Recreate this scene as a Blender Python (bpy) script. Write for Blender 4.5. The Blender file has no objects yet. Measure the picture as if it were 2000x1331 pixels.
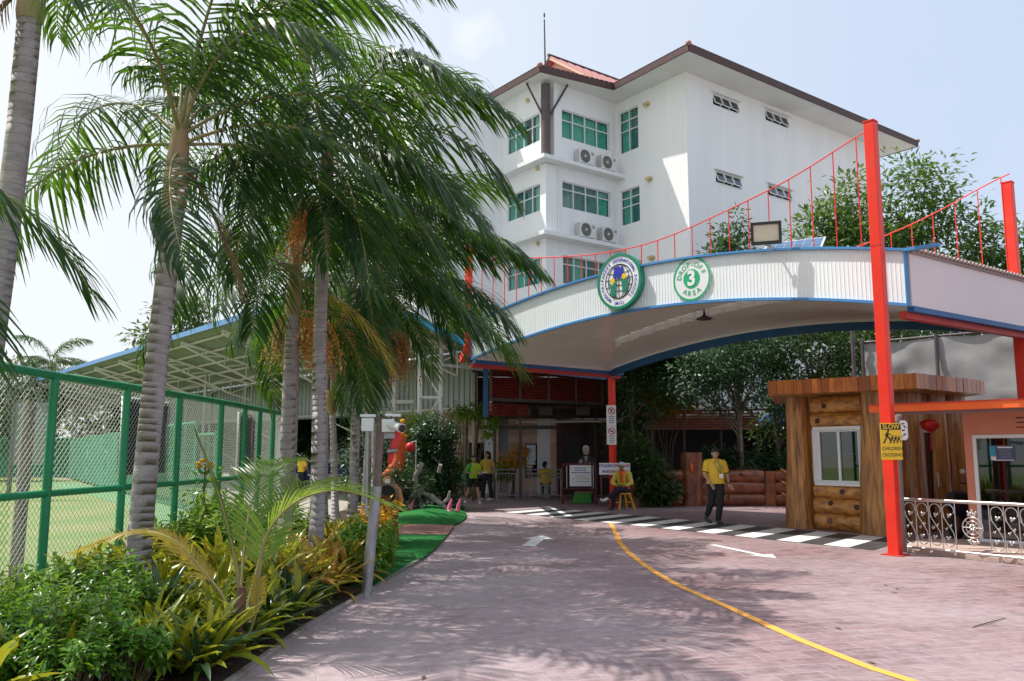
import bpy, bmesh, math, random
from mathutils import Vector, Matrix, noise as mnoise
R = math.radians
V = Vector
SC = bpy.context.scene
COL = SC.collection

# ------------------------------------------------------------------ camera, world, sun, exposure
cam_d = bpy.data.cameras.new('camera')
cam = bpy.data.objects.new('camera', cam_d)
COL.objects.link(cam)
SC.camera = cam
cam_d.sensor_width = 36
cam_d.lens = 29.7
cam_d.clip_start = 0.1
cam_d.clip_end = 1500
cam.location = (0, 0, 1.6)
cam.rotation_euler = (R(90) + math.atan(220 / 1650), 0, 0)

SUN_EL, SUN_AZ = R(60), R(180 - 15)          # azimuth measured from +X, anticlockwise
SUN_DIR = V((math.cos(SUN_EL) * math.cos(SUN_AZ), math.cos(SUN_EL) * math.sin(SUN_AZ), math.sin(SUN_EL)))
world = bpy.data.worlds.new('World')
SC.world = world
world.use_nodes = True
wn, wl = world.node_tree.nodes, world.node_tree.links
wn.clear()
w_out = wn.new('ShaderNodeOutputWorld')
w_bg = wn.new('ShaderNodeBackground')
sky = wn.new('ShaderNodeTexSky')
sky.sky_type = 'NISHITA'
sky.sun_disc = False
sky.sun_elevation = SUN_EL
sky.sun_rotation = math.pi / 2 - SUN_AZ
sky.air_density = 1.0
sky.dust_density = 3.5
sky.ozone_density = 1.0
# bright tropical haze: veil that is strongest round the sun, faint cirrus, one small cumulus
tc = wn.new('ShaderNodeTexCoord')
nrm_ = wn.new('ShaderNodeVectorMath'); nrm_.operation = 'NORMALIZE'
wl.new(tc.outputs['Generated'], nrm_.inputs[0])
def wmath(op, *a):
    n_ = wn.new('ShaderNodeMath'); n_.operation = op
    for i, v in enumerate(a):
        if isinstance(v, (int, float)): n_.inputs[i].default_value = v
        else: wl.new(v, n_.inputs[i])
    return n_.outputs[0]
def wmap(v, a0, a1, b0, b1, smooth=True):
    n_ = wn.new('ShaderNodeMapRange')
    if smooth: n_.interpolation_type = 'SMOOTHSTEP'
    for i, x in zip((1, 2, 3, 4), (a0, a1, b0, b1)): n_.inputs[i].default_value = x
    wl.new(v, n_.inputs[0]); return n_.outputs[0]
dt = wn.new('ShaderNodeVectorMath'); dt.operation = 'DOT_PRODUCT'
dt.inputs[1].default_value = SUN_DIR
wl.new(nrm_.outputs[0], dt.inputs[0])
sxyz = wn.new('ShaderNodeSeparateXYZ'); wl.new(nrm_.outputs[0], sxyz.inputs[0])
glow = wmath('MAXIMUM', wmap(dt.outputs['Value'], 0.62, 0.97, 0.0, 1.0), wmap(sxyz.outputs['X'], 0.45, -0.45, 0.0, 1.0, False))
nz = wn.new('ShaderNodeTexNoise')
nz.inputs['Scale'].default_value = 2.6; nz.inputs['Detail'].default_value = 6; nz.inputs['Roughness'].default_value = 0.55
wl.new(nrm_.outputs[0], nz.inputs['Vector'])
cirrus = wmap(nz.outputs['Fac'], 0.42, 0.75, 0.0, 0.5)
vd = wn.new('ShaderNodeVectorMath'); vd.operation = 'DISTANCE'
vd.inputs[1].default_value = V((-0.0465, 0.9404, 0.4930)).normalized()
wl.new(nrm_.outputs[0], vd.inputs[0])
nz2 = wn.new('ShaderNodeTexNoise'); nz2.inputs['Scale'].default_value = 22; nz2.inputs['Detail'].default_value = 5
wl.new(nrm_.outputs[0], nz2.inputs['Vector'])
cumulus = wmap(wmath('MULTIPLY_ADD', nz2.outputs['Fac'], 0.07, vd.outputs['Value']), 0.095, 0.035, 0.0, 1.0)
haze_c = wn.new('ShaderNodeMix'); haze_c.data_type = 'RGBA'
haze_c.inputs[6].default_value = (5.5, 6.5, 8.2, 1)
haze_c.inputs[7].default_value = (8.2, 8.5, 8.8, 1)
hz = wmath('MAXIMUM', wmath('MAXIMUM', glow, cirrus), cumulus)
wl.new(hz, haze_c.inputs[0])
mc = wn.new('ShaderNodeMix'); mc.data_type = 'RGBA'
mc.inputs[0].default_value = 0.82
wl.new(sky.outputs[0], mc.inputs[6])
wl.new(haze_c.outputs[2], mc.inputs[7])
wl.new(mc.outputs[2], w_bg.inputs['Color'])
w_bg.inputs['Strength'].default_value = 0.1
wl.new(w_bg.outputs[0], w_out.inputs['Surface'])

sun_d = bpy.data.lights.new('sun', 'SUN')
sun_d.energy = 4.6
sun_d.angle = R(0.53)
sun_d.color = (1.0, 0.955, 0.89)
sun = bpy.data.objects.new('sun', sun_d)
COL.objects.link(sun)
sun.rotation_euler = SUN_DIR.to_track_quat('Z', 'Y').to_euler()

SC.view_settings.view_transform = 'Standard'
SC.view_settings.look = 'None'
SC.view_settings.exposure = 0.35
SC.view_settings.gamma = 1.0
SC.view_settings.use_curve_mapping = False
SC.render.engine = 'CYCLES'
SC.cycles.max_bounces = 8
SC.cycles.transparent_max_bounces = 12

# ------------------------------------------------------------------ materials
def lin(r, g, b):
    f = lambda c: (c / 255 / 12.92) if c <= 10 else ((c / 255 + 0.055) / 1.055) ** 2.4
    return (f(r), f(g), f(b), 1)

MATS = {}
def mat(name, col, rough=0.6, metal=0.0, spec=0.5, col2=None, nscale=4.0, stretch=(1, 1, 1), bump=0.0, bscale=30.0,
        contrast=(0.35, 0.65), trans=0.0, tcol=None, rnd=None, coat=0.0, dirt=None):
    """principled material with noise colour variation; col, col2 linear rgb tuples"""
    m = bpy.data.materials.new(name)
    m.use_nodes = True
    nt = m.node_tree
    n, l = nt.nodes, nt.links
    b = n['Principled BSDF']
    c4 = lambda c: (c[0], c[1], c[2], 1)
    b.inputs['Base Color'].default_value = c4(col)
    b.inputs['Roughness'].default_value = rough
    b.inputs['Metallic'].default_value = metal
    b.inputs['Specular IOR Level'].default_value = spec
    if coat:
        b.inputs['Coat Weight'].default_value = coat
        b.inputs['Coat Roughness'].default_value = 0.15
    geo = n.new('ShaderNodeTexCoord')
    mp = n.new('ShaderNodeMapping')
    mp.inputs['Scale'].default_value = stretch
    l.new(geo.outputs['Object'], mp.inputs['Vector'])
    cur = None
    if col2 is not None:
        t = n.new('ShaderNodeTexNoise')
        t.inputs['Scale'].default_value = nscale
        t.inputs['Detail'].default_value = 7
        t.inputs['Roughness'].default_value = 0.6
        l.new(mp.outputs[0], t.inputs['Vector'])
        r = n.new('ShaderNodeMapRange')
        r.inputs['From Min'].default_value = contrast[0]
        r.inputs['From Max'].default_value = contrast[1]
        l.new(t.outputs['Fac'], r.inputs['Value'])
        x = n.new('ShaderNodeMix'); x.data_type = 'RGBA'
        x.inputs[6].default_value = c4(col)
        x.inputs[7].default_value = c4(col2)
        l.new(r.outputs[0], x.inputs[0])
        cur = x.outputs[2]
    if rnd is not None:
        # rnd = (mode, other colour): vary per leaf island or per object
        x = n.new('ShaderNodeMix'); x.data_type = 'RGBA'
        if rnd[0] == 'island':
            g = n.new('ShaderNodeNewGeometry'); src = g.outputs['Random Per Island']
        else:
            g = n.new('ShaderNodeObjectInfo'); src = g.outputs['Random']
        pw = n.new('ShaderNodeMath'); pw.operation = 'POWER'; pw.inputs[1].default_value = rnd[2] if len(rnd) > 2 else 1.0
        l.new(src, pw.inputs[0])
        l.new(pw.outputs[0], x.inputs[0])
        if cur: l.new(cur, x.inputs[6])
        else: x.inputs[6].default_value = c4(col)
        x.inputs[7].default_value = c4(rnd[1])
        cur = x.outputs[2]
    if dirt:
        t = n.new('ShaderNodeTexNoise')
        t.inputs['Scale'].default_value = dirt[1]
        t.inputs['Detail'].default_value = 8
        t.inputs['Roughness'].default_value = 0.7
        l.new(mp.outputs[0], t.inputs['Vector'])
        r = n.new('ShaderNodeMapRange')
        r.inputs['From Min'].default_value = 0.5
        r.inputs['From Max'].default_value = 0.8
        r.inputs['To Max'].default_value = dirt[2]
        l.new(t.outputs['Fac'], r.inputs['Value'])
        x = n.new('ShaderNodeMix'); x.data_type = 'RGBA'
        l.new(r.outputs[0], x.inputs[0])
        if cur: l.new(cur, x.inputs[6])
        else: x.inputs[6].default_value = c4(col)
        x.inputs[7].default_value = c4(dirt[0])
        cur = x.outputs[2]
    if cur: l.new(cur, b.inputs['Base Color'])
    if bump:
        t = n.new('ShaderNodeTexNoise')
        t.inputs['Scale'].default_value = bscale
        t.inputs['Detail'].default_value = 5
        l.new(mp.outputs[0], t.inputs['Vector'])
        bp = n.new('ShaderNodeBump')
        bp.inputs['Strength'].default_value = bump
        bp.inputs['Distance'].default_value = 0.02
        l.new(t.outputs['Fac'], bp.inputs['Height'])
        l.new(bp.outputs[0], b.inputs['Normal'])
    if trans:
        tr = n.new('ShaderNodeBsdfTranslucent')
        tr.inputs['Color'].default_value = c4(tcol or col)
        if tcol is None and cur: l.new(cur, tr.inputs['Color'])
        ms = n.new('ShaderNodeMixShader')
        ms.inputs[0].default_value = trans
        l.new(b.outputs[0], ms.inputs[1]); l.new(tr.outputs[0], ms.inputs[2])
        l.new(ms.outputs[0], n['Material Output'].inputs['Surface'])
    MATS[name] = m
    return m

def glass_mat(name, tint, gloss=0.3):
    m = bpy.data.materials.new(name); m.use_nodes = True
    n, l = m.node_tree.nodes, m.node_tree.links
    n.remove(n['Principled BSDF'])
    t = n.new('ShaderNodeBsdfTransparent'); t.inputs[0].default_value = (*tint, 1)
    g = n.new('ShaderNodeBsdfGlossy'); g.inputs['Roughness'].default_value = 0.02
    f = n.new('ShaderNodeLayerWeight'); f.inputs['Blend'].default_value = 0.5
    p = n.new('ShaderNodeMath'); p.operation = 'POWER'; p.inputs[1].default_value = 3.5
    l.new(f.outputs['Facing'], p.inputs[0])
    a = n.new('ShaderNodeMath'); a.operation = 'MULTIPLY_ADD'; a.inputs[1].default_value = 0.7; a.inputs[2].default_value = gloss
    l.new(p.outputs[0], a.inputs[0])
    x = n.new('ShaderNodeMixShader')
    l.new(a.outputs[0], x.inputs[0]); l.new(t.outputs[0], x.inputs[1]); l.new(g.outputs[0], x.inputs[2])
    l.new(x.outputs[0], n['Material Output'].inputs['Surface'])
    MATS[name] = m
    return m

white_wall = mat('white_render', (.78, .78, .79), .8, col2=(.83, .83, .835), nscale=.8, stretch=(1.6, 1.6, .13), bump=.08, bscale=60, dirt=((.56, .56, .54), 1.1, .26))
white_paint = mat('white_paint', (.74, .75, .76), .55, dirt=((.52, .52, .52), 2.5, .4))
soffit_white = mat('soffit_white', (.66, .66, .67), .75, col2=(.72, .72, .73), nscale=1)
brown_trim = mat('brown_trim', (.055, .022, .018), .55, col2=(.075, .032, .026), nscale=6)
tile_red = mat('roof_tile_red', (.33, .11, .11), .6, col2=(.40, .15, .14), nscale=3, bump=.15)
peach = mat('peach_render', (.62, .42, .32), .8, col2=(.68, .47, .37), nscale=1.5)
glass_teal = glass_mat('tinted_glass', (.80, .95, .92), .06)
glass_dark = glass_mat('dark_glass', (.30, .40, .38), .10)
curtain_teal = mat('teal_curtain', (.10, .44, .36), .8, col2=(.15, .54, .45), nscale=8, stretch=(1, 1, .1))
curtain_blue = mat('blue_grey_blind', (.06, .16, .18), .8, col2=(.10, .24, .26), nscale=8, stretch=(1, 1, .1))
curtain_pale = mat('pale_blind', (.42, .58, .58), .8)
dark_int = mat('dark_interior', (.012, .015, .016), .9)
alu = mat('window_frame_white', (.70, .71, .72), .45)
ac_white = mat('ac_casing', (.68, .68, .66), .5, dirt=((.4, .38, .34), 5, .5))
ac_dark = mat('ac_grille', (.07, .07, .07), .6)
ac_grey = mat('ac_fan_grey', (.30, .30, .29), .5)
col_brown = mat('column_brown', (.085, .06, .06), .7, col2=(.11, .08, .08), nscale=3)
red_steel = mat('red_steel', (.74, .030, .016), .42, spec=.3, col2=(.80, .045, .022), nscale=2.5, dirt=((.34, .05, .04), 5, .45), bump=.03, bscale=25)
red_dull = mat('red_beam_paint', (.44, .03, .024), .5, col2=(.52, .04, .03), nscale=3)
orange_steel = mat('orange_steel', (.80, .12, .025), .45, spec=.3, col2=(.86, .16, .035), nscale=2)
blue_paint = mat('blue_trim', (.05, .22, .50), .45, col2=(.07, .27, .56), nscale=3, dirt=((.10, .14, .2), 5, .5))
blue_dark = mat('blue_beam', (.014, .08, .22), .5, col2=(.02, .10, .26), nscale=3)
fascia_white = mat('corrugated_white', (.83, .86, .87), .42, dirt=((.6, .6, .57), 1.2, .35))
soffit_brown = mat('canopy_soffit', (.74, .68, .61), .22, col2=(.80, .74, .66), nscale=.9, stretch=(1, 1, 1), spec=.55)
pale_pink = mat('pale_pink_panel', (.70, .60, .60), .6, col2=(.73, .63, .63), nscale=1)
emb_green = mat('emblem_green', (.012, .22, .13), .35)
sign_green = mat('sign_green', (.012, .40, .16), .45)
sign_white = mat('sign_white', (.80, .80, .82), .4)
ink_blue = mat('ink_blue', (.02, .03, .38), .5)
ink_black = mat('ink_black', (.012, .012, .014), .5)
ink_red = mat('ink_red', (.45, .015, .03), .5)
ink_grey = mat('ink_grey', (.22, .22, .27), .6)
sign_yellow = mat('sign_yellow', (.82, .52, .015), .4)
black_metal = mat('black_metal', (.018, .018, .02), .4)
lamp_face = mat('lamp_face', (.62, .57, .42), .3, col2=(.7, .66, .5), nscale=6)
solar_blue = mat('solar_cell', (.05, .11, .22), .15, col2=(.07, .15, .28), nscale=20)
galv = mat('galvanised', (.27, .27, .28), .45, metal=.6, col2=(.44, .44, .45), nscale=6)
stainless = mat('stainless', (.75, .71, .66), .16, metal=1.0)
chrome_pale = mat('railing_steel', (.62, .60, .57), .28, metal=.85)
wood_log = mat('varnished_log', (.62, .28, .06), .38, col2=(.22, .075, .018), nscale=3.2, stretch=(1.5, 1.5, 3.5), bump=.6, bscale=16, contrast=(.34, .66), coat=.35)
wood_roof = mat('varnished_board', (.78, .26, .04), .38, col2=(.38, .085, .015), nscale=3.5, stretch=(3, 3, .6), bump=.2, bscale=14, coat=.4, rnd=('object', (.28, .07, .014), 1.4))
wood_trunk = mat('carved_trunk', (.58, .26, .06), .4, col2=(.17, .06, .016), nscale=2.4, stretch=(6, 6, .6), bump=.8, bscale=9, contrast=(.36, .64), coat=.25)
wood_fence = mat('log_fence_wood', (.30, .085, .028), .4, col2=(.12, .033, .012), nscale=2.5, stretch=(1.5, 1.5, 1.5), bump=.3, bscale=10, coat=.25)
knot = mat('wood_knot', (.05, .018, .008), .5)
green_steel = mat('green_steel', (.010, .25, .105), .40, col2=(.014, .29, .125), nscale=3, dirt=((.05, .17, .11), 6, .5))
wire = mat('chain_wire', (.56, .60, .56), .5, metal=.15)
net_green = mat('shade_net_green', (.015, .17, .085), .8, col2=(.03, .25, .13), nscale=2, stretch=(1, 1, .3), bump=.1)
net_black = mat('shade_net_black', (.012, .016, .015), .9, col2=(.02, .026, .024), nscale=40)
grey_board = mat('grey_board', (.20, .23, .23), .8, col2=(.25, .28, .28), nscale=2)
old_wood = mat('weathered_wood', (.17, .13, .11), .85, col2=(.27, .23, .20), nscale=3, stretch=(6, 6, .5), bump=.4, bscale=14)
shed_roof_m = mat('shed_roof_underside', (.21, .23, .215), .5, col2=(.26, .28, .265), nscale=1.5)
shed_blue = mat('shed_roof_blue', (.10, .26, .55), .4)
cream_steel = mat('cream_steel', (.50, .46, .39), .5, dirt=((.3, .25, .2), 4, .4))
white_steel = mat('white_steel', (.66, .66, .66), .45, dirt=((.4, .37, .33), 4, .4))
grey_corr = mat('grey_corrugated', (.30, .33, .33), .5, col2=(.35, .38, .38), nscale=.7, stretch=(1, 1, .3))
bark_ring = mat('bark_ring', (.19, .165, .16), .9, col2=(.34, .31, .30), nscale=4, contrast=(.3, .7))
palm_bark = mat('palm_bark', (.29, .25, .245), .85, col2=(.44, .40, .40), nscale=5, stretch=(1, 1, 2.2), bump=.5, bscale=26, contrast=(.3, .7), dirt=((.13, .105, .09), 3, .6))
palm_shaft = mat('palm_crownshaft', (.36, .235, .13), .6, col2=(.27, .20, .09), nscale=3, stretch=(4, 4, .6), bump=.15)
palm_husk = mat('palm_husk', (.12, .055, .035), .8, col2=(.2, .11, .07), nscale=8, stretch=(4, 4, 1), bump=.4)
rachis_m = mat('frond_rachis', (.20, .20, .06), .5, col2=(.28, .22, .09), nscale=3)
palm_leaf = mat('palm_leaf', (.008, .029, .016), .38, spec=.38, rnd=('island', (.032, .085, .015), 2.0), trans=.30, tcol=(.14, .30, .015))
palm_leaf_y = mat('palm_leaf_yellowing', (.30, .26, .03), .45, rnd=('island', (.45, .26, .05), 1.0), trans=.4, tcol=(.55, .42, .05))
palm_dry = mat('palm_leaf_dry', (.26, .17, .08), .8, rnd=('island', (.14, .08, .04), 1.0), trans=.15)
coco_leaf = mat('young_palm_leaf', (.08, .20, .02), .34, rnd=('island', (.20, .32, .03), 1.3), trans=.42, tcol=(.30, .42, .03))
tree_leaf = mat('tree_leaf', (.014, .044, .015), .36, spec=.55, rnd=('island', (.055, .11, .026), 1.7), trans=.3, tcol=(.13, .22, .03))
tree_leaf_light = mat('tree_leaf_light', (.022, .062, .018), .4, spec=.5, rnd=('island', (.085, .155, .035), 1.4), trans=.34, tcol=(.18, .30, .04))
tree_leaf_b = mat('tree_leaf_bluish', (.018, .060, .026), .42, spec=.45, rnd=('island', (.05, .11, .045), 1.6), trans=.28, tcol=(.10, .2, .05))
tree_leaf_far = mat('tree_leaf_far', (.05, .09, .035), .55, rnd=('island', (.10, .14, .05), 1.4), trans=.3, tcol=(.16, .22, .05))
bush_leaf = mat('bush_leaf', (.009, .036, .015), .42, rnd=('island', (.03, .085, .022), 2.2), trans=.2, tcol=(.06, .14, .02))
shrub_leaf = mat('shrub_leaf', (.035, .13, .016), .30, spec=.55, rnd=('island', (.14, .30, .025), 1.4), trans=.4, tcol=(.22, .42, .03))
lime_leaf = mat('lime_leaf', (.09, .22, .02), .36, rnd=('island', (.24, .38, .03), 1.2), trans=.4, tcol=(.3, .45, .04))
brom_leaf = mat('strap_leaf', (.11, .19, .012), .30, spec=.5, rnd=('object', (.44, .40, .02), 1.3), trans=.38, tcol=(.42, .42, .03))
brom_red = mat('strap_leaf_reddish', (.30, .30, .02), .30, rnd=('object', (.55, .24, .07), 2.2), trans=.35, tcol=(.5, .3, .06))
dark_leaf = mat('broad_dark_leaf', (.018, .055, .020), .3, spec=.5, rnd=('object', (.04, .09, .03), 1.0), trans=.2)
stem_m = mat('stem_brown', (.10, .07, .04), .8, col2=(.16, .12, .07), nscale=6)
bark_m = mat('tree_bark', (.12, .085, .065), .9, col2=(.20, .16, .13), nscale=5, stretch=(2, 2, .6), bump=.4)
drift = mat('driftwood', (.24, .21, .19), .8, col2=(.36, .32, .30), nscale=6, bump=.3)
flower_y = mat('flower_yellow', (.80, .42, .01), .6, trans=.3)
flower_o = mat('leaf_orange', (.60, .17, .02), .5, trans=.3)
fruit_o = mat('fruit_orange', (.78, .20, .02), .45, rnd=('island', (.85, .38, .08), 1.0))
fruit_r = mat('fruit_red', (.36, .02, .018), .4, rnd=('island', (.5, .05, .02), 1.0))
fruit_y = mat('fruit_tan', (.40, .30, .12), .6, rnd=('island', (.5, .34, .08), 1.0))
fruit_g = mat('fruit_greenish', (.30, .30, .09), .6, rnd=('island', (.42, .34, .1), 1.0))
maroon = mat('maroon_paint', (.12, .012, .02), .4)
yellow_plastic = mat('yellow_plastic', (.78, .40, .01), .4)
plastic_white = mat('plastic_white', (.72, .72, .70), .4)
tarp_m = mat('grey_tarp', (.25, .25, .25), .75, col2=(.30, .30, .30), nscale=1.2, bump=.1, bscale=40)
pole_dark = mat('dark_pole', (.06, .05, .05), .5, col2=(.09, .075, .07), nscale=4)
pole_brown = mat('brown_pipe', (.16, .115, .105), .45, col2=(.2, .15, .135), nscale=4)
salmon = mat('salmon_wall', (.60, .21, .135), .75, col2=(.64, .24, .155), nscale=1.3, dirt=((.42, .16, .11), 3, .3))
louvre_red = mat('louvre_red', (.26, .03, .025), .5, col2=(.32, .045, .035), nscale=4)
louvre_salmon = mat('louvre_salmon', (.42, .17, .12), .6, col2=(.48, .2, .14), nscale=3)
skin_m = mat('skin', (.42, .24, .16), .5, col2=(.46, .27, .18), nscale=12)
skin_d = mat('skin_tan', (.26, .14, .09), .5, col2=(.3, .16, .1), nscale=12)
hair_m = mat('hair_black', (.012, .010, .010), .4)
shirt_y = mat('shirt_yellow', (.78, .50, .03), .75, col2=(.80, .54, .05), nscale=9, bump=.25, bscale=10)
shirt_olive = mat('shirt_dull_yellow', (.50, .36, .05), .75, col2=(.56, .40, .06), nscale=9)
shirt_lime = mat('shirt_lime', (.42, .55, .02), .75, col2=(.30, .50, .02), nscale=6)
shirt_green = mat('shirt_green', (.03, .32, .04), .75)
cloth_black = mat('cloth_black', (.010, .010, .012), .8, col2=(.016, .016, .018), nscale=10)
cloth_dark = mat('cloth_dark_blue', (.012, .014, .03), .8)
vest_orange = mat('vest_orange', (.75, .10, .02), .6)
cap_pale = mat('cap_pale', (.55, .55, .54), .7)
shoe_dark = mat('shoe_dark', (.03, .028, .03), .5)
shoe_white = mat('shoe_white', (.66, .64, .62), .6)
suit_navy = mat('suit_navy', (.015, .022, .05), .5)
card_white = mat('card_white', (.7, .7, .7), .7)
orange_cloth = mat('orange_wrap', (.72, .14, .02), .6, col2=(.5, .06, .015), nscale=14, stretch=(1, 1, .5), bump=.4, bscale=20)
barrier_red = mat('barrier_red', (.65, .03, .025), .4)
lantern_red = mat('lantern_red', (.55, .015, .012), .45, trans=.2)
tan_bag = mat('tan_sack', (.40, .26, .13), .8, col2=(.33, .2, .1), nscale=8, bump=.3)
teal_cloth = mat('teal_paint', (.02, .22, .18), .5)
pink_paint = mat('pink_paint', (.70, .16, .28), .5)
green_box = mat('green_plastic', (.04, .30, .03), .5)
tyre = mat('tyre_rubber', (.018, .018, .018), .8)
poster_blue = mat('poster_dark', (.06, .07, .16), .4)
poster_cyan = mat('poster_cyan', (.03, .28, .42), .4)

# ------------------------------------------------------------------ helpers
def mw(o):
    m = o.matrix_basis.copy()
    while o.parent:
        o = o.parent
        m = o.matrix_basis @ m
    return m

class MB:
    """collects faces given in world (or local) coordinates; build() links them as ONE mesh object"""
    def __init__(s): s.v, s.f, s.sm, s.mi = [], [], [], []
    def add(s, vs, fs, smooth=False, mi=0):
        k = len(s.v)
        s.v += [V(a) for a in vs]
        for f in fs:
            s.f.append([i + k for i in f]); s.sm.append(smooth); s.mi.append(mi)
        return s
    def quad(s, a, b, c, d, mi=0): return s.add([a, b, c, d], [(0, 1, 2, 3)], mi=mi)
    def obox(s, c, ax, h, mi=0):
        c = V(c); x, y, z = [V(a) * k for a, k in zip(ax, h)]
        vs = [c + x * i + y * j + z * k for i in (-1, 1) for j in (-1, 1) for k in (-1, 1)]
        return s.add(vs, [(0, 1, 3, 2), (4, 6, 7, 5), (0, 4, 5, 1), (2, 3, 7, 6), (0, 2, 6, 4), (1, 5, 7, 3)], mi=mi)
    def box(s, x0, x1, y0, y1, z0, z1, mi=0):
        return s.obox(((x0 + x1) / 2, (y0 + y1) / 2, (z0 + z1) / 2), ((1, 0, 0), (0, 1, 0), (0, 0, 1)), ((x1 - x0) / 2, (y1 - y0) / 2, (z1 - z0) / 2), mi)
    def beam(s, p, q, w, h, up=(0, 0, 1), mi=0):
        p, q = V(p), V(q); d = (q - p); L = d.length; d.normalize()
        up = V(up)
        if abs(d.dot(up)) > .99: up = V((0, 1, 0))
        x = d.cross(up).normalized(); y = x.cross(d)
        return s.obox((p + q) / 2, (d, x, y), (L / 2, w / 2, h / 2), mi)
    def tube(s, pts, r, n=8, cap=True, smooth=True, mi=0, closed=False):
        pts = [V(p) for p in pts]; N = len(pts)
        rr = list(r) if hasattr(r, '__len__') else [r] * N
        up = None; rings = []
        for i, p in enumerate(pts):
            if closed: d = pts[(i + 1) % N] - pts[i - 1]
            else: d = pts[min(i + 1, N - 1)] - pts[max(i - 1, 0)]
            if d.length < 1e-9: d = V((0, 0, 1))
            d.normalize()
            if up is None:
                up = V((0, 0, 1)) if abs(d.z) < .9 else V((1, 0, 0))
            x = (up - d * up.dot(d))
            if x.length < 1e-6: x = d.orthogonal()
            x.normalize(); up = x; y = d.cross(x)
            rings.append([p + (x * math.cos(2 * math.pi * k / n) + y * math.sin(2 * math.pi * k / n)) * rr[i] for k in range(n)])
        vs = [v for g in rings for v in g]; fs = []
        for i in range(N if closed else N - 1):
            a, b = i * n, ((i + 1) % N) * n
            for k in range(n): fs.append((a + k, a + (k + 1) % n, b + (k + 1) % n, b + k))
        s.add(vs, fs, smooth, mi)
        if cap and not closed:
            s.add(rings[0], [tuple(range(n))[::-1]], mi=mi); s.add(rings[-1], [tuple(range(n))], mi=mi)
        return s
    def lathe(s, prof, c=(0, 0, 0), n=16, M=None, smooth=True, mi=0, cap=True):
        c = V(c); M = M or Matrix.Identity(3)
        vs = []
        for r, z in prof:
            for k in range(n):
                a = 2 * math.pi * k / n
                vs.append(c + M @ V((r * math.cos(a), r * math.sin(a), z)))
        fs = []
        for i in range(len(prof) - 1):
            for k in range(n):
                fs.append((i * n + k, i * n + (k + 1) % n, (i + 1) * n + (k + 1) % n, (i + 1) * n + k))
        s.add(vs, fs, smooth, mi)
        if cap:
            if prof[0][0] > 1e-4: s.add(vs[:n], [tuple(range(n))[::-1]], mi=mi)
            if prof[-1][0] > 1e-4: s.add(vs[-n:], [tuple(range(n))], mi=mi)
        return s
    def ell(s, c, r, n=10, m=7, M=None, mi=0):
        prof = [(math.sin(math.pi * i / m), -math.cos(math.pi * i / m)) for i in range(m + 1)]
        r = V(r) if hasattr(r, '__len__') else V((r, r, r))
        M3 = (M or Matrix.Identity(3)) @ Matrix.Diagonal(r)
        prof[0] = (1e-5, -1); prof[-1] = (1e-5, 1)
        return s.lathe(prof, c, n, M3, True, mi, cap=False)
    def prism(s, base, vec, mi=0):
        b = [V(p) for p in base]; vec = V(vec); n = len(b)
        vs = b + [p + vec for p in b]
        fs = [tuple(range(n))[::-1], tuple(range(n, 2 * n))] + [(i, (i + 1) % n, n + (i + 1) % n, n + i) for i in range(n)]
        return s.add(vs, fs, mi=mi)
    def merge(s, o, M=None):
        k = len(s.v)
        s.v += [(M @ v) if M else v.copy() for v in o.v]
        s.f += [[i + k for i in f] for f in o.f]; s.sm += o.sm; s.mi += o.mi
        return s
    def mesh(s, name, mats, M=None):
        me = bpy.data.meshes.new(name)
        me.from_pydata([(M @ v) if M else v for v in s.v], [], s.f)
        for m in (mats if isinstance(mats, (list, tuple)) else [mats]): me.materials.append(m)
        me.polygons.foreach_set('use_smooth', s.sm)
        me.polygons.foreach_set('material_index', s.mi)
        me.update()
        return me
    def build(s, name, mats, parent=None, origin=None, bevel=0, fix=True, world=True):
        if parent is not None: M = mw(parent).inverted() if world else None
        elif origin is not None: M = Matrix.Translation(-V(origin))
        else: M = None
        me = s.mesh(name, mats, M)
        if fix and len(me.polygons) < 20000:
            bm = bmesh.new(); bm.from_mesh(me); bmesh.ops.recalc_face_normals(bm, faces=bm.faces); bm.to_mesh(me); bm.free()
        o = bpy.data.objects.new(name, me)
        COL.objects.link(o)
        if parent is not None: o.parent = parent
        elif origin is not None: o.location = origin
        if bevel:
            b = o.modifiers.new('bevel', 'BEVEL'); b.width = bevel; b.segments = 2; b.limit_method = 'ANGLE'; b.angle_limit = R(50)
        return o

def tag(o, label=None, cat=None, group=None, kind=None):
    if label: o['label'] = label
    if cat: o['category'] = cat
    if group: o['group'] = group
    if kind: o['kind'] = kind
    return o
def thing(name, label, cat, loc=(0, 0, 0), rz=0.0, group=None):
    o = bpy.data.objects.new(name, None); COL.objects.link(o)
    o.empty_display_size = .2
    o.location = loc; o.rotation_euler = (0, 0, rz)
    return tag(o, label, cat, group)
def inst(name, me, parent, M):
    o = bpy.data.objects.new(name, me); COL.objects.link(o); o.parent = parent; o.matrix_basis = M
    return o
def dup(root, loc, rz=0.0, label=None, group=None, scale=None):
    r = root.copy(); COL.objects.link(r); r.location = loc; r.rotation_euler = (0, 0, rz)
    if scale: r.scale = (scale, scale, scale)
    if label: r['label'] = label
    if group: r['group'] = group
    for ch in list(root.children):
        c = ch.copy(); COL.objects.link(c); c.parent = r
        for g in list(ch.children):
            d = g.copy(); COL.objects.link(d); d.parent = c
    return r

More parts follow.
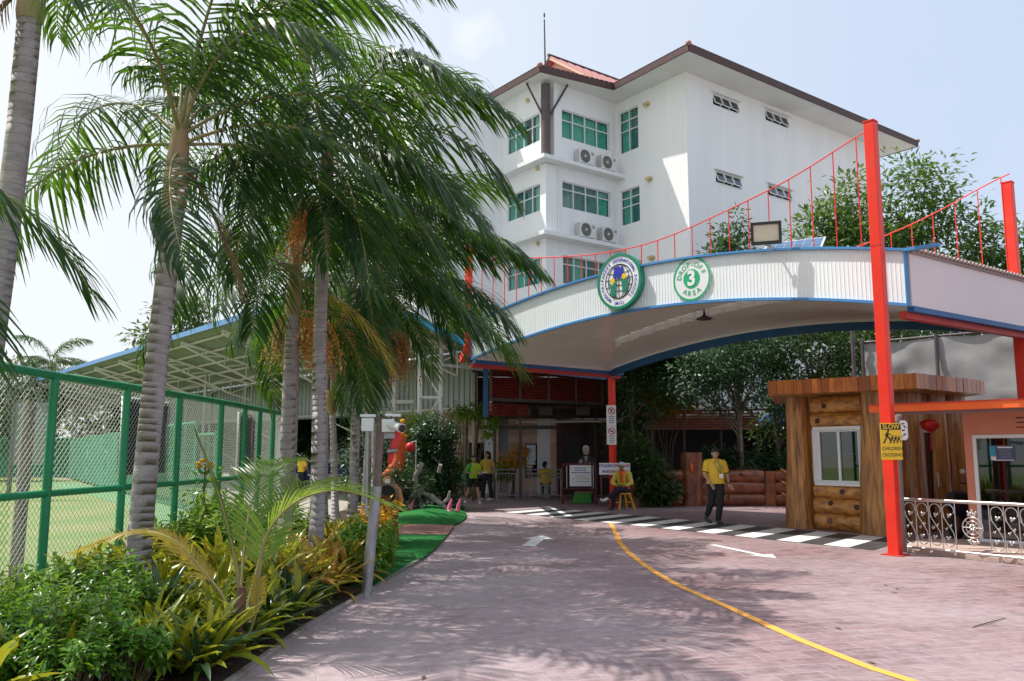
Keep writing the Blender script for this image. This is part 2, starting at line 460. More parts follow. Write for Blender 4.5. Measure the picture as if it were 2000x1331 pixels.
_txt = {}
def text(body, size=1.0, bold=0.0, depth=.01):
    """letters as geometry, centred on the origin in the XY plane"""
    key = (body, bold)
    if key not in _txt:
        cu = bpy.data.curves.new('lettering', 'FONT')
        cu.body = body; cu.size = 1; cu.align_x = 'CENTER'; cu.align_y = 'CENTER'; cu.offset = bold; cu.resolution_u = 3
        ob = bpy.data.objects.new('lettering', cu); COL.objects.link(ob)
        me = bpy.data.meshes.new_from_object(ob.evaluated_get(bpy.context.evaluated_depsgraph_get()))
        _txt[key] = ([v.co.copy() for v in me.vertices], [tuple(p.vertices) for p in me.polygons])
        bpy.data.objects.remove(ob); bpy.data.curves.remove(cu); bpy.data.meshes.remove(me)
    vs, fs = _txt[key]
    m = MB(); n = len(vs)
    m.add([(v.x * size, v.y * size, depth) for v in vs], fs)
    return m
def frame(o, x, y, z):
    M = Matrix.Identity(4)
    for i, a in enumerate((x, y, z)):
        for j in range(3): M[j][i] = a[j]
    for j in range(3): M[j][3] = o[j]
    return M
def ring_text(mb, body, rad, size, a_mid, step, inward=False, bold=.02, depth=.006, mi=0):
    """letters set round a circle; a_mid is the angle of the middle, degrees from up, clockwise"""
    n = len(body)
    for i, ch in enumerate(body):
        if ch == ' ': continue
        a = a_mid + (i - (n - 1) / 2) * step * (-1 if inward else 1)
        p = (rad * math.sin(R(a)), rad * math.cos(R(a)), 0)
        rot = -R(a) + (math.pi if inward else 0)
        t = text(ch, size, bold, depth)
        k = len(mb.f)
        mb.merge(t, Matrix.Translation(p) @ Matrix.Rotation(rot, 4, 'Z'))
        for q in range(k, len(mb.f)): mb.mi[q] = mi
def disc(r, z, n=48, c=(0, 0), sx=1, sy=1): return [(c[0] + sx * r * math.cos(2 * math.pi * k / n), c[1] + sy * r * math.sin(2 * math.pi * k / n), z) for k in range(n)]
def annulus(mb, r0, r1, z, n=64, mi=0):
    a, b = disc(r0, z, n), disc(r1, z, n)
    mb.add(a + b, [(i, (i + 1) % n, n + (i + 1) % n, n + i) for i in range(n)], mi=mi)

def wallh(mb, P, d, nrm, w, z0, z1, holes=(), depth=.18, mi=0):
    """wall face from P along d (unit xy), outward nrm, with real openings and reveals"""
    P, d, nrm = V((P[0], P[1], 0)), V((d[0], d[1], 0)), V((nrm[0], nrm[1], 0))
    xs = sorted({0, w, *[h[0] for h in holes], *[h[1] for h in holes]})
    zs = sorted({z0, z1, *[h[2] for h in holes], *[h[3] for h in holes]})
    pt = lambda x, z, k=0: P + d * x + V((0, 0, z)) - nrm * k
    for i in range(len(xs) - 1):
        for j in range(len(zs) - 1):
            cx, cz = (xs[i] + xs[i + 1]) / 2, (zs[j] + zs[j + 1]) / 2
            if any(h[0] < cx < h[1] and h[2] < cz < h[3] for h in holes): continue
            mb.quad(pt(xs[i], zs[j]), pt(xs[i + 1], zs[j]), pt(xs[i + 1], zs[j + 1]), pt(xs[i], zs[j + 1]), mi)
    for a, b, c, e in [h[:4] for h in holes]:
        for (x0, q0, x1, q1) in ((a, c, b, c), (b, c, b, e), (b, e, a, e), (a, e, a, c)):
            mb.quad(pt(x0, q0), pt(x1, q1), pt(x1, q1, depth), pt(x0, q0, depth), mi)

def window(parent, P, d, nrm, x0, x1, z0, z1, cols, zsplit, curt, fr=.05, inset=.10, glass=None, frame_m=None):
    """frame mesh (part) with one pane per light and one curtain per column as sub-parts"""
    P, d, nrm = V((P[0], P[1], 0)), V((d[0], d[1], 0)), V((nrm[0], nrm[1], 0))
    up = V((0, 0, 1))
    at = lambda x, z, k: P + d * x + up * z - nrm * k
    xs = [x0 + (x1 - x0) * i / cols for i in range(cols + 1)]
    zs = [z0, *zsplit, z1]
    m = MB()
    for i, x in enumerate(xs):
        xx = x + (fr / 2 if i == 0 else -fr / 2 if i == cols else 0)
        m.obox(at(xx, (z0 + z1) / 2, inset), (d, nrm, up), (fr / 2, .035, (z1 - z0) / 2))
    for j, z in enumerate(zs):
        zz = z + (fr / 2 if j == 0 else -fr / 2 if j == len(zs) - 1 else 0)
        m.obox(at((x0 + x1) / 2, zz, inset), (d, nrm, up), ((x1 - x0) / 2 - .003, .03, fr / 2))
    f = m.build('window', frame_m or alu, parent)
    for i in range(cols):
        for j in range(len(zs) - 1):
            MB().obox(at((xs[i] + xs[i + 1]) / 2, (zs[j] + zs[j + 1]) / 2, inset + .002), (d, nrm, up), ((xs[i + 1] - xs[i]) / 2 - fr / 2, .004, (zs[j + 1] - zs[j]) / 2 - fr / 2)).build('pane', glass or glass_teal, f)
        cmat = curt[i % len(curt)]
        if cmat:
            c = MB(); n = 14; vs = []
            for k in range(n + 1):
                x = xs[i] + .02 + (xs[i + 1] - xs[i] - .04) * k / n
                off = .035 * math.sin(k * 2.4 + i)
                vs += [at(x, z0 + .02, inset + .16 + off), at(x, z1 - .02, inset + .16 + off)]
            c.add(vs, [(2 * k, 2 * k + 2, 2 * k + 3, 2 * k + 1) for k in range(n)], True)
            c.build('curtain', cmat, f, fix=False)
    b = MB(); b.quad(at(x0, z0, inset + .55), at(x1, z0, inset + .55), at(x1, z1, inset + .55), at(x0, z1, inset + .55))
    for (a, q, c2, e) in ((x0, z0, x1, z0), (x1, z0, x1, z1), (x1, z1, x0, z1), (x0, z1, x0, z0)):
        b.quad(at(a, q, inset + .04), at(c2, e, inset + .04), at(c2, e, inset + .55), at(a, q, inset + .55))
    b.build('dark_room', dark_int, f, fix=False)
    return f

# ------------------------------------------------------------------ ground, road, turf
def road_material():
    m = bpy.data.materials.new('stamped_concrete'); m.use_nodes = True
    n, l = m.node_tree.nodes, m.node_tree.links
    b = n['Principled BSDF']
    g = n.new('ShaderNodeNewGeometry')
    mp = n.new('ShaderNodeMapping'); mp.inputs['Rotation'].default_value = (0, 0, R(-14))
    l.new(g.outputs['Position'], mp.inputs['Vector'])
    br = n.new('ShaderNodeTexBrick')
    br.inputs['Scale'].default_value = 1.0
    br.inputs['Brick Width'].default_value = .40; br.inputs['Row Height'].default_value = .20
    br.inputs['Mortar Size'].default_value = .008; br.inputs['Mortar Smooth'].default_value = .4
    br.inputs['Color1'].default_value = (.155, .088, .092, 1); br.inputs['Color2'].default_value = (.255, .150, .152, 1)
    br.inputs['Mortar'].default_value = (.34, .27, .28, 1)
    # wobble the joints slightly
    nw = n.new('ShaderNodeTexNoise'); nw.inputs['Scale'].default_value = 3.5
    l.new(mp.outputs[0], nw.inputs['Vector'])
    sc = n.new('ShaderNodeVectorMath'); sc.operation = 'MULTIPLY_ADD'; sc.inputs[1].default_value = (.05, .05, 0)
    l.new(nw.outputs['Color'], sc.inputs[0]); l.new(mp.outputs[0], sc.inputs[2])
    l.new(sc.outputs[0], br.inputs['Vector'])
    # wear: pale chalky scuffs drawn out along the planks, plus large patches
    mp2 = n.new('ShaderNodeMapping'); mp2.inputs['Scale'].default_value = (1.0, 1.5, 1); mp2.inputs['Rotation'].default_value = (0, 0, R(-6))
    l.new(g.outputs['Position'], mp2.inputs['Vector'])
    w1 = n.new('ShaderNodeTexNoise'); w1.inputs['Scale'].default_value = 5.5; w1.inputs['Detail'].default_value = 10; w1.inputs['Roughness'].default_value = .78
    l.new(mp2.outputs[0], w1.inputs['Vector'])
    w2 = n.new('ShaderNodeTexNoise'); w2.inputs['Scale'].default_value = .35; w2.inputs['Detail'].default_value = 5
    l.new(g.outputs['Position'], w2.inputs['Vector'])
    sx = n.new('ShaderNodeSeparateXYZ'); l.new(g.outputs['Position'], sx.inputs[0])
    gx = n.new('ShaderNodeMapRange'); gx.inputs['From Min'].default_value = -1.2; gx.inputs['From Max'].default_value = 2.6
    gx.inputs['To Min'].default_value = .30; gx.inputs['To Max'].default_value = 0.0
    l.new(sx.outputs['X'], gx.inputs['Value'])
    a1 = n.new('ShaderNodeMath'); a1.operation = 'MULTIPLY_ADD'; a1.inputs[1].default_value = .85
    l.new(w2.outputs['Fac'], a1.inputs[0]); l.new(w1.outputs['Fac'], a1.inputs[2])
    a2 = n.new('ShaderNodeMath'); a2.operation = 'ADD'; l.new(a1.outputs[0], a2.inputs[0]); l.new(gx.outputs[0], a2.inputs[1])
    wr = n.new('ShaderNodeMapRange'); wr.inputs['From Min'].default_value = .80; wr.inputs['From Max'].default_value = 1.22
    wr.inputs['To Max'].default_value = .88
    l.new(a2.outputs[0], wr.inputs['Value'])
    x = n.new('ShaderNodeMix'); x.data_type = 'RGBA'; x.inputs[7].default_value = (.425, .345, .36, 1)
    l.new(wr.outputs[0], x.inputs[0]); l.new(br.outputs['Color'], x.inputs[6])
    # dark stains
    w3 = n.new('ShaderNodeTexNoise'); w3.inputs['Scale'].default_value = 1.1; w3.inputs['Detail'].default_value = 8; w3.inputs['Roughness'].default_value = .65
    l.new(g.outputs['Position'], w3.inputs['Vector'])
    dr = n.new('ShaderNodeMapRange'); dr.inputs['From Min'].default_value = .55; dr.inputs['From Max'].default_value = .8; dr.inputs['To Max'].default_value = .4
    l.new(w3.outputs['Fac'], dr.inputs['Value'])
    x2 = n.new('ShaderNodeMix'); x2.data_type = 'RGBA'; x2.inputs[7].default_value = (.10, .06, .066, 1)
    l.new(dr.outputs[0], x2.inputs[0]); l.new(x.outputs[2], x2.inputs[6])
    l.new(x2.outputs[2], b.inputs['Base Color'])
    b.inputs['Roughness'].default_value = .62
    b.inputs['Specular IOR Level'].default_value = .35
    bp = n.new('ShaderNodeBump'); bp.inputs['Strength'].default_value = .6; bp.inputs['Distance'].default_value = .015
    inv = n.new('ShaderNodeMath'); inv.operation = 'MULTIPLY_ADD'; inv.inputs[1].default_value = -.8
    l.new(br.outputs['Fac'], inv.inputs[0]); l.new(w1.outputs['Fac'], inv.inputs[2])
    l.new(inv.outputs[0], bp.inputs['Height']); l.new(bp.outputs[0], b.inputs['Normal'])
    return m

def ground_material(name, c1, c2, c3, s1, s2, rough=.9, bump=.4):
    m = bpy.data.materials.new(name); m.use_nodes = True
    n, l = m.node_tree.nodes, m.node_tree.links
    b = n['Principled BSDF']; g = n.new('ShaderNodeNewGeometry')
    t1 = n.new('ShaderNodeTexNoise'); t1.inputs['Scale'].default_value = s1; t1.inputs['Detail'].default_value = 6; t1.inputs['Roughness'].default_value = .65
    t2 = n.new('ShaderNodeTexNoise'); t2.inputs['Scale'].default_value = s2; t2.inputs['Detail'].default_value = 4
    for t in (t1, t2): l.new(g.outputs['Position'], t.inputs['Vector'])
    r1 = n.new('ShaderNodeMapRange'); r1.inputs['From Min'].default_value = .4; r1.inputs['From Max'].default_value = .62
    l.new(t1.outputs['Fac'], r1.inputs['Value'])
    x = n.new('ShaderNodeMix'); x.data_type = 'RGBA'; x.inputs[6].default_value = (*c1, 1); x.inputs[7].default_value = (*c2, 1)
    l.new(r1.outputs[0], x.inputs[0])
    r2 = n.new('ShaderNodeMapRange'); r2.inputs['From Min'].default_value = .35; r2.inputs['From Max'].default_value = .7; r2.inputs['To Max'].default_value = .6
    l.new(t2.outputs['Fac'], r2.inputs['Value'])
    y = n.new('ShaderNodeMix'); y.data_type = 'RGBA'; y.inputs[7].default_value = (*c3, 1)
    l.new(r2.outputs[0], y.inputs[0]); l.new(x.outputs[2], y.inputs[6])
    l.new(y.outputs[2], b.inputs['Base Color']); b.inputs['Roughness'].default_value = rough; b.inputs['Specular IOR Level'].default_value = .2
    bp = n.new('ShaderNodeBump'); bp.inputs['Strength'].default_value = bump; bp.inputs['Distance'].default_value = .03
    l.new(t2.outputs['Fac'], bp.inputs['Height']); l.new(bp.outputs[0], b.inputs['Normal'])
    return m

field_m = ground_material('field_grass', (.16, .26, .065), (.29, .29, .12), (.13, .22, .05), .45, 9)
turf_m = ground_material('artificial_turf', (.012, .14, .028), (.022, .19, .04), (.008, .09, .016), 1.3, 60)
mint_m = ground_material('mint_turf', (.13, .30, .13), (.18, .33, .16), (.11, .25, .10), 1.1, 30)
soil_m = ground_material('bed_soil', (.045, .032, .022), (.07, .05, .035), (.02, .015, .01), 3, 25)
earth_m = ground_material('earth', (.40, .37, .33), (.34, .32, .27), (.30, .28, .22), .3, 5)

def sheet(name, pts, z, m):
    return tag(MB().add([(x, y, z) for x, y in pts], [tuple(range(len(pts)))]).build(name, m, fix=False), kind='structure')
sheet('ground', [(-500, -60), (500, -60), (500, 900), (-500, 900)], -.014, earth_m)
sheet('field', [(-80, -10), (-4.66, -10), (-4.66, 17.2), (-8.0, 23), (-14, 42), (-60, 80)], -.008, field_m)
sheet('mint_turf', [(-5.0, 14.6), (-4.70, 17), (-7.7, 22.6), (-10.5, 27), (-24, 47), (-25.5, 46.5), (-12.2, 27), (-8.6, 20.4), (-6.4, 16.2)], -.003, mint_m)
road_m = road_material()
edge = [(-2.2, -10), (-2.05, 4), (-1.93, 6.4), (-1.87, 8.0), (-1.65, 9.83), (-1.52, 11.2), (-1.36, 13.0), (-1.28, 14.4), (-1.25, 17), (-1.27, 19.5), (-1.42, 22.7), (-2.2, 27), (-4.5, 30), (-5, 37)]
road = sheet('road', edge + [(30, 37), (30, -10)], 0, road_m)
sheet('planting_bed', [(-4.7, -4), (-2.1, -4)] + [(x - .02, y) for x, y in edge[1:5]] + [(-1.9, 11.0), (-2.4, 13.5), (-2.5, 24), (-4.7, 24)], .03, soil_m)
kerb = MB()
for (a, b) in zip(edge[1:6], edge[2:7]):
    kerb.beam((a[0] - .03, a[1], .012), (b[0] - .03, b[1], .012), .06, .05)
tag(kerb.build('kerb', mat('kerb_concrete', (.22, .18, .16), .9, col2=(.3, .26, .24), nscale=8), bevel=.008), kind='structure')
sheet('turf', [(-1.9, 10.2), (-1.58, 10.6), (-1.5, 11.35), (-1.34, 13.0), (-1.26, 14.4), (-1.25, 16.75), (-2.45, 16.75), (-2.5, 13.4)], .036, turf_m)
sheet('maroon_path', [(-2.9, 16.75), (-1.25, 16.75), (-1.26, 18.9), (-2.9, 19.4)], .038, mat('maroon_paving', (.24, .10, .09), .7, col2=(.33, .17, .15), nscale=4))
# raised turf mound round the clipped bush
mound = MB(); vs = []; n = 24
for k in range(n + 1):
    for j in range(9):
        u, v = j / 8, k / n
        x = -3.2 + 1.95 * u; y = 19.1 + 6.4 * v
        hgt = .16 * math.sin(math.pi * min(1, max(0, u))) * math.sin(math.pi * min(1, v * 1.0)) ** .5
        vs.append((x + .12 * math.sin(v * 5), y + .3 * u * 0, .034 + hgt))
mound.add(vs, [(k * 9 + j, k * 9 + j + 1, (k + 1) * 9 + j + 1, (k + 1) * 9 + j) for k in range(n) for j in range(8)], True)
tag(mound.build('turf_mound', turf_m, fix=False), kind='structure')

# ------------------------------------------------------------------ road markings
white_mark = mat('road_paint_white', (.66, .66, .66), .7, col2=(.74, .74, .73), nscale=6, dirt=((.36, .31, .29), 7, .7))
black_mark = mat('road_paint_black', (.030, .028, .032), .6, col2=(.06, .055, .058), nscale=4, dirt=((.16, .13, .13), 5, .6))
yellow_mark = mat('road_paint_yellow', (.88, .41, .06), .65, col2=(.80, .36, .07), nscale=5, dirt=((.40, .25, .16), 7, .6))
Z0 = V((-.35, 23.6, 0)); ZD = V((6.35, -9.25, 0)); ZL = ZD.length; ZD.normalize(); ZP = V((1.38, 1.75, 0))
zc = thing('zebra_crossing', 'black and white zebra crossing painted across the road under the arch', 'crossing', (2.6, 19.3, .004))
b = MB(); p0 = Z0 + V((0, 0, .005)); b.quad(p0, p0 + ZD * ZL, p0 + ZD * ZL + ZP, p0 + ZP); b.build('painted_base', black_mark, zc, fix=False)
for i in range(11):
    a = Z0 + ZD * (.25 + i * 1.0) + V((0, 0, .009)); w = .50
    MB().quad(a, a + ZD * w, a + ZD * w + ZP, a + ZP).build('stripe', white_mark, zc, fix=False)
b = MB(); yl = [(2.30, 20.3), (2.10, 17.5), (1.93, 15.4), (1.89, 13.8), (1.91, 12.45), (1.96, 11.4), (2.04, 10.49), (2.28, 9.04), (2.48, 7.58), (2.69, 6.62), (2.83, 6.24), (3.2, 4.8), (3.5, 3)]
for (a, c) in zip(yl, yl[1:]):
    a, c = V((*a, .005)), V((*c, .005)); s = (c - a).normalized().cross(V((0, 0, 1))) * .046
    b.quad(a - s, c - s, c + s, a + s)
tag(b.build('centre_line', yellow_mark, origin=(2, 12, .005), fix=False), 'curved yellow line painted along the middle of the road', 'road marking')
def arrow(p, q, w, hw, hl, label):
    p, q = V((*p, .005)), V((*q, .005)); d = (q - p).normalized(); s = d.cross(V((0, 0, 1))); h = q - d * hl
    m = MB().add([p - s * w, p + s * w, h + s * w, h + s * hw, q, h - s * hw, h - s * w], [tuple(range(7))])
    tag(m.build('road_arrow', white_mark, origin=p, fix=False), label, 'road marking', 'white arrows on the road')
arrow((.28, 14.95), (.62, 17.0), .12, .30, .85, 'white road arrow pointing away on the left lane')
arrow((3.52, 15.2), (4.06, 13.3), .06, .22, .45, 'white road arrow pointing back on the right lane')

# ------------------------------------------------------------------ white school building
dr, dl = V((.8, .6)), V((-.6, .8))
C1 = V((8.2, 38)); C2 = C1 + dl * 4.65; C3 = C2 - dr * 4.75; C4 = C3 + dl * 3.45
nf, nl = -dl, -dr                         # outward normals: right-facing walls, left-facing walls
bld = thing('school_building', 'tall white four storey school building with brown eaves behind the arch', 'building', (9, 44, 0))
ZT = 19.75
walls = MB()
wall_d = .16
hop = [(1.97, 3.9, 18.4, 18.98), (6.1, 8.02, 18.62, 19.2), (2.0, 3.9, 14.5, 15.08), (6.06, 8.0, 14.62, 15.2), (2.0, 3.9, 10.7, 11.28), (6.06, 8.0, 10.8, 11.38)]
wallh(walls, C1, dr, nf, 16.6, 0, ZT, hop, wall_d)
m_left = [(3.14, 4.5, 16.72, 18.95), (3.14, 4.5, 12.95, 14.78), (3.14, 4.5, 9.3, 11.0)]
wallh(walls, C1, dl, nl, 4.65, 0, ZT, m_left, wall_d)
m_blk = [(.98, 4.2, 16.85, 18.32), (.98, 4.2, 13.35, 14.68), (.98, 4.2, 9.6, 11.0)]
wallh(walls, C3 + dr * .55, dr, nf, 4.2, 0, ZT, [(a - .5, b_ - .5, c, e) for a, b_, c, e in m_blk], wall_d)
m_bl = [(.45, 3.12, 16.6, 18.03), (.45, 3.12, 13.1, 14.46), (.45, 3.12, 9.55, 10.85)]
wallh(walls, C3 + dl * .35, dl, nl, 3.1, 0, ZT, [(a - .35, b_ - .35, c, e) for a, b_, c, e in m_bl], wall_d)
vent = [(.72, 1.45, 18.27, 18.66), (.72, 1.45, 14.6, 14.99), (.72, 1.45, 10.95, 11.35)]
wallh(walls, C4, -dr, nf, 5.0, 0, ZT, vent, wall_d)
# top storey corner recess carrying the column; lower storeys have a solid corner
a, c = C3 + dl * .35, C3 + dr * .55
for p, q, z0, z1 in ((a, a + dr * .55, 15.5, ZT), (c, c + dl * .35, 15.5, ZT)):
    walls.quad((*p, z0), (*q, z0), (*q, z1), (*p, z1))
wallh(walls, C3, dr, nf, .55, 0, 15.35); wallh(walls, C3, dl, nl, .35, 0, 15.35)
CE = C1 + dr * 16.6; CW = C4 - dr * 5
back = [CE, CE + dl * 18, CW + dl * 11, CW]
for p, q in zip(back, back[1:]): walls.quad((*p, 0), (*q, 0), (*q, ZT), (*p, ZT))
walls.build('wall', white_wall, bld, fix=False)
FLOORS = ([curtain_teal] * 3, [curtain_blue, curtain_blue, curtain_blue, curtain_teal], [curtain_blue, curtain_blue])
for k, (h, cs) in enumerate(zip(m_left, ([curtain_blue, curtain_teal], [curtain_blue, curtain_teal], [curtain_blue] * 2))):
    x0, x1, z0, z1 = h; hh = z1 - z0
    window(bld, C1, dl, nl, x0, x1, z0, z1, 2, [z0 + hh * .52, z0 + hh * .76], cs)
for k, h in enumerate(m_blk):
    x0, x1, z0, z1 = h; hh = z1 - z0
    window(bld, C3, dr, nf, x0, x1, z0, z1, 4, [z0 + hh * (.64 if k == 0 else .70)], [[curtain_teal], [curtain_blue, curtain_blue, curtain_blue, curtain_teal], [curtain_blue, curtain_teal, curtain_blue]][k])
for k, h in enumerate(m_bl):
    x0, x1, z0, z1 = h; hh = z1 - z0
    window(bld, C3, dl, nl, x0, x1, z0, z1, 4, [z0 + hh * .6], [[curtain_pale, None, curtain_teal, curtain_teal], [curtain_pale, curtain_blue, curtain_blue, curtain_teal], [curtain_pale, curtain_blue, curtain_teal]][k])
up = V((0, 0, 1))
for (x0, x1, z0, z1) in hop[:4]:
    f = MB()
    at = lambda x, z, k: V((*(C1 + dr * x - nf * k), z))
    for i in range(4):
        x = x0 + (x1 - x0) * i / 3
        f.obox(at(min(max(x, x0 + .03), x1 - .03), (z0 + z1) / 2, .08), (V((*dr, 0)), V((*nf, 0)), up), (.03, .03, (z1 - z0) / 2))
    for z in (z0 + .03, z1 - .03): f.obox(at((x0 + x1) / 2, z, .08), (V((*dr, 0)), V((*nf, 0)), up), ((x1 - x0) / 2, .028, .03))
    f.obox(at((x0 + x1) / 2, z1 + .06, -.05), (V((*dr, 0)), V((*nf, 0)), up), ((x1 - x0) / 2 + .12, .06, .03))
    fo = f.build('window', alu, bld)
    for i in range(3):
        xa = x0 + (x1 - x0) * (i + .5) / 3; hw = (x1 - x0) / 6 - .05; hz = (z1 - z0) / 2 - .06
        tilt = (V((*nf, 0)) * .34 - up * .94).normalized()      # awning lights hang open
        c0 = at(xa, z1 - .06, .05)
        g = MB().obox(c0 + tilt * hz, (V((*dr, 0)), tilt, tilt.cross(V((*dr, 0)))), (hw, hz, .012))
        g.build('pane', glass_dark, fo)
        e = MB()
        for sx in (-1, 1): e.obox(c0 + tilt * hz + V((*dr, 0)) * sx * hw, (V((*dr, 0)), tilt, tilt.cross(V((*dr, 0)))), (.02, hz, .018))
        e.obox(c0 + tilt * hz * 2, (V((*dr, 0)), tilt, tilt.cross(V((*dr, 0)))), (hw, .02, .018))
        e.build('sash', alu, fo)
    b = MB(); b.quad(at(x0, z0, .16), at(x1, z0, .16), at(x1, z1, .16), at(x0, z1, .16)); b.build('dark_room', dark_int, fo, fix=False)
for (x0, x1, z0, z1) in vent:
    f = MB(); at = lambda x, z, k: V((*(C4 - dr * x - nf * k), z))
    for i in range(4): f.obox(at(x0 + (x1 - x0) * i / 3, (z0 + z1) / 2, .06), (V((*dr, 0)), V((*nf, 0)), up), (.025, .03, (z1 - z0) / 2))
    for j in range(3): f.obox(at((x0 + x1) / 2, z0 + (z1 - z0) * j / 2, .06), (V((*dr, 0)), V((*nf, 0)), up), ((x1 - x0) / 2, .027, .025))
    f.build('vent_block', mat('vent_grey', (.35, .37, .38), .7) if 'vent_grey' not in MATS else MATS['vent_grey'], bld)
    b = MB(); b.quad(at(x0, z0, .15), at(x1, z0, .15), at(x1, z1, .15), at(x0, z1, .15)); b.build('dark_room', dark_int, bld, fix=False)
# ledges under the top and the second storey
def ledge(z, name='ledge'):
    o = .55
    pts = [C4 - dr * 1.2 + nl * o + nf * .0, C3 + nl * o + nf * o, C2 + nf * o + dr * .45, C2 + dr * .45, C2 - dr * .003, C3 + dr * .001 + dl * .001, C4 - dr * 1.2]
    pts = [(*(C3 + dl * 4.1 + nl * o), z), (*(C3 + nl * o + nf * o), z), (*(C2 + nf * o - dr * .002), z), (*(C2 - dr * .002 - nf * .0), z), (*(C3 - nf * .05), z), (*(C3 + dl * 4.1), z)]
    MB().prism(pts, (0, 0, .20)).build('ledge', white_paint, bld, bevel=.015)
ledge(15.37); ledge(11.68); ledge(7.98)
# eaves: fascia board and soffit follow the stepped plan
ZE = 19.5
K = [V((23.9, 47.5)), V((7.93, 35.85)), V((5.05, 40.0)), V((1.33, 37.98)), V((-2.3, 42.75)), V((-8, 39)), V((-14, 50))]
K[0] = K[1] + dr * 20.0
KB = [V((20, 66)), V((-10, 64))]
so = MB(); poly = [K[0], K[1], K[2], K[3], K[4], K[4] - dr * 4, CW + dl * 12, CE + dl * 18 + dr * 1.5]
so.add([(*p, ZE + .02) for p in poly], [tuple(range(len(poly)))]); so.build('soffit', soffit_white, bld, fix=False)
cap_ = MB(); cap_.add([(*p, ZE + .33) for p in poly], [tuple(range(len(poly)))]); cap_.build('roof_deck', tile_red, bld, fix=False)
fb = MB()
for p, q in zip(poly, poly[1:] + poly[:1]):
    fb.beam((*p, ZE + .15), (*q, ZE + .15), .07, .30)
fb.build('fascia', brown_trim, bld)
# gutter lip of little tile ends on top of the fascia
for p, q in ((K[1], K[0]), (K[2], K[1]), (K[3], K[2]), (K[4], K[3])):
    L = (q - p).length; nn = int(L / .28); t = MB(); d = (q - p).normalized()
    for i in range(nn):
        c = p + d * (i + .5) * L / nn
        t.tube([(*(c - d * .11), ZE + .345), (*(c + d * .11), ZE + .345)], .045, 5)
    tag(t.build('tile_ends', brown_trim, bld), kind='stuff')
for p in (K[1], K[3], K[0]): MB().ell((*p, ZE + .36), (.14, .14, .12), 8, 5).build('ridge_cap', tile_red, bld)
# small gabled roof with raised seams above
G0, G1 = V((2.05, 43.6)), V((9.9, 49.5)); gz_, gw, ge = 23.0, 4.2, 20.0
gd = (G1 - G0).normalized(); gn = V((gd.y, -gd.x))
rf = MB()
for s in (-1, 1):
    a, b_ = (*G0, gz_), (*G1, gz_); c_, d_ = (*(G1 + gn * s * gw), ge), (*(G0 + gn * s * gw), ge)
    rf.quad(a, b_, c_, d_)
    rf.quad(*[(x, y, z - .12) for x, y, z in (a, d_, c_, b_)])
rf.build('gable_roof', tile_red, bld)
for s in (1,):
    for i in range(17):
        p = G0 + (G1 - G0) * (i / 16)
        sm = MB(); sm.tube([(*p, gz_ + .03), (*(p + gn * s * gw), ge + .03)], .06, 5); sm.build('roof_seam', tile_red, bld)
    for j in range(1, 6):
        k = j / 6; sm = MB()
        sm.beam((*(G0 + gn * s * gw * k), gz_ + (ge - gz_) * k + .02), (*(G1 + gn * s * gw * k), gz_ + (ge - gz_) * k + .02), .05, .05); sm.build('roof_seam', tile_red, bld)
tr_ = MB(); tr_.tube([(*(G0 - gd * .1), gz_ + .08), (*(G1 + gd * .1), gz_ + .08)], .10, 8); tr_.build('ridge', brown_trim, bld)
gbl = MB(); q = G0 + gd * .35
gbl.add([(*(q + gn * gw * .93), ge), (*(q - gn * gw * .93), ge), (*q, gz_ - .2)], [(0, 1, 2)]); gbl.build('gable_wall', peach, bld, fix=False)
for s in (-1, 1):
    bb = MB(); bb.beam((*(G0 - gd * .02), gz_ - .06), (*(G0 + gn * s * gw - gd * .02), ge - .06), .05, .16); bb.build('barge_board', peach if s > 0 else brown_trim, bld)
# corner column with two struts
cc = C3 + dl * .12 + dr * .12
MB().tube([(*cc, 15.57), (*cc, 19.35)], .21, 18).build('column', col_brown, bld)
MB().beam((*(cc - dr * .1), 17.6), (*(cc - dr * .62 + dl * .7), 19.5), .09, .09).build('strut', brown_trim, bld)
MB().beam((*(cc + dr * .1), 17.6), (*(cc + dr * 1.1 + nf * .35), 19.5), .09, .09).build('strut', brown_trim, bld)
for p, z in ((C3 + dr * 4.35, 11.7), (C3 + dr * 4.35, 15.6), (C3 + dr * .75, 11.9)):
    MB().tube([(*(p + nf * .05), z), (*(p + nf * .05), z + 3.3)], .045, 8).build('drain_pipe', white_paint, bld)
for (P, z) in ((C1 + dl * 2.44 , 18.72), (C1 + dl * 2.39, 14.89), (C1 + dl * 2.35, 10.95)):
    w = MB(); c = V((*(P + nl * .12), z)); w.obox(c, (V((*dl, 0)), V((*nl, 0)), up), (.16, .10, .06)); w.ell(c + V((0, 0, -.08)) + V((*nl, 0)) * .05, (.09, .09, .08), 8, 6)
    w.build('wall_lamp', mat('lamp_tan', (.55, .42, .2), .6) if 'lamp_tan' not in MATS else MATS['lamp_tan'], bld)
for P, z in ((C3 + dl * 1.3, 18.9), (C3 + dl * .55, 15.2), (C3 + dl * .55, 11.5)):
    w = MB(); c = V((*(P + nl * .1), z)); w.ell(c, (.09, .09, .12), 8, 6); w.build('wall_lamp', MATS['lamp_tan'], bld)
rod = MB(); rod.tube([(1.75, 41.8, 20.0), (1.70, 41.8, 24.2)], [.05, .035], 6); rod.ell((1.70, 41.8, 24.45), (.05, .05, .16), 6, 5)
tag(rod.build('lightning_rod', pole_dark, origin=(1.75, 41.8, 20)), 'thin tall lightning rod standing on the school roof', 'lightning rod')

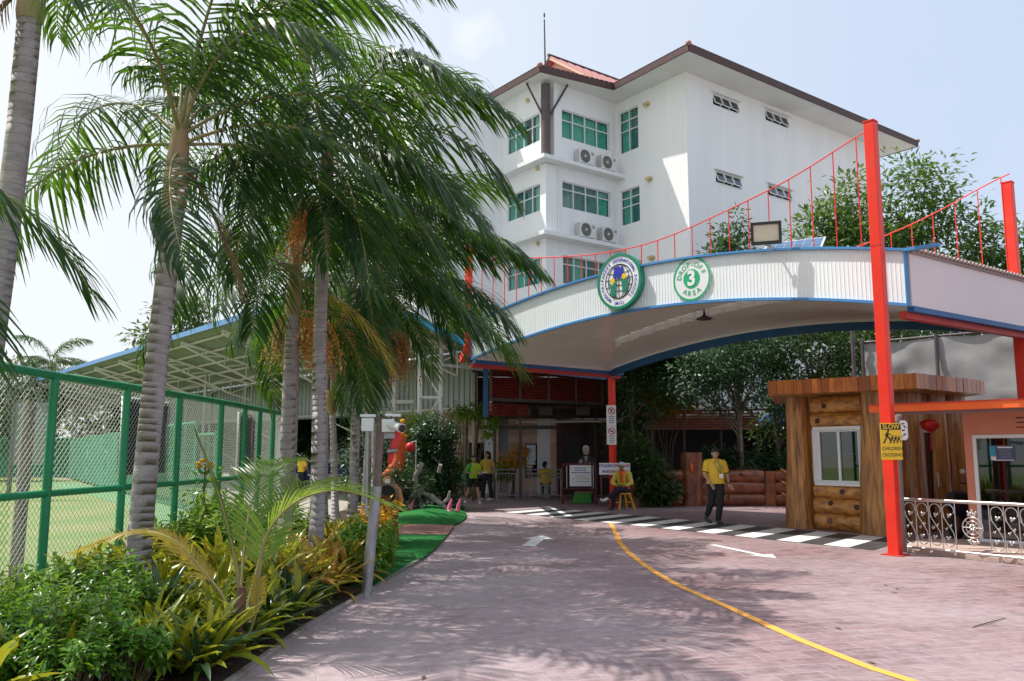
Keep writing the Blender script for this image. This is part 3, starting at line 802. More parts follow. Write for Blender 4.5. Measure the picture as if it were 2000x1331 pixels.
# outdoor air conditioners on the ledges
def ac_unit(c, label):
    t = thing('air_conditioner', label, 'air conditioner', c, math.atan2(dr.y, dr.x), 'air conditioners on the ledges')
    b = MB().box(-.48, .48, -.18, .18, .06, .80); b.build('casing', ac_white, t, bevel=.02, world=False)
    for sx in (-.35, .35): MB().box(sx - .03, sx + .03, -.2, .2, 0, .06).build('foot', galv, t, world=False)
    gr = MB(); RX = Matrix.Rotation(R(90), 3, 'X')
    gr.lathe([(.30, 0), (.315, .018), (.33, 0)], (-.12, -.185, .43), 32, RX, cap=False)
    gr.lathe([(.30, .003), (.0001, .003)], (-.12, -.185, .43), 32, RX, cap=False, mi=1)
    for r in (.09, .14, .19, .24): gr.lathe([(r - .006, 0), (r, .012), (r + .006, 0)], (-.12, -.188, .43), 28, RX, cap=False)
    for k in range(12):
        a = k * math.pi / 6; gr.beam((-.12 + .05 * math.cos(a), -.192, .43 + .05 * math.sin(a)), (-.12 + .31 * math.cos(a + .35), -.192, .43 + .31 * math.sin(a + .35)), .010, .01, up=(0, 1, 0))
    gr.build('fan_grille', [ac_grey, ac_dark], t, world=False)
    MB().lathe([(.06, 0), (.06, .02), (.02, .035)], (-.12, -.19, .43), 14, RX).build('hub', ac_white, t, world=False)
    sd = MB()
    for k in range(9): sd.box(-.49, -.478, -.15, .15, .14 + k * .07, .165 + k * .07)
    sd.build('side_louvre', ac_grey, t, world=False)
    MB().box(.28, .44, -.186, -.178, .55, .70).build('panel', ac_grey, t, world=False)
    return t
for z, fl in ((15.575, 'upper'), (11.885, 'lower')):
    for x, side in ((2.25, 'left'), (3.72, 'right')):
        p = C3 + dr * x + nf * .28
        ac_unit((*p, z), f'white air conditioner, {side} one of the pair on the {fl} ledge')

# ------------------------------------------------------------------ arched gate canopy
GL, GR, GBL, GBR = V((-1.04, 22.0)), V((6.6, 13.85)), V((2.95, 25.2)), V((10.45, 16.6))
gt = (GR - GL).normalized(); gnrm = V((gt.y, -gt.x))          # outward (towards the road)
def arch(s): return 4.05 + .63 * (1 - (2 * s - 1) ** 2)
def gf(s, k=0.0): p = GL.lerp(GR, s) + gnrm * k; return p
def gb(s): return GBL.lerp(GBR, s)
FH = .92
gate = thing('gate_canopy', 'white corrugated arched canopy with blue edging spanning the school drive', 'canopy', (4.6, 19.4, 0))
# ribbed fascia
fm = MB(); nr = 150; vs = []
for i in range(nr):
    for q, off in ((0, 0), (.30, 0), (.42, .006), (.58, .006), (.70, 0)):
        s = min(1, (i + q) / nr); p = gf(s, off)
        vs += [(*p, arch(s)), (*p, arch(s) + FH)]
p = gf(1); vs += [(*p, arch(1)), (*p, arch(1) + FH)]
fm.add(vs, [(2 * i, 2 * i + 2, 2 * i + 3, 2 * i + 1) for i in range(len(vs) // 2 - 1)])
fm.build('fascia', fascia_white, gate, fix=False)
N = 40
ss = [i / N for i in range(N + 1)]
bk = MB(); vs = []
for s in ss: p = gf(s, -.10); vs += [(*p, arch(s)), (*p, arch(s) + FH)]
bk.add(vs, [(2 * i, 2 * i + 1, 2 * i + 3, 2 * i + 2) for i in range(N)]); bk.build('fascia_back', fascia_white, gate, fix=False)
# soffit of narrow strips running across, following the arch
so = MB(); NS = 46; vs = []
nstrip = 30
for j in range(nstrip):
    a0, a1 = j / nstrip, (j + 1) / nstrip
    for (u0, u1, dz) in ((a0, a1 - .0045, 0), (a1 - .0045, a1, .015)):
        vs = []
        for i in range(NS + 1):
            s = i / NS; A, B = gf(s, -.005), gb(s)
            for u in (u0, u1):
                p = A.lerp(B, u); vs.append((*p, arch(s) + .012 + .05 * u * 1.0 + dz))
        so.add(vs, [(2 * i, 2 * i + 1, 2 * i + 3, 2 * i + 2) for i in range(NS)], True)
so.build('soffit', soffit_brown, gate, fix=False)
tp = MB(); vs = []
for s in ss:
    A, B = gf(s, -.02), gb(s); vs += [(*A, arch(s) + FH - .04), (*B, arch(s) + FH - .04)]
tp.add(vs, [(2 * i, 2 * i + 2, 2 * i + 3, 2 * i + 1) for i in range(N)], True); tp.build('roof_sheet', fascia_white, gate, fix=False)
def strip(name, f0, z0, w, h, m, n=40, s0=0, s1=1):
    t = MB(); pts = [V((*f0(s0 + (s1 - s0) * i / n), z0(s0 + (s1 - s0) * i / n))) for i in range(n + 1)]
    ring = []
    for i, p in enumerate(pts):
        d = (pts[min(i + 1, n)] - pts[max(i - 1, 0)]); d.z = 0; d.normalize(); x = V((d.y, -d.x, 0))
        ring += [p + x * w / 2 + V((0, 0, -h / 2)), p + x * w / 2 + V((0, 0, h / 2)), p - x * w / 2 + V((0, 0, h / 2)), p - x * w / 2 + V((0, 0, -h / 2))]
    fs = [(4 * i + k, 4 * i + (k + 1) % 4, 4 * i + 4 + (k + 1) % 4, 4 * i + 4 + k) for i in range(n) for k in range(4)]
    t.add(ring, fs + [(0, 1, 2, 3), (4 * n + 3, 4 * n + 2, 4 * n + 1, 4 * n)])
    return t.build(name, m, gate)
strip('trim', lambda s: gf(s, .01), lambda s: arch(s) + FH + .010, .13, .042, blue_paint)
strip('trim', lambda s: gf(s, .012), lambda s: arch(s) - .010, .08, .05, blue_paint)
MB().beam((*gf(0, .03), arch(0) - .02), (*gf(0, .03), arch(0) + FH + .02), .04, .03).build('trim', blue_paint, gate)
MB().beam((*gf(1, .03), arch(1) - .02), (*gf(1, .03), arch(1) + FH + .02), .05, .03).build('trim', blue_paint, gate)
strip('back_beam', lambda s: gb(s) + V((-gnrm.x, -gnrm.y)) * .06, lambda s: arch(s) - .075, .10, .20, blue_dark)
strip('soffit_edge', lambda s: gb(s) + V((gnrm.x, gnrm.y)) * .05, lambda s: arch(s) + .035, .05, .05, white_paint)
strip('back_fascia', lambda s: gb(s) + V((-gnrm.x, -gnrm.y)) * .09, lambda s: arch(s) + FH / 2 + .04, .06, FH - .05, fascia_white)
# end panels
for A, B, nm in ((GR, GBR, 'end_panel'), (GL, GBL, 'end_panel')):
    d = (B - A).normalized()
    e = MB(); z0, z1 = 4.03, 4.03 + FH + .03
    A2, B2 = A + d * .06, B + d * .5
    side = V((d.y, -d.x)) * .03
    e.prism([(*A2, z0), (*B2, z0), (*B2, z1 - .02), (*A2, z1)], (*side, 0)); e.build(nm, pale_pink, gate)
    MB().beam((*A2, z0 - .05), (*B2, z0 - .05), .12, .09).build('end_trim', blue_dark, gate)
    MB().beam((*(A2 - V((d.y, -d.x)) * .14), z0 - .13), (*(B2 - V((d.y, -d.x)) * .14), z0 - .13), .14, .12).build('end_beam', red_dull, gate)
    L = (B2 - A2).length; c = MB(); nn = int(L / .13)
    for i in range(nn):
        p = A2 + d * (i + .5) * L / nn
        c.tube([(*(p + side * 3.5), z1 + .02), (*(p - V((d.y, -d.x)) * .15), z1 + .03)], .042, 6)
    tag(c.build('sheet_ends', mat('sheet_end', (.30, .22, .20), .6) if 'sheet_end' not in MATS else MATS['sheet_end'], gate), kind='stuff')
    MB().beam((*(A2 + side * .5), z1 - .03), (*(B2 + side * .5), z1 - .03), .10, .05).build('sheet_edge', orange_steel if nm == 'x' else MATS['sheet_end'], gate)
MB().beam((*gf(1, .02), arch(1) + FH + .0), (*(gf(1, .02) + gt * .55), arch(1) + FH - .0), .12, .05).build('trim', blue_paint, gate)
# curved red rails with hanging rods, front and back
RAIL = [(0, 6.74), (.04, 6.66), (.257, 6.28), (.381, 6.11), (.5, 6.07), (.58, 6.16), (.66, 6.33), (.743, 6.52), (.825, 6.74), (.908, 7.08), (.946, 7.24), (1, 7.4)]
def railz(s):
    for (a, za), (b, zb) in zip(RAIL, RAIL[1:]):
        if s <= b: return za + (zb - za) * (s - a) / (b - a)
    return RAIL[-1][1]
def railzs(s): return sum(railz(min(1, max(0, s + k * .02))) for k in (-2, -1, 0, 1, 2)) / 5
for f, s0, s1 in ((lambda s: gf(s, -.06), .012, .947), (lambda s: gb(s), .0, .975)):
    t = MB(); t.tube([(*f(s0 + (s1 - s0) * i / 60), railzs(s0 + (s1 - s0) * i / 60)) for i in range(61)], .014, 6); t.build('rail', red_steel, gate)
    for i in range(24):
        s = s0 + .015 + (s1 - s0 - .03) * i / 23
        MB().tube([(*f(s), arch(s) + FH - .05), (*f(s), railzs(s) - .01)], .0115, 6).build('rod', red_steel, gate)
PILL = [((6.07, 13.70), 7.15, .088, 'tall red square post at the right front of the arch beside the railing'),
        ((10.28, 16.95), 7.15, .098, 'red square post at the right rear of the arch behind the orange roof'),
        ((-1.17, 22.4), 7.15, .078, 'red square post at the left front end of the arch'),
        ((3.03, 25.65), 7.15, .082, 'red square post with white parking notices behind the seated guard')]
for (x, y), h, r, lab in PILL:
    zb_ = 4.42 if x < 0 else 0
    t = thing('gate_post', lab, 'post', (x, y, zb_), math.atan2(gt.y, gt.x), 'red posts of the arch')
    h -= zb_
    MB().box(-r, r, -r, r, 0, h).build('shaft', red_steel, t, bevel=.012, world=False)
    MB().box(-r - .01, r + .01, -r - .01, r + .01, h, h + .02).build('cap', red_steel, t, world=False)
    MB().box(-r - .08, r + .08, -r - .08, r + .08, 0, .015).build('base_plate', red_dull, t, world=False)
    MB().box(-r - .004, r + .004, -r - .004, r + .004, h * .70, h * .70 + .012).build('weld_seam', red_dull, t, world=False)

# round school emblem and round drop-off sign on the fascia
s_e = .4575; s_d = .6195
def face_frame(s, z, k): p = gf(s, k); return frame((*p, z), (gt.x, gt.y, 0), (0, 0, 1), (gnrm.x, gnrm.y, 0))
em = thing('school_emblem', 'large round school emblem with globe and green rim on the arch', 'emblem', (*gf(s_e, .02), 5.32))
ME = face_frame(s_e, 5.33, .03)
MF_ = Matrix.Translation((0, 0, -.06))
def put(mb, name, mats, parent, M, **k):
    w = MB(); w.merge(mb, M); return w.build(name, mats, parent, fix=False, **k)
RE = .62
b = MB(); b.add(disc(RE, 0) + disc(RE, .14), [(i, (i + 1) % 48, 48 + (i + 1) % 48, 48 + i) for i in range(48)]); annulus(b, RE * .90, RE, .14, 48); b.add(disc(RE, 0), [tuple(range(48))[::-1]])
b.add(disc(RE * .9, .14) + disc(RE * .9, .125), [(i, (i + 1) % 48, 48 + (i + 1) % 48, 48 + i) for i in range(48)])
put(b, 'rim', emb_green, em, ME)
b = MB(); b.add(disc(RE * .9, .187), [tuple(range(48))]); put(b, 'face', sign_white, em, ME @ MF_)
b = MB(); rg = RE * .615; zc_ = .194
annulus(b, rg * .965, rg * 1.02, zc_)
def arcline(pts, w=.011):
    for p, q in zip(pts, pts[1:]): b.beam((p[0], p[1], zc_), (q[0], q[1], zc_), w, .006)
arcline([(0, -rg), (0, rg)])
for k in (.42, .78):
    for s in (-1, 1): arcline([(s * k * rg * math.cos(a), rg * math.sin(a)) for a in [math.pi * (i / 20 - .5) for i in range(21)]])
for y, bow in ((.55, .12), (.15, .05), (-.3, -.07), (-.68, -.12)):
    hw = math.sqrt(max(0, 1 - y * y)) * rg
    arcline([(hw * x, rg * (y - bow * (1 - x * x) * (1 if y > 0 else 1))) for x in [i / 8 - 1 for i in range(17)]])
put(b, 'globe_lines', ink_black, em, ME @ MF_)
b = MB()   # two blue figures holding hands, read as a letter form
def poly(mb, pts, z=.200, mi=0): mb.prism([(x * rg, y * rg, z) for x, y in pts], (0, 0, .006), mi)
poly(b, [(-.34, .14), (-.20, .14), (-.13, .50), (-.10, .14), (.03, .14), (.05, .86), (-.12, .86), (-.15, .66), (-.18, .86), (-.32, .86)])
poly(b, [(.06, .14), (.16, .14), (.20, .46), (.25, .14), (.40, .14), (.35, .86), (.20, .86), (.16, .62), (.12, .86), (.04, .86)])
put(b, 'blue_figures', ink_blue, em, ME @ MF_)
for cx, cy in ((-.40, .0), (.44, .17)):
    b = MB(); poly(b, [(cx - .14, cy - .86), (cx + .14, cy - .84), (cx + .19, cy - .45), (cx + .22, cy - .22), (cx + .36, cy + .05), (cx + .28, cy + .09), (cx + .10, cy - .17), (cx - .10, cy - .17), (cx - .30, cy + .05), (cx - .40, cy + .0), (cx - .20, cy - .24), (cx - .17, cy - .45)], .208)
    put(b, 'green_child', emb_green, em, ME @ MF_)
    b = MB(); b.prism([(rg * cx + .16 * rg * math.cos(k * .5236), rg * (cy + .06) + .17 * rg * math.sin(k * .5236), .214) for k in range(12)], (0, 0, .006)); put(b, 'yellow_head', sign_yellow, em, ME @ MF_)
b = MB()
ring_text(b, 'MOOLTRIPAKDEE', RE * .755, .098, -90, 9.5, bold=.03)
ring_text(b, 'INTERNATIONAL', RE * .755, .098, 24, 7.2, bold=.03)
ring_text(b, 'SCHOOL', RE * .755, .098, 111, 11.3, bold=.03)
put(b, 'lettering', ink_blue, em, ME @ Matrix.Translation((0, 0, .13)))
put(text('(M.I.S.)', .095, .02, .006), 'lettering', ink_blue, em, ME @ Matrix.Translation((.0, -RE * .775, .13)))

ds = thing('drop_off_sign', 'round white and green drop-off area sign numbered three on the arch', 'sign', (*gf(s_d, .03), 5.12))
MD = face_frame(s_d, 5.125, .026); RD = .455
b = MB(); b.add(disc(RD, 0) + disc(RD, .012), [(i, (i + 1) % 48, 48 + (i + 1) % 48, 48 + i) for i in range(48)] + [tuple(range(48, 96))]); put(b, 'face', sign_white, ds, MD)
b = MB(); annulus(b, RD * .905, RD * .995, .016); b.add(disc(RD * .44, .016), [tuple(range(48))]); put(b, 'green_ring', sign_green, ds, MD)
b = MB(); ring_text(b, 'DROP', RD * .655, .15, -46, 21, bold=.012); ring_text(b, '-', RD * .655, .15, 4, 20, bold=.02); ring_text(b, 'OFF', RD * .655, .15, 47, 22, bold=.012)
ring_text(b, 'AREA', RD * .67, .15, 180, 22, inward=True, bold=.012); put(b, 'lettering', sign_green, ds, MD @ Matrix.Translation((0, 0, .012)))
put(text('3', .42, .04, .006), 'numeral', sign_white, ds, MD @ Matrix.Translation((0, 0, .017)))

# floodlight and solar panel on top of the arch
s_f = .789
fl = thing('floodlight', 'rectangular black floodlight with pale lens standing on top of the arch', 'floodlight', (*gf(s_f, .08), arch(s_f) + FH + .03))
MF = frame((*gf(s_f, .35), 5.66), V((.95, -.31, 0)).normalized(), V((-.04, -.14, .99)).normalized(), V((-.31, -.93, -.14)).normalized())
b = MB(); hw, hh = .275, .21
for (x0, x1, y0, y1) in ((-hw, hw, hh - .05, hh), (-hw, hw, -hh, -hh + .06), (-hw, -hw + .05, -hh + .06, hh - .05), (hw - .05, hw, -hh + .06, hh - .05)): b.box(x0, x1, y0, y1, 0, .05)
b.box(-hw, hw, -hh, hh, -.06, 0)
put(b, 'housing', black_metal, fl, MF)
b = MB(); b.box(-hw + .05, hw - .05, -hh + .06, hh - .05, .005, .02); put(b, 'lens', lamp_face, fl, MF)
b = MB(); b.beam((0, 0, -.1), (0, -hh - .02, -.1), .05, .03); put(b, 'bracket', galv, fl, MF)
MB().tube([(*gf(s_f, .33), 5.47), (*gf(s_f, .25), 5.42), (*gf(s_f, .05), 5.40)], .022, 6).build('arm', galv, fl)
sp = thing('solar_panel', 'small blue framed solar panel tilted behind the floodlight', 'solar panel', (*gf(s_f + .015, -.35), arch(s_f) + FH))
MS = frame((*gf(s_f + .012, -.40), arch(s_f) + FH + .14), V((.86, -.5, 0)).normalized(), V((.42, .74, .5)).normalized(), V((-.25, -.43, .866)).normalized())
b = MB(); b.box(-.55, .55, -.33, .33, -.02, .0); put(b, 'frame', alu, sp, MS)
b = MB()
for i in range(6):
    for j in range(4): b.box(-.52 + i * .175, -.52 + i * .175 + .165, -.30 + j * .152, -.30 + j * .152 + .142, .001, .005)
tag(put(b, 'cells', solar_blue, sp, MS), kind='stuff')
b = MB(); b.beam((0, 0, -.02), (0, .0, -.3), .04, .04); put(b, 'stand', galv, sp, MS)
t = thing('pendant_lamp', 'dark dish pendant lamp hanging under the middle of the arch', 'lamp', (4.16, 18.05, 4.60))
MB().lathe([(.02, .14), (.03, .06), (.08, .03), (.17, -.01), (.18, -.03), (.15, -.03), (.03, .0)], (0, 0, -.10), 24).build('shade', black_metal, t, world=False)
MB().tube([(0, 0, .1), (0, 0, -.02)], .012, 6).build('stem', black_metal, t, world=False)

# ------------------------------------------------------------------ log guard booth
rng = random.Random(5)
booth = thing('guard_booth', 'varnished log guard booth with thick timber roof beside the crossing', 'booth', (7.6, 18.3, 0))
BA, BN, BC = V((6.25, 18.75)), V((7.42, 17.02)), V((9.62, 18.35))
f1 = (BN - BA).normalized(); n1 = V((f1.y, -f1.x)); f2 = (BC - BN).normalized(); n2 = V((f2.y, -f2.x))
def rough_trunk(c, r0, r1, h, seed, lean=(0, 0), m=None, parent=None, name='trunk_post'):
    rg_ = random.Random(seed); n, k = 22, 14; t = MB(); vs = []
    ph = [rg_.uniform(0, 6.28) for _ in range(5)]
    for j in range(k + 1):
        z = h * j / k; r = r1 + (r0 - r1) * (1 - j / k) ** 1.8
        for i in range(n):
            a = 2 * math.pi * i / n
            q = 1 + .05 * math.sin(3 * a + ph[0] + z * .5) + .05 * math.sin(5 * a + ph[1] - z * .7) + .03 * math.sin(9 * a + ph[2] + z) + .03 * math.sin(2 * a + ph[3] + 2 * z)
            vs.append((c[0] + lean[0] * z / h + r * q * math.cos(a), c[1] + lean[1] * z / h + r * q * math.sin(a), z))
    t.add(vs, [(j * n + i, j * n + (i + 1) % n, (j + 1) * n + (i + 1) % n, (j + 1) * n + i) for j in range(k) for i in range(n)], True)
    t.add(vs[-n:], [tuple(range(n))])
    return t.build(name, m or wood_trunk, parent, fix=False)
rough_trunk((BA.x + .08, BA.y - .02), .36, .28, 2.84, 1, parent=booth)
rough_trunk((BN.x - .02, BN.y + .12), .40, .33, 2.84, 2, parent=booth)
rough_trunk((BN.x + .95 * f2.x, BN.y + .95 * f2.y + .12), .30, .25, 2.84, 3, parent=booth)
rough_trunk((BC.x - .10, BC.y + .05), .36, .28, 2.84, 4, parent=booth)
rough_trunk((BC.x - .75 * f2.x, BC.y - .75 * f2.y + .1), .27, .23, 2.84, 7, parent=booth)
# body behind the logs
wx0, wx1, wz0, wz1 = .62, 1.64, .98, 2.10
LW = (BN - BA).length
body = MB(); wallh(body, BA - n1 * .06, f1, n1, LW, 0, 2.86, [(wx0, wx1, wz0, wz1)], .14)
L2 = (BC - BN).length
dx0, dx1 = 1.05, 1.80
wallh(body, BN - n2 * .05, f2, n2, L2, 0, 2.86, [(dx0, dx1, 0.05, 2.12)], .14)
BD = BC + V((-1.2, 2.0)); BE = BA + V((.8, 1.9))
for p, q in ((BC, BD), (BD, BE), (BE, BA)): body.quad((*p, 0), (*q, 0), (*q, 2.86), (*p, 2.86))
body.build('wall', wood_trunk, booth, fix=False)
def log(p, q, r, seed, m, parent, k=12, n=14, squash=.8):
    rg_ = random.Random(seed); p, q = V(p), V(q); d = (q - p).normalized(); y = V((0, 0, 1)); x = d.cross(y)
    a1, a2 = rg_.uniform(0, 6), rg_.uniform(0, 6); vs = []
    for j in range(k + 1):
        t = j / k; e = .90 if j in (0, k) else 1
        for i in range(n):
            a = 2 * math.pi * i / n; w = 1 + .05 * math.sin(a * 2 + a1 + t * 3) + .04 * math.sin(a * 3 + a2 - t * 5) + .03 * math.sin(t * 9 + a1)
            vs.append(p.lerp(q, t) + (x * math.cos(a) * squash + y * math.sin(a)) * r * e * w)
    mb = MB().add(vs, [(j * n + i, j * n + (i + 1) % n, (j + 1) * n + (i + 1) % n, (j + 1) * n + i) for j in range(k) for i in range(n)], True)
    mb.add(vs[:n], [tuple(range(n))[::-1]]); mb.add(vs[-n:], [tuple(range(n))])
    lo = mb.build('log', m, parent, fix=False)
    for _ in range(rg_.choice((1, 1, 2))):
        t = rg_.uniform(.15, .85); a = rg_.uniform(-.3, .5)
        c = p.lerp(q, t) + (x * math.cos(a) * squash + y * math.sin(a)) * r * .99
        nn = (x * math.cos(a) + y * math.sin(a)).normalized(); M3 = nn.to_track_quat('Z', 'Y').to_matrix()
        MB().lathe([(.055, -.01), (.055, .012), (.035, .016), (.030, .004), (.0001, .006)], c, 10, M3).build('knot', knot, lo)
    return lo
for i, (z, r) in enumerate(((.17, .19), (.50, .18), (.80, .165), (2.29, .17), (2.62, .175))):
    a, b = BA + f1 * .50, BA + f1 * 1.72
    log((*(a + n1 * .02), z), (*(b + n1 * .02), z), r, 20 + i, wood_log, booth)
window(booth, BA - n1 * .0, f1, n1, wx0, wx1, wz0, wz1, 2, [], [None], fr=.055, inset=-.05, glass=glass_dark)
w = MB(); c = BA + f1 * (wx0 + wx1) / 2 + n1 * .075
for z in (wz0 - .02, wz1 + .02): w.beam((*(c - f1 * .57), z), (*(c + f1 * .57), z), .16, .07)
for x in (wx0 - .035, wx1 + .035): w.beam((*(BA + f1 * x + n1 * .075), wz0), (*(BA + f1 * x + n1 * .075), wz1), .16, .07)
for z in (1.40, 1.58): w.beam((*(BA + f1 * (wx0 + .55) + n1 * .02), z), (*(BA + f1 * (wx1 - .06) + n1 * .02), z), .02, .03)
w.build('window_surround', alu, booth, bevel=.006)
# door
window(booth, BN, f2, n2, dx0, dx1, .05, 2.12, 1, [], [None], fr=.09, inset=.02, glass=glass_dark)
MB().beam((*(BN + f2 * (dx1 - .12) + n2 * .05), .9), (*(BN + f2 * (dx1 - .12) + n2 * .05), 1.2), .03, .04).build('door_handle', alu, booth)
# thick roof with upright boards along its edge
RA, RN, RC = V((5.42, 17.9)), V((7.66, 15.95)), V((9.95, 17.75)); RD_, RE_ = V((9.6, 20.6)), V((6.6, 21.2))
rp = [RA, RN, RC, RD_, RE_]
deck = MB(); inn = []
cen = V((7.7, 18.6))
for p in rp: inn.append(p + (cen - p).normalized() * .10)
deck.prism([(*p, 2.83) for p in inn], (0, 0, .26)); deck.build('roof', wood_trunk, booth, fix=False)
for p, q in zip(rp, rp[1:] + rp[:1]):
    L = (q - p).length; d = (q - p).normalized(); nn = V((d.y, -d.x)); x = 0
    while x < L - .02:
        w = min(rng.uniform(.13, .24), L - x)
        b = MB(); c = p + d * (x + w / 2) - nn * (.04 + rng.uniform(0, .012))
        b.obox((*c, 2.965 + rng.uniform(-.006, .006)), (V((*d, 0)), V((*nn, 0)), up), (w / 2 - .004, .04, .145))
        b.build('board', wood_roof, booth)
        x += w
# red lantern under the eave
ln = thing('red_lantern', 'red heart shaped lantern with tassel hanging by the booth door', 'lantern', (8.42, 17.1, 2.12))
MB().lathe([(.03, -.10), (.07, -.09), (.15, -.02), (.19, .06), (.17, .12), (.09, .15), (.03, .155)], (0, 0, 0), 18).build('shade', lantern_red, ln, world=False)
for k in range(8): MB().tube([(.03 * math.cos(k * .785), .03 * math.sin(k * .785), -.1), (.155 * math.cos(k * .785), .155 * math.sin(k * .785), -.02), (.195 * math.cos(k * .785), .195 * math.sin(k * .785), .06), (.09 * math.cos(k * .785), .09 * math.sin(k * .785), .15)], .005, 4).build('rib', red_dull, ln, world=False)
tt = MB(); tt.tube([(0, 0, .155), (0, 0, .58)], .004, 4); tt.ell((0, 0, -.2), (.03, .03, .03), 8, 6); tt.tube([(0, 0, -.1), (0, 0, -.24)], .006, 4); tt.lathe([(.015, -.24), (.024, -.40), (.02, -.46)], (0, 0, 0), 8); tt.build('tassel', lantern_red, ln, world=False)

# ------------------------------------------------------------------ guardhouse on the right
gh = thing('guardhouse', 'salmon painted guardhouse with orange eave beam and white framed window', 'guardhouse', (8.4, 15.2, 0))
E0 = V((6.36, 15.05)); ed = V((.697, -.717)); en = V((ed.y, -ed.x))
S0 = V((8.10, 15.24)); sd = V((.682, -.731)); sn = V((sd.y, -sd.x))
sv = -sn
sw = MB(); wallh(sw, S0, sd, sn, 6.0, -.0, 2.36, [(.14, 3.2, .06, 1.92)], .12)
q = S0 + sv * .16
sw.quad((*S0, 0), (*(S0 + sv * 4), 0), (*(S0 + sv * 4), 2.36), (*S0, 2.36))
sw.quad((*(S0 + sd * 6), 0), (*(S0 + sd * 6 + sv * 4), 0), (*(S0 + sd * 6 + sv * 4), 2.36), (*(S0 + sd * 6), 2.36))
sw.quad((*(S0 + sv * 4), 0), (*(S0 + sd * 6 + sv * 4), 0), (*(S0 + sd * 6 + sv * 4), 2.36), (*(S0 + sv * 4), 2.36))
sw.build('wall', salmon, gh, fix=False)
MB().beam((*(S0 - sn * -.002 + sd * 1.02 + sn * .001), 2.0), (*(S0 + sd * 1.02 + sn * .001), 2.34), .012, .012).build('wall_joint', mat('salmon_dark', (.34, .11, .07), .8), gh)
for z in (2.04, 2.12, 2.20):
    MB().beam((*(S0 + sd * .86 + sn * .004), z), (*(S0 + sd * .98 + sn * .004), z), .012, .016).build('vent_slot', ink_black, gh)
window(gh, S0, sd, sn, .14, 3.2, .06, 1.92, 2, [], [None, None], fr=.06, inset=.02, glass=glass_dark)
po = MB(); pc = S0 + sd * .60 - sn * .012
po.obox((*pc, 1.60), (V((*sd, 0)), V((*sn, 0)), up), (.20, .004, .135)); poo = po.build('poster', poster_blue, gh)
for (x, z, w, h, m) in ((-.15, .03, .045, .09, poster_cyan), (-.14, -.08, .04, .04, card_white), (.05, .10, .12, .012, card_white), (.02, -.12, .16, .006, card_white)):
    MB().obox((*(pc + sd * x + sn * .006), 1.60 + z), (V((*sd, 0)), V((*sn, 0)), up), (w, .002, h)).build('poster_print', m, poo)
for k in range(7): MB().obox((*(pc + sd * .05 + sn * .006), 1.67 - k * .024), (V((*sd, 0)), V((*sn, 0)), up), (.11 - .015 * (k % 3), .002, .004)).build('poster_print', ink_grey, poo)
inb = MB(); fo_ = S0 - sn * 3.6; inb.quad((*(fo_), .02), (*(fo_ + sd * 6), .02), (*(fo_ + sd * 6), 2.3), (*fo_, 2.3)); inb.quad((*(S0 - sn * .2), .03), (*(S0 + sd * 6 - sn * .2), .03), (*(fo_ + sd * 6), .03), (*fo_, .03)); inb.build('inner_wall', mat('inner_green_wall', (.06, .16, .10), .8, col2=(.03, .08, .06), nscale=1), gh, fix=False)
for x in (.35, 1.2): MB().box(0, 0, 0, 0, 0, 0) if False else MB().beam((*(S0 + sd * x - sn * 1.2), .03), (*(S0 + sd * x - sn * 1.2), 2.3), .25, .06).build('inner_curtain', curtain_teal, gh)
MB().beam((*E0, 2.38), (*(E0 + ed * 8), 2.38), .10, .14).build('eave_beam', orange_steel, gh, bevel=.01)
MB().beam((*(E0 - en * .10 + ed * .25), 2.30), (*(E0 - en * .10 + ed * 8), 2.30), .08, .07).build('gutter', pole_brown, gh)
MB().beam((*(E0 + en * .012), 2.445), (*(E0 + ed * 8 + en * .012), 2.445), .11, .02).build('eave_lip', red_dull, gh)
rfm = MB(); a, b = E0 - en * .02, E0 + ed * 8 - en * .02
rfm.prism([(*a, 2.41), (*b, 2.41), (*(b - en * 4.8), 2.50), (*(a + ed * 1.6 - en * 4.8), 2.50)], (0, 0, .03)); rfm.build('roof', brown_trim, gh, fix=False)
for k in range(9):
    p = E0 + ed * (.5 + k * .9) - en * .12
    MB().beam((*p, 2.345), (*(p - en * 1.2), 2.37), .05, .07).build('rafter', pole_dark, gh)
cf = MB(); cf.quad((*(E0 + ed * .2 - en * .1), 2.40), (*(E0 + ed * 8 - en * .1), 2.40), (*(E0 + ed * 8 - en * 1.5), 2.42), (*(E0 + ed * 1.2 - en * 1.5), 2.42)); cf.build('eave_lining', pole_dark, gh, fix=False)
MB().prism([(6.30, 14.20, -.01), (9.6, 9.1, -.01), (12.8, 11.2, -.01), (8.75, 15.45, -.01), (7.4, 15.6, -.01)], (0, 0, .08)).build('plinth', mat('plinth_concrete', (.42, .30, .25), .8, col2=(.5, .38, .33), nscale=3), gh, bevel=.01)

# brown pipe post with the signs
pp = thing('pipe_post', 'brown round pipe post standing right beside the tall red post', 'post', (6.27, 13.86, 0))
MB().tube([(0, 0, 0), (0, 0, 2.10), (.02, .04, 2.16), (.16, .22, 2.19)], .058, 14).build('pipe', pole_brown, pp, world=False)
MB().lathe([(.09, 0), (.09, .02), (.062, .03)], (0, 0, 0), 14).build('flange', pole_brown, pp, world=False)
sl = thing('warning_sign', 'yellow slow children crossing sign fixed to the red post', 'sign', (6.045, 13.555, 1.5))
sx_, sy_ = V((.985, .17, 0)).normalized(), V((0, 0, 1)); sz_ = sx_.cross(sy_)
MSL = frame((6.045, 13.555, 1.785), sx_, sy_, sz_)
b = MB(); b.box(-.185, .185, -.29, .29, -.008, .004); put(b, 'board', sign_yellow, sl, MSL, bevel=.004)
b = MB(); b.box(-.172, .172, .185, .277, .004, .007); put(b, 'black_band', ink_black, sl, MSL)
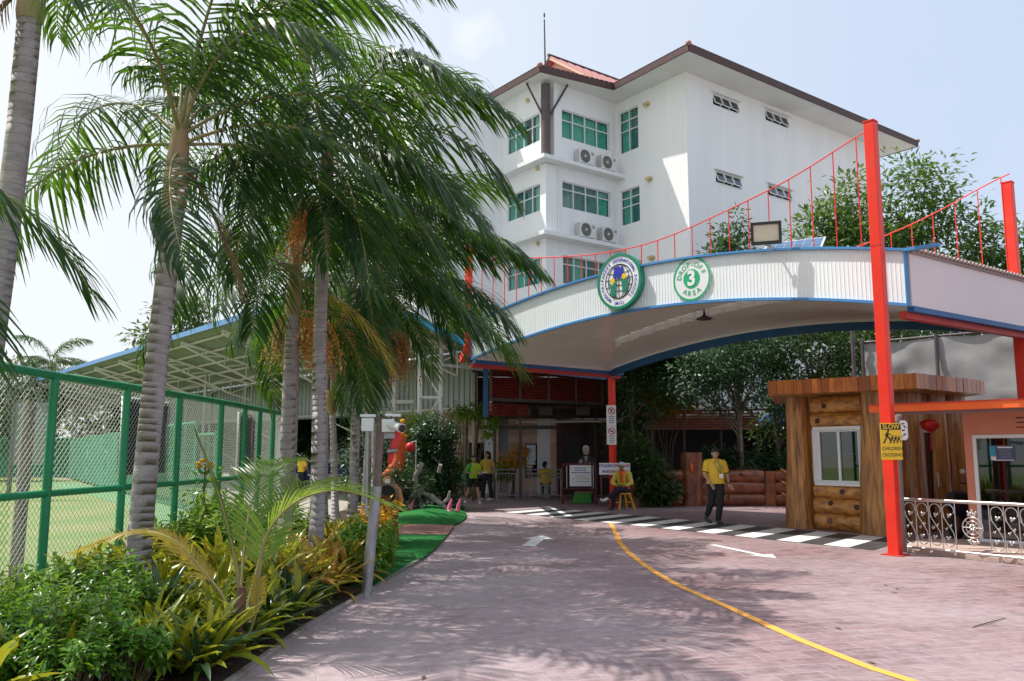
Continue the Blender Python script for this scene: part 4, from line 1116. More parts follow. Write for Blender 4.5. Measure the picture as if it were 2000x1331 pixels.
put(text('SLOW', .105, .02, .009), 'lettering', sign_yellow, sl, MSL @ Matrix.Translation((0, .231, 0)))
put(text('CHILDREN', .076, .012, .006), 'lettering', ink_black, sl, MSL @ Matrix.Translation((.005, -.115, 0)))
put(text('CROSSING', .076, .012, .006), 'lettering', ink_black, sl, MSL @ Matrix.Translation((.005, -.215, 0)))
b = MB()
def walker(x, y, k):
    b.ell((x + .012 * k, y + .105 * k, .007), (.017 * k, .018 * k, .003), 8, 5)
    for p, q, w in (((.0, .085), (-.01, .03), .034), ((-.005, .035), (-.055, -.055), .020), ((-.055, -.055), (-.075, -.06), .014), ((0, .035), (.035, -.01), .02), ((.035, -.01), (.05, -.06), .017), ((.005, .08), (.05, .045), .013), ((-.005, .08), (-.04, .035), .013)):
        b.beam((x + p[0] * k, y + p[1] * k, .006), (x + q[0] * k, y + q[1] * k, .006), w * k, .004)
walker(-.065, .045, 1.15)
for i, xx in enumerate((.015, .075, .13)): walker(xx, .015, .72 - .04 * i)
put(b, 'walking_figures', ink_black, sl, MSL)
ne = thing('traffic_sign', 'white square sign with red disc partly behind the yellow sign', 'sign', (6.55, 14.25, 2.0))
MN = frame((6.50, 14.25, 1.98), (.98, .2, 0), (0, 0, 1), (.2, -.98, 0))
b = MB(); b.prism([(.155 * max(-1, min(1, 1.25 * math.cos(a))), .165 * max(-1, min(1, 1.25 * math.sin(a))), -.006) for a in [k * math.pi / 16 for k in range(32)]], (0, 0, .01)); put(b, 'board', sign_white, ne, MN)
b = MB(); b.add(disc(.085, .006, 24, (-.05, .03)), [tuple(range(24))]); put(b, 'red_disc', ink_red, ne, MN)
b = MB()
for (x, y, r) in ((.07, .11, .1), (.10, .06, -.6), (.07, .0, .2), (.09, -.07, .5), (.02, -.10, -.2)): b.obox((x, y, .007), (V((math.cos(r), math.sin(r), 0)), V((-math.sin(r), math.cos(r), 0)), up), (.028, .010, .002))
put(b, 'black_figures', ink_black, ne, MN)
b = MB(); b.beam((-.13, 0, -.02), (-.30, .02, -.10), .03, .03); put(b, 'bracket', pole_brown, ne, MN)
nt = thing('notice', 'small white notice with red mark below the square traffic sign', 'notice', (6.5, 14.25, 1.7))
MQ = frame((6.47, 14.24, 1.73), (.98, .2, 0), (0, 0, 1), (.2, -.98, 0))
b = MB(); b.box(-.085, .06, -.07, .07, -.004, .003); put(b, 'board', sign_white, nt, MQ)
b = MB(); b.ell((-.0, .015, .004), (.022, .02, .002), 8, 5); b.box(-.02, .03, -.03, -.012, .003, .005); put(b, 'print', ink_red, nt, MQ)

# stainless railing with scrolls
rl = thing('scroll_railing', 'polished steel railing with scrollwork and round wheel motif', 'railing', (6.4, 13.95, 0))
RP = V((6.30, 14.10)); rd = V((.535, -.845)); rnrm = V((rd.y, -rd.x)); RL = 4.6
at = lambda x, z, k=0: V((*(RP + rd * x + rnrm * k), z))
MB().tube([at(0, .86), at(RL, .86)], .027, 12).build('top_rail', chrome_pale, rl)
MB().tube([at(.1, .10), at(RL, .10)], .022, 10).build('bottom_rail', chrome_pale, rl)
MB().tube([at(.1, .02 + .07), at(.1, .86)], .022, 10).build('post', chrome_pale, rl)
def scroll():
    s = MB(); pts = []
    for k in range(13):
        a = math.pi * (1 - k / 12 * 1.15); pts.append((.09 * math.cos(a) , 0, .62 + .09 * math.sin(a)))
    pts = [(-.085, 0, .50)] + pts
    low = [(.085 + .0, 0, .22)] + [(.09 * math.cos(-math.pi * k / 12 * 1.15), 0, .16 + .09 * math.sin(-math.pi * k / 12 * 1.15)) for k in range(13)]
    s.tube(pts, .0075, 6); s.tube(low, .0075, 6); s.tube([(-.088, 0, .60), (-.07, 0, .50), (.07, 0, .28), (.088, 0, .18)], .0075, 6)
    return s
def steel_leaf():
    s = MB(); s.ell((0, 0, 0), (.045, .012, .018), 8, 6); s.ell((-.02, 0, .02), (.02, .012, .022), 7, 5); s.ell((-.03, 0, -.012), (.022, .01, .014), 7, 5)
    return s
MR = lambda x, z=0: frame(at(x, z), (rd.x, rd.y, 0), (-rnrm.x, -rnrm.y, 0), (0, 0, 1))
sme, lme = scroll().mesh('scroll', chrome_pale), steel_leaf().mesh('leaf', chrome_pale)
IW = mw(rl).inverted()
xs = [.235 + .215 * i for i in range(4)] + [1.62 + .215 * i for i in range(4)] + [2.95 + .215 * i for i in range(6)]
bars = [.127 + .215 * i for i in range(5)] + [1.51 + .215 * i for i in range(5)] + [2.84 + .215 * i for i in range(8)]
for x in xs:
    so_ = inst('scroll', sme, rl, IW @ MR(x, .10))
    for (lx, lz, rr) in ((.02, .545, .5), (-.01, .20, .6), (.035, .39, 1.1), (-.035, .34, 1.0)):
        k = 1.0 if abs(lx) < .03 else .62
        inst('leaf', lme, so_, Matrix.Translation((lx, 0, lz)) @ Matrix.Rotation(-rr, 4, 'Y') @ Matrix.Scale(k, 4))
bme = MB().tube([(0, 0, 0), (0, 0, .74)], .008, 6).mesh('baluster', chrome_pale)
for x in bars: inst('baluster', bme, rl, IW @ MR(x, .11))
for xc in (1.25, 2.58):
    wh = MB(); c = at(xc, .48)
    tr3 = [V((rd.x, rd.y, 0)), V((0, 0, 1))]
    cir = lambda r: [c + (tr3[0] * math.cos(a) + tr3[1] * math.sin(a)) * r for a in [k * math.pi / 16 for k in range(32)]]
    wh.tube(cir(.155), .011, 6, closed=True); wh.tube(cir(.10), .008, 6, closed=True)
    for k in range(8): a = k * math.pi / 4; wh.tube([c, c + (tr3[0] * math.cos(a) + tr3[1] * math.sin(a)) * .155], .007, 5)
    wo = wh.build('wheel', chrome_pale, rl)
    ro = MB()
    for k in range(6): a = k * math.pi / 3; ro.ell(c + (tr3[0] * math.cos(a) + tr3[1] * math.sin(a)) * .035, (.022, .022, .022), 7, 5)
    ro.build('rosette', chrome_pale, rl)
    for sgn in (1, -1):
        for k in (-1, 0, 1):
            wo2 = inst('leaf', lme, rl, IW @ MR(xc + k * .05, .48 + sgn * (.215 + .02 * (k == 0))) @ Matrix.Rotation(-sgn * (math.pi / 2 - k * .6 * sgn), 4, 'Y'))

# ------------------------------------------------------------------ log fence behind the man
lf = thing('log_fence', 'low brown fence of stacked carved logs behind the walking man', 'fence', (6.6, 27.6, 0))
LP = [V((3.9, 26.2)), V((5.55, 26.4)), V((7.9, 26.3)), V((9.6, 25.6))]
for i, p in enumerate(LP):
    h, r = ((.9, .26), (1.62, .33), (1.05, .20), (1.0, .22))[i]
    rough_trunk(p, r * 1.06, r, h, 40 + i, m=wood_fence, parent=lf, name='post')
    if i == 1:
        MB().ell((p.x - .08, p.y - r - .01, h * .72), (.05, .05, .14), 8, 6).build('carving', orange_steel, lf)
        rough_trunk((p.x + .42, p.y - .02), .16, .13, 1.05, 77, m=wood_fence, parent=lf, name='post')
for (p, q) in zip(LP, LP[1:]):
    for k, z in enumerate((.19, .55, .90)):
        d = (q - p).normalized()
        lo = MB(); a, b = p + d * .2, q - d * .18
        log((*a, z), (*b, z), .195, 60 + k + int(p.x * 7), wood_fence, lf)
    for k in range(3):
        c = p + d * (.42 if p is not LP[1] else .78)
        MB().tube([(c.x + .14 * math.sin(t * .5 + .4), c.y - .19, .12 + k * .36 + .3 * t / 8) for t in range(9)], [.02, .04, .045, .045, .04, .045, .045, .035, .015], 6).build('carved_scroll', orange_steel if k == 5 else wood_log, lf)

# ------------------------------------------------------------------ shelter behind the log fence
sh = thing('shelter', 'low dark shelter with red edged roof and salmon louvre band behind trees', 'shelter', (7, 31, 0))
MB().beam((4.5, 29.9, 2.98), (6.7, 29.95, 3.03), .16, .09).build('roof_edge', red_dull, sh)
MB().prism([(4.4, 30.0, 3.0), (9.2, 30.0, 3.1), (9.2, 34, 3.4), (4.4, 34, 3.4)], (0, 0, .06)).build('roof', brown_trim, sh)
for i, z in enumerate([2.46 + k * .088 for k in range(7)]):
    MB().obox((6.75, 30.02, z), (V((1, 0, 0)), V((0, .8, -.6)), V((0, .6, .8))), (1.95, .045, .010)).build('louvre_slat', louvre_salmon, sh)
for x in (4.8, 6.1, 7.4, 8.7): MB().box(x - .04, x + .04, 30.06, 30.14, 0, 3.0).build('post', pole_dark, sh)
MB().quad((4.4, 33.4, 0), (11.5, 33.4, 0), (11.5, 33.4, 3.0), (4.4, 33.4, 3.0)).build('back_wall', mat('tree_shade_wall', (.045, .038, .036), .9), sh, fix=False)  # dark colour stands in for the shade under the trees
MB().quad((11.0, 29.5, 0), (11.0, 34, 0), (11.0, 34, 3.3), (11.0, 29.5, 3.3)).build('side_wall', MATS['tree_shade_wall'], sh, fix=False)
MB().beam((4.5, 30.2, .95), (10.4, 30.2, .95), .04, .05).build('handrail', galv, sh)
MB().prism([(9.2, 29.2, 2.6), (12.6, 29.2, 2.6), (10.9, 29.2, 3.7)], (0, 4, 0)).build('dark_gable', blue_dark, sh)

# grey tarpaulin screen behind the booth
ts = thing('tarpaulin_screen', 'tall wrinkled grey tarpaulin screen on dark poles behind the booth', 'screen', (11.6, 23, 0))
TA, TB = V((10.2, 24.3)), V((14.6, 20.1)); td = (TB - TA).normalized(); tn = V((td.y, -td.x)); TL = (TB - TA).length
tm = MB(); nx, nz_ = 70, 30; vs = []
for i in range(nx + 1):
    for j in range(nz_ + 1):
        x, z = TL * i / nx, .3 + 4.45 * j / nz_
        w = mnoise.noise(V((x * .9 + z * .5, z * 1.6 - x * .4, 1.3))) * .09 + mnoise.noise(V((x * 2.6 + z * 1.1, z * 3.5, 7))) * .035
        bag = -.10 * math.sin(math.pi * ((x % 2.15) / 2.15))
        p = TA + td * x + tn * (w + bag * .5)
        vs.append((*p, z - .04 * math.sin(math.pi * ((x % 2.15) / 2.15)) * (j / nz_)))
tm.add(vs, [(i * (nz_ + 1) + j, (i + 1) * (nz_ + 1) + j, (i + 1) * (nz_ + 1) + j + 1, i * (nz_ + 1) + j + 1) for i in range(nx) for j in range(nz_)], True)
tm.build('sheet', tarp_m, ts, fix=False)
for k in range(4): p = TA + td * (k * 2.0 - .02) + tn * .08; MB().tube([(*p, 0), (*p, 4.85)], .05, 8).build('pole', pole_dark, ts)
MB().tube([(*(TA - td * .1), 4.78), (*(TB), 4.78)], .035, 8).build('top_pipe', pole_dark, ts)
dp = MB().tube([(9.6, 23.6, 0), (9.6, 23.6, 5.6)], .06, 8)
tag(dp.build('lamp_pole', pole_dark, origin=(9.6, 23.6, 0)), 'thin dark pole rising under the arch left of the tarpaulin', 'pole')

# ------------------------------------------------------------------ motor scooter parked behind the guardhouse corner
mo = thing('motor_scooter', 'dark motor scooter parked between the booth and the guardhouse', 'motor scooter', (8.85, 16.55, 0), R(125))
for y in (-.6, .6):
    w = MB().lathe([(.20, -.05), (.25, -.04), (.26, 0), (.25, .04), (.20, .05)], (0, y, .26), 24, Matrix.Rotation(R(90), 3, 'Y'), cap=False).build('wheel', tyre, mo, world=False)
    MB().lathe([(.0001, -.03), (.2, -.03), (.2, .03), (.0001, .03)], (0, y, .26), 20, Matrix.Rotation(R(90), 3, 'Y')).build('rim', galv, w, world=False)
MB().tube([(0, .15, .38), (0, .45, .55), (0, .85, .68)], [.13, .17, .08], 12).build('body', suit_navy, mo, world=False)
MB().tube([(0, .1, .72), (0, .4, .76), (0, .75, .80)], [.09, .14, .08], 12).build('seat', cloth_black, mo, world=False)
MB().prism([(-.16, -.48, .30), (.16, -.48, .30), (.12, -.36, .92), (-.12, -.36, .92)], (0, .05, 0)).build('leg_shield', mat('scooter_grey', (.25, .25, .27), .3), mo, world=False, bevel=.02)
MB().box(-.12, .12, -.4, .2, .25, .33).build('footboard', cloth_black, mo, world=False)
MB().tube([(0, -.6, .26), (0, -.42, .95)], .035, 8).build('fork', galv, mo, world=False)
MB().tube([(-.34, -.30, 1.02), (-.15, -.40, .98), (.15, -.40, .98), (.34, -.30, 1.02)], .018, 8).build('handlebar', black_metal, mo, world=False)
MB().ell((0, -.47, .93), (.12, .07, .09), 10, 7).build('headlight', lamp_face, mo, world=False)
for sx in (-1, 1):
    m_ = MB().tube([(sx * .26, -.34, 1.02), (sx * .30, -.36, 1.2)], .008, 5).build('mirror_stalk', black_metal, mo, world=False)
    MB().ell((sx * .31, -.36, 1.24), (.065, .02, .05), 10, 7).build('mirror', plastic_white, mo, world=False)

# ------------------------------------------------------------------ green chain-link fence along the field
fe = thing('chain_link_fence', 'tall green chain link fence between the palms and the field', 'fence', (-4.66, 11, 0))
FP = [(-4.78, 3.9), (-4.78, 5.55), (-4.77, 7.15), (-4.76, 8.77), (-4.67, 10.25), (-4.62, 11.75), (-4.60, 13.40), (-4.62, 14.65), (-4.64, 15.6), (-4.66, 16.55), (-4.70, 17.5)]
FZ = 2.40
for (x, y) in FP: MB().tube([(x, y, 0), (x, y, FZ)], .045, 12).build('post', green_steel, fe)
MB().tube([(x, y, FZ) for x, y in FP], .045, 12).build('top_rail', green_steel, fe)
MB().tube([(x - .0, y, 1.19) for x, y in FP], .038, 12).build('mid_rail', green_steel, fe)
MB().tube([(x - .0, y, .06) for x, y in FP], .03, 10).build('bottom_rail', green_steel, fe)
def mesh_panel(p, q, z0, z1, pitch, r, m, parent, dx=-.05):
    p, q = V((*p, 0)), V((*q, 0)); d = (q - p); w = d.length; d.normalize(); h = z1 - z0
    nv = V((d.y, -d.x, 0)); t = MB()
    at = lambda x, z, k: p + d * x + V((0, 0, z0 + z)) + nv * k
    for sg in (1, -1):
        c = -h if sg > 0 else 0
        while c < (w if sg > 0 else w + h):
            # line x = c + sg*z
            za = max(0, -c if sg > 0 else c - w); zb = min(h, w - c if sg > 0 else c)
            if zb - za > .02:
                a, b = at(c + sg * za, za, dx + .006 * sg), at(c + sg * zb, zb, dx + .006 * sg)
                t.tube([a, b], r * (1.32 if sg > 0 else .78), 3, cap=False, smooth=True)
            c += pitch
    tag(t.build('chain_mesh', m, parent, fix=False), kind='stuff')
for p, q in zip(FP, FP[1:]): mesh_panel(p, q, .06, FZ - .05, .078, .0038 if p[1] < 12 else .0036, wire, fe)
for (i, z0, z1, lab) in ((4, 1.33, 2.28, 'black mesh board hung inside the fence behind the nearest full palm trunk'), (7, 1.25, 2.3, 'black mesh board hung inside the fence further along')):
    (x0, y0), (x1, y1) = FP[i], FP[i + 1]
    if i == 4: y0, y1 = y0 + .05, y1 - .15
    else: y0, y1 = y0 - .1, y1 - .12
    b = MB(); b.prism([(x0 - .10, y0 + .05, z0), (x1 - .10, y1 - .02, z0), (x1 - .10, y1 - .02, z1), (x0 - .10, y0 + .05, z1)], (-.02, 0, 0))
    t = thing('mesh_board', lab, 'board', (x0 - .1, y0, z0), 0, 'black mesh boards on the fence')
    b.build('board', net_black, t)
    MB().tube([(x0 - .09, y0 + .03, z0), (x1 - .09, y1 - .02, z0), (x1 - .09, y1 - .02, z1), (x0 - .09, y0 + .03, z1)], .014, 6, closed=True).build('edge_tube', white_steel, t)
# lower green fence across the field
fb_ = thing('green_net_fence', 'green net covered fence crossing the far side of the field', 'fence', (-9, 24, 0))
P2 = [V((-8.8, 23.7)), V((-10.4, 26.2)), V((-12.8, 30.0)), V((-15.5, 34.3)), V((-18.6, 39.2)), V((-22.6, 45.5)), V((-28.5, 55.0))]
for p in P2: MB().tube([(*p, 0), (*p, 2.5)], .05, 8).build('post', green_steel, fb_)
for z in (2.45, 1.25, .08): MB().tube([(*p, z) for p in P2], .045, 8).build('rail', green_steel, fb_)
for p, q in zip(P2[2:], P2[3:]):
    vs = []; n = 16
    for i in range(n + 1):
        c = p.lerp(q, i / n); o = .05 * math.sin(i * 2.1) + .03 * math.sin(i * 5.3)
        vs += [(c.x + o - .06, c.y - .05, .1), (c.x + o * .5 - .06, c.y - .05, 2.42)]
    MB().add(vs, [(2 * i, 2 * i + 2, 2 * i + 3, 2 * i + 1) for i in range(n)], True).build('net', net_green, fb_, fix=False)
for p, q in zip(P2[:2], P2[1:3]): mesh_panel(p, q, .1, 2.42, .14, .006, green_steel, fb_)
f3 = thing('green_field_fence', 'green netted fence at the far end of the field beyond the wire', 'fence', (-36, 60, 0))
P3 = [V((-28.5, 55.0)), V((-36, 57)), V((-46, 59)), V((-60, 60))]
for p in P3: MB().tube([(*p, 0), (*p, 2.6)], .06, 6).build('post', green_steel, f3)
for p, q in zip(P3, P3[1:]):
    MB().quad((*p, .1), (*q, .1), (*q, 2.5), (*p, 2.5)).build('net', net_green, f3, fix=False)
MB().tube([(*p, 2.55) for p in P3], .06, 6).build('rail', green_steel, f3)
f4 = thing('green_gate', 'short green mesh gate standing open at the field corner', 'gate', (-6.6, 20.4, 0))
Q4 = [V((-8.75, 23.6)), V((-7.7, 22.1))]
for z in (2.1, 1.1, .1): MB().tube([(*Q4[0], z), (*Q4[1], z)], .035, 8).build('rail', green_steel, f4)
for p in Q4: MB().tube([(*p, 0), (*p, 2.2)], .04, 8).build('post', green_steel, f4)
mesh_panel(Q4[0], Q4[1], .1, 2.1, .12, .005, green_steel, f4)
wp = MB().tube([(-5.72, 10.0, 0), (-5.70, 10.0, 2.2)], [.075, .068], 12)
tag(wp.build('wooden_post', old_wood, origin=(-5.72, 10, 0)), 'grey weathered wooden post standing inside the green fence', 'post')
gb_ = thing('practice_board', 'tall grey board standing at the far left of the field', 'board', (-16.5, 29.5, 0))
MB().box(-17.3, -16.15, 29.5, 29.58, 1.2, 3.35).build('panel', grey_board, gb_)
MB().box(-17.38, -17.3, 29.46, 29.62, 0, 3.4).build('post', old_wood, gb_); MB().box(-16.15, -16.07, 29.46, 29.62, 0, 3.4).build('post', old_wood, gb_)

# ------------------------------------------------------------------ open shed with trussed roof
shed = thing('field_shed', 'large open sided shed with trussed steel roof and blue edges beyond the field', 'shed', (-14, 40, 0))
A0, A1, B0, B1 = V((-5.0, 25.4)), V((-44, 71.9)), V((-1.45, 27.0)), V((-30, 60.6))
A1 = A0 + V((-.642, .767)) * 60; B1 = B0 + V((-.642, .767)) * 52
ZA, ZB = 6.5, 4.9
def rp_(s, t):
    a, b = A0.lerp(A1, s), B0.lerp(B1, s); p = a.lerp(b, t); return V((*p, ZA + (ZB - ZA) * t))
rf = MB(); n = 150; vs = []
for i in range(n + 1):
    dz = .02 if i % 2 else -.02
    vs += [rp_(i / n, -.04) + V((0, 0, .10 + dz)), rp_(i / n, 1.04) + V((0, 0, .10 + dz))]
rf.add(vs, [(2 * i, 2 * i + 1, 2 * i + 3, 2 * i + 2) for i in range(n)]); rf.build('roof_sheet', shed_roof_m, shed, fix=False)
MB().beam(rp_(0, -.045) + V((0, 0, .1)), rp_(1, -.045) + V((0, 0, .1)), .07, .22).build('roof_edge', shed_blue, shed)
MB().beam(rp_(-.001, -.06) + V((0, 0, .16)), rp_(-.001, 1.06) + V((0, 0, .16)), .10, .20).build('roof_edge', mat('cyan_edge', (.02, .30, .52), .45), shed)
for t in (.1, .3, .5, .7, .9): MB().beam(rp_(0, t) + V((0, 0, .02)), rp_(1, t) + V((0, 0, .02)), .06, .10).build('purlin', cream_steel, shed)
for k in range(13):
    s = .01 + k * .079
    t_ = MB()
    tops = [rp_(s, t) + V((0, 0, -.08)) for t in (0, .2, .4, .6, .8, 1)]
    lows = [rp_(s, t) + V((0, 0, -.08 - .12 - .62 * min(1, t * 1.3))) for t in (0, .2, .4, .6, .8, 1)]
    t_.beam(tops[0] , tops[-1], .07, .09); t_.beam(lows[0], lows[-2], .07, .09); t_.beam(lows[-2], lows[-1], .06, .06)
    for i in range(6):
        t_.beam(tops[i], lows[i], .045, .045)
        if i < 5: t_.beam(tops[i + 1], lows[i], .04, .04)
    t_.build('roof_truss', cream_steel, shed)
for k in range(7):
    s = .03 + k * .155
    for t in (1.0, .62):
        p = rp_(s, t); MB().box(p.x - .055, p.x + .055, p.y - .055, p.y + .055, 0, p.z - .1).build('column', cream_steel, shed)
    if k < 6:
        q = rp_(s + .155, 1.0); p = rp_(s, 1.0)
        br = MB(); br.beam((p.x, p.y, 1.0), (q.x, q.y, 3.0), .04, .04); br.build('brace', cream_steel, shed)
lt2 = MB(); q0, q1 = rp_(0, 1.02), rp_(1, 1.02); o2 = V((.767, .642, 0)) * 5.4
lt2.prism([q0 + V((0, 0, -.06)), q1 + V((0, 0, -.06)), q1 + o2 + V((0, 0, .35)), q0 + o2 + V((0, 0, .35))], (0, 0, .05)); lt2.build('added_shade_roof', shed_roof_m, shed, fix=False)  # extra sheet added to keep the sun off the wall band
# hanging corrugated wall band
W0, W1 = V((-1.30, 32.0)), V((-10.4, 40.5)); wd = (W1 - W0).normalized(); wn_ = V((-wd.y, wd.x))
W1 = W0 + wd * 30; W0 = W0 - wd * .0
bm_ = MB(); L = (W1 - W0).length; n = int(L / .30); vs = []
for i in range(n):
    for q, o in ((0, 0), (.32, 0), (.40, .045), (.80, .045), (.88, 0)):
        p = W0 + wd * (i + q) * L / n - wn_ * -o
        vs += [(*p, 3.18), (*p, 5.2 + .04 * (i * L / n))]
bm_.add(vs, [(2 * i, 2 * i + 2, 2 * i + 3, 2 * i + 1) for i in range(len(vs) // 2 - 1)]); bm_.build('wall_band', grey_corr, shed, fix=False)
nn_ = wn_ if wn_.y < 0 else -wn_
MB().beam((*(W0 + nn_ * .1), 3.30), (*(W1 + nn_ * .1), 3.30), .10, .10).build('band_rail', cream_steel, shed)
for k in range(8):
    p = W0 + wd * (k * 3.4 + .1) + nn_ * .12; MB().box(p.x - .05, p.x + .05, p.y - .05, p.y + .05, 0, 5.2).build('column', cream_steel, shed)
# white lattice tower holding the near corner
tw = thing('lattice_column', 'white lattice steel column under the blue roof end behind the clipped bush', 'column', (-2.6, 27.4, 0))
TX, TY = (-3.02, -2.32), (27.3, 27.95)
for x in TX:
    for y in TY: MB().box(x - .045, x + .045, y - .045, y + .045, 0, 5.35).build('leg', white_steel, tw)
lc = 0
for z in [1.2, 2.3, 3.4, 4.5, 5.2]:
    for y in TY: MB().beam((TX[0], y, z), (TX[1], y, z), .05, .05).build('bar', white_steel, tw)
    for x in TX: MB().beam((x, TY[0], z), (x, TY[1], z), .05, .05).build('bar', white_steel, tw)
for i, (z0, z1) in enumerate(zip((1.2, 2.3, 3.4), (2.3, 3.4, 4.5))):
    a, b = (TX if i % 2 else TX[::-1])
    for y in TY: MB().beam((a, y, z0), (b, y, z1), .04, .04).build('diagonal', white_steel, tw)
    for x in TX: MB().beam((x, TY[0], z0), (x, TY[1], z1), .04, .04).build('diagonal', white_steel, tw)
tb = thing('end_truss', 'white steel truss running from the lattice column to the arch', 'truss', (-1.8, 27.6, 4.2))
MB().beam((-2.3, 27.35, 4.45), (-.70, 28.2, 4.35), .09, .09).build('chord', white_steel, tb)
MB().beam((-2.3, 27.3, 5.25), (-.9, 27.9, 4.85), .08, .08).build('chord', white_steel, tb)
for (a, b) in (((-2.3, 27.3, 5.2), (-1.55, 27.75, 4.42)), ((-1.55, 27.7, 5.0), (-1.5, 27.75, 4.42)), ((-1.5, 27.7, 4.98), (-.75, 28.15, 4.38))): MB().beam(a, b, .05, .05).build('web', white_steel, tb)
MB().box(-.76, -.66, 28.15, 28.25, 2.95, 4.4).build('post', cream_steel, tb)
# stuff under the shed
for i, (x, y, w) in enumerate(((-10.8, 37, 1.2), (-9.3, 36, 1.0), (-7.7, 35, 1.1), (-6.0, 34, 1.0))):
    t = thing('folding_table', 'white table under the shed behind the palm trunks', 'table', (x, y, 0), .7, 'white tables under the shed')
    MB().box(-w / 2, w / 2, -.35, .35, .70, .74).build('table_top', plastic_white, t, world=False)
    MB().box(-w / 2 + .02, w / 2 - .02, -.36, -.34, .25, .70).build('cloth', plastic_white, t, world=False)
    for sx in (-1, 1): MB().box(sx * w * .42 - .02, sx * w * .42 + .02, -.3, .3, 0, .7).build('leg', galv, t, world=False)
MB_ = MB().box(-14, -8, 43.5, 43.6, 0, 1.1); tag(MB_.build('blue_barrier', mat('blue_sheet', (.02, .06, .22), .6), origin=(-11, 43.5, 0)), 'dark blue low barrier at the back under the shed', 'barrier')

# ------------------------------------------------------------------ entrance behind the arch
lv = thing('louvre_screen', 'red slatted louvre screen with blue frame hanging behind the arch', 'louvre screen', (1.2, 28.6, 3.3))
VA, VB = V((-.72, 27.6)), V((3.2, 30.0)); vdir = (VB - VA).normalized(); vnr = V((vdir.y, -vdir.x)); VL = (VB - VA).length
for k in range(4):
    x0, x1 = VL * k / 4 + .03, VL * (k + 1) / 4 - .03
    for j in range(11):
        z = 3.43 + j * .088
        MB().obox((*(VA + vdir * (x0 + x1) / 2), z), (V((*vdir, 0)), (V((*vnr, 0)) * .8 - V((0, 0, .6))), (V((*vnr, 0)) * .6 + V((0, 0, .8)))), ((x1 - x0) / 2, .045, .009)).build('slat', louvre_red, lv)
for k in range(5):
    p = VA + vdir * VL * k / 4 + vnr * .02; MB().box(p.x - .03, p.x + .03, p.y - .03, p.y + .03, 3.3, 4.5).build('upright', pole_dark, lv)
MB().beam((*VA, 3.34), (*VB, 3.34), .09, .10).build('bottom_rail', pole_dark, lv)
MB().beam((*VA, 4.45), (*VB, 4.45), .08, .08).build('top_rail', pole_dark, lv)
for k in range(3):
    x0, x1 = .25 + k * .52, .25 + k * .52 + .48
    for j in range(5):
        MB().obox((*(VA + vdir * (x0 + x1) / 2 - V((.25, -.1))), 2.86 + j * .085), (V((*vdir, 0)), (V((*vnr, 0)) * .8 - V((0, 0, .6))), (V((*vnr, 0)) * .6 + V((0, 0, .8)))), ((x1 - x0) / 2, .04, .009)).build('slat', louvre_red, lv)
bp = thing('steel_support', 'blue steel column and beam under the left end of the arch', 'steel support', (-.85, 27.2, 0))
MB().box(-.93, -.77, 27.1, 27.26, 2.75, 4.62).build('column', blue_dark, bp)
MB().beam((-.95, 26.2, 4.36), (3.0, 26.9, 4.02), .14, .20).build('beam', blue_paint, bp)
MB().beam((-1.0, 26.4, 4.45), (-.85, 27.2, 4.45), .12, .14).build('beam', blue_dark, bp)
MB().beam((.6, 26.6, 4.40), (3.02, 26.2, 4.30), .10, .16).build('beam', blue_dark, bp)
MB().beam((-1.55, 26.3, 4.5), (-1.17, 22.2, 4.32), .18, .22).build('end_block', red_steel, bp)
MB().beam((-1.2, 22.45, 4.30), (-.9, 22.2, 4.12), .14, .14).build('end_block', red_steel, bp)
tag(MB().prism([(-1.0, 22.7, 4.62), (2.9, 25.8, 4.62), (6.3, 27.4, 4.62), (6.3, 33.7, 4.62), (-1.5, 33.7, 4.62), (-1.5, 27.2, 4.62)], (0, 0, .12)).build('added_shade_slab', pole_dark, origin=(3, 31, 4.55)), 'flat dark slab added to shade the entrance behind the red louvres', 'roof')  # slab added to darken the entrance and the ground before it
# salmon annex with white columns
an = thing('salmon_annex', 'salmon painted single storey annex with dark windows and white columns', 'annex', (0, 36.5, 0))
aw = MB(); wallh(aw, (-5, 36), (1, 0), (0, -1), 7.6, 0, 3.6, [(3.15, 3.9, 0, 2.05), (5.55, 6.25, .55, 2.0), (1.2, 2.4, .2, 2.0)], .2); aw.build('wall', peach, an, fix=False)
MB().box(-5, 2.6, 35.985, 35.995, 2.05, 2.35).build('pale_band', mat('pale_band', (.75, .60, .48), .7), an)
for (x0, x1, z0, z1) in ((-1.85, -1.1, 0, 2.05), (.55, 1.25, .55, 2.0), (-3.8, -2.6, .2, 2.0)):
    window(an, (0, 36), (1, 0), (0, -1), x0, x1, z0, z1, 1 if x1 - x0 < 1 else 2, [], [None], fr=.06, inset=.06, glass=glass_dark, frame_m=pole_dark)
col_white = mat('column_white', (.62, .64, .68), .7, col2=(.68, .70, .73), nscale=3)
for x, y, w in ((-.95, 34.8, .17), (1.30, 34.9, .26), (-.35, 35.2, .2)): MB().box(x - w, x + w, y - w, y + w, 0, 4.0).build('column', col_white if y != 35.2 else mat('column_grey', (.25, .24, .24), .8), an)
MB().box(-5, 2.6, 34.4, 36, 3.6, 3.75).build('roof_slab', white_paint, an)
MB().box(-1.6, 2.0, 33.9, 34.0, 2.55, 2.7).build('signboard_beam', pole_dark, an)
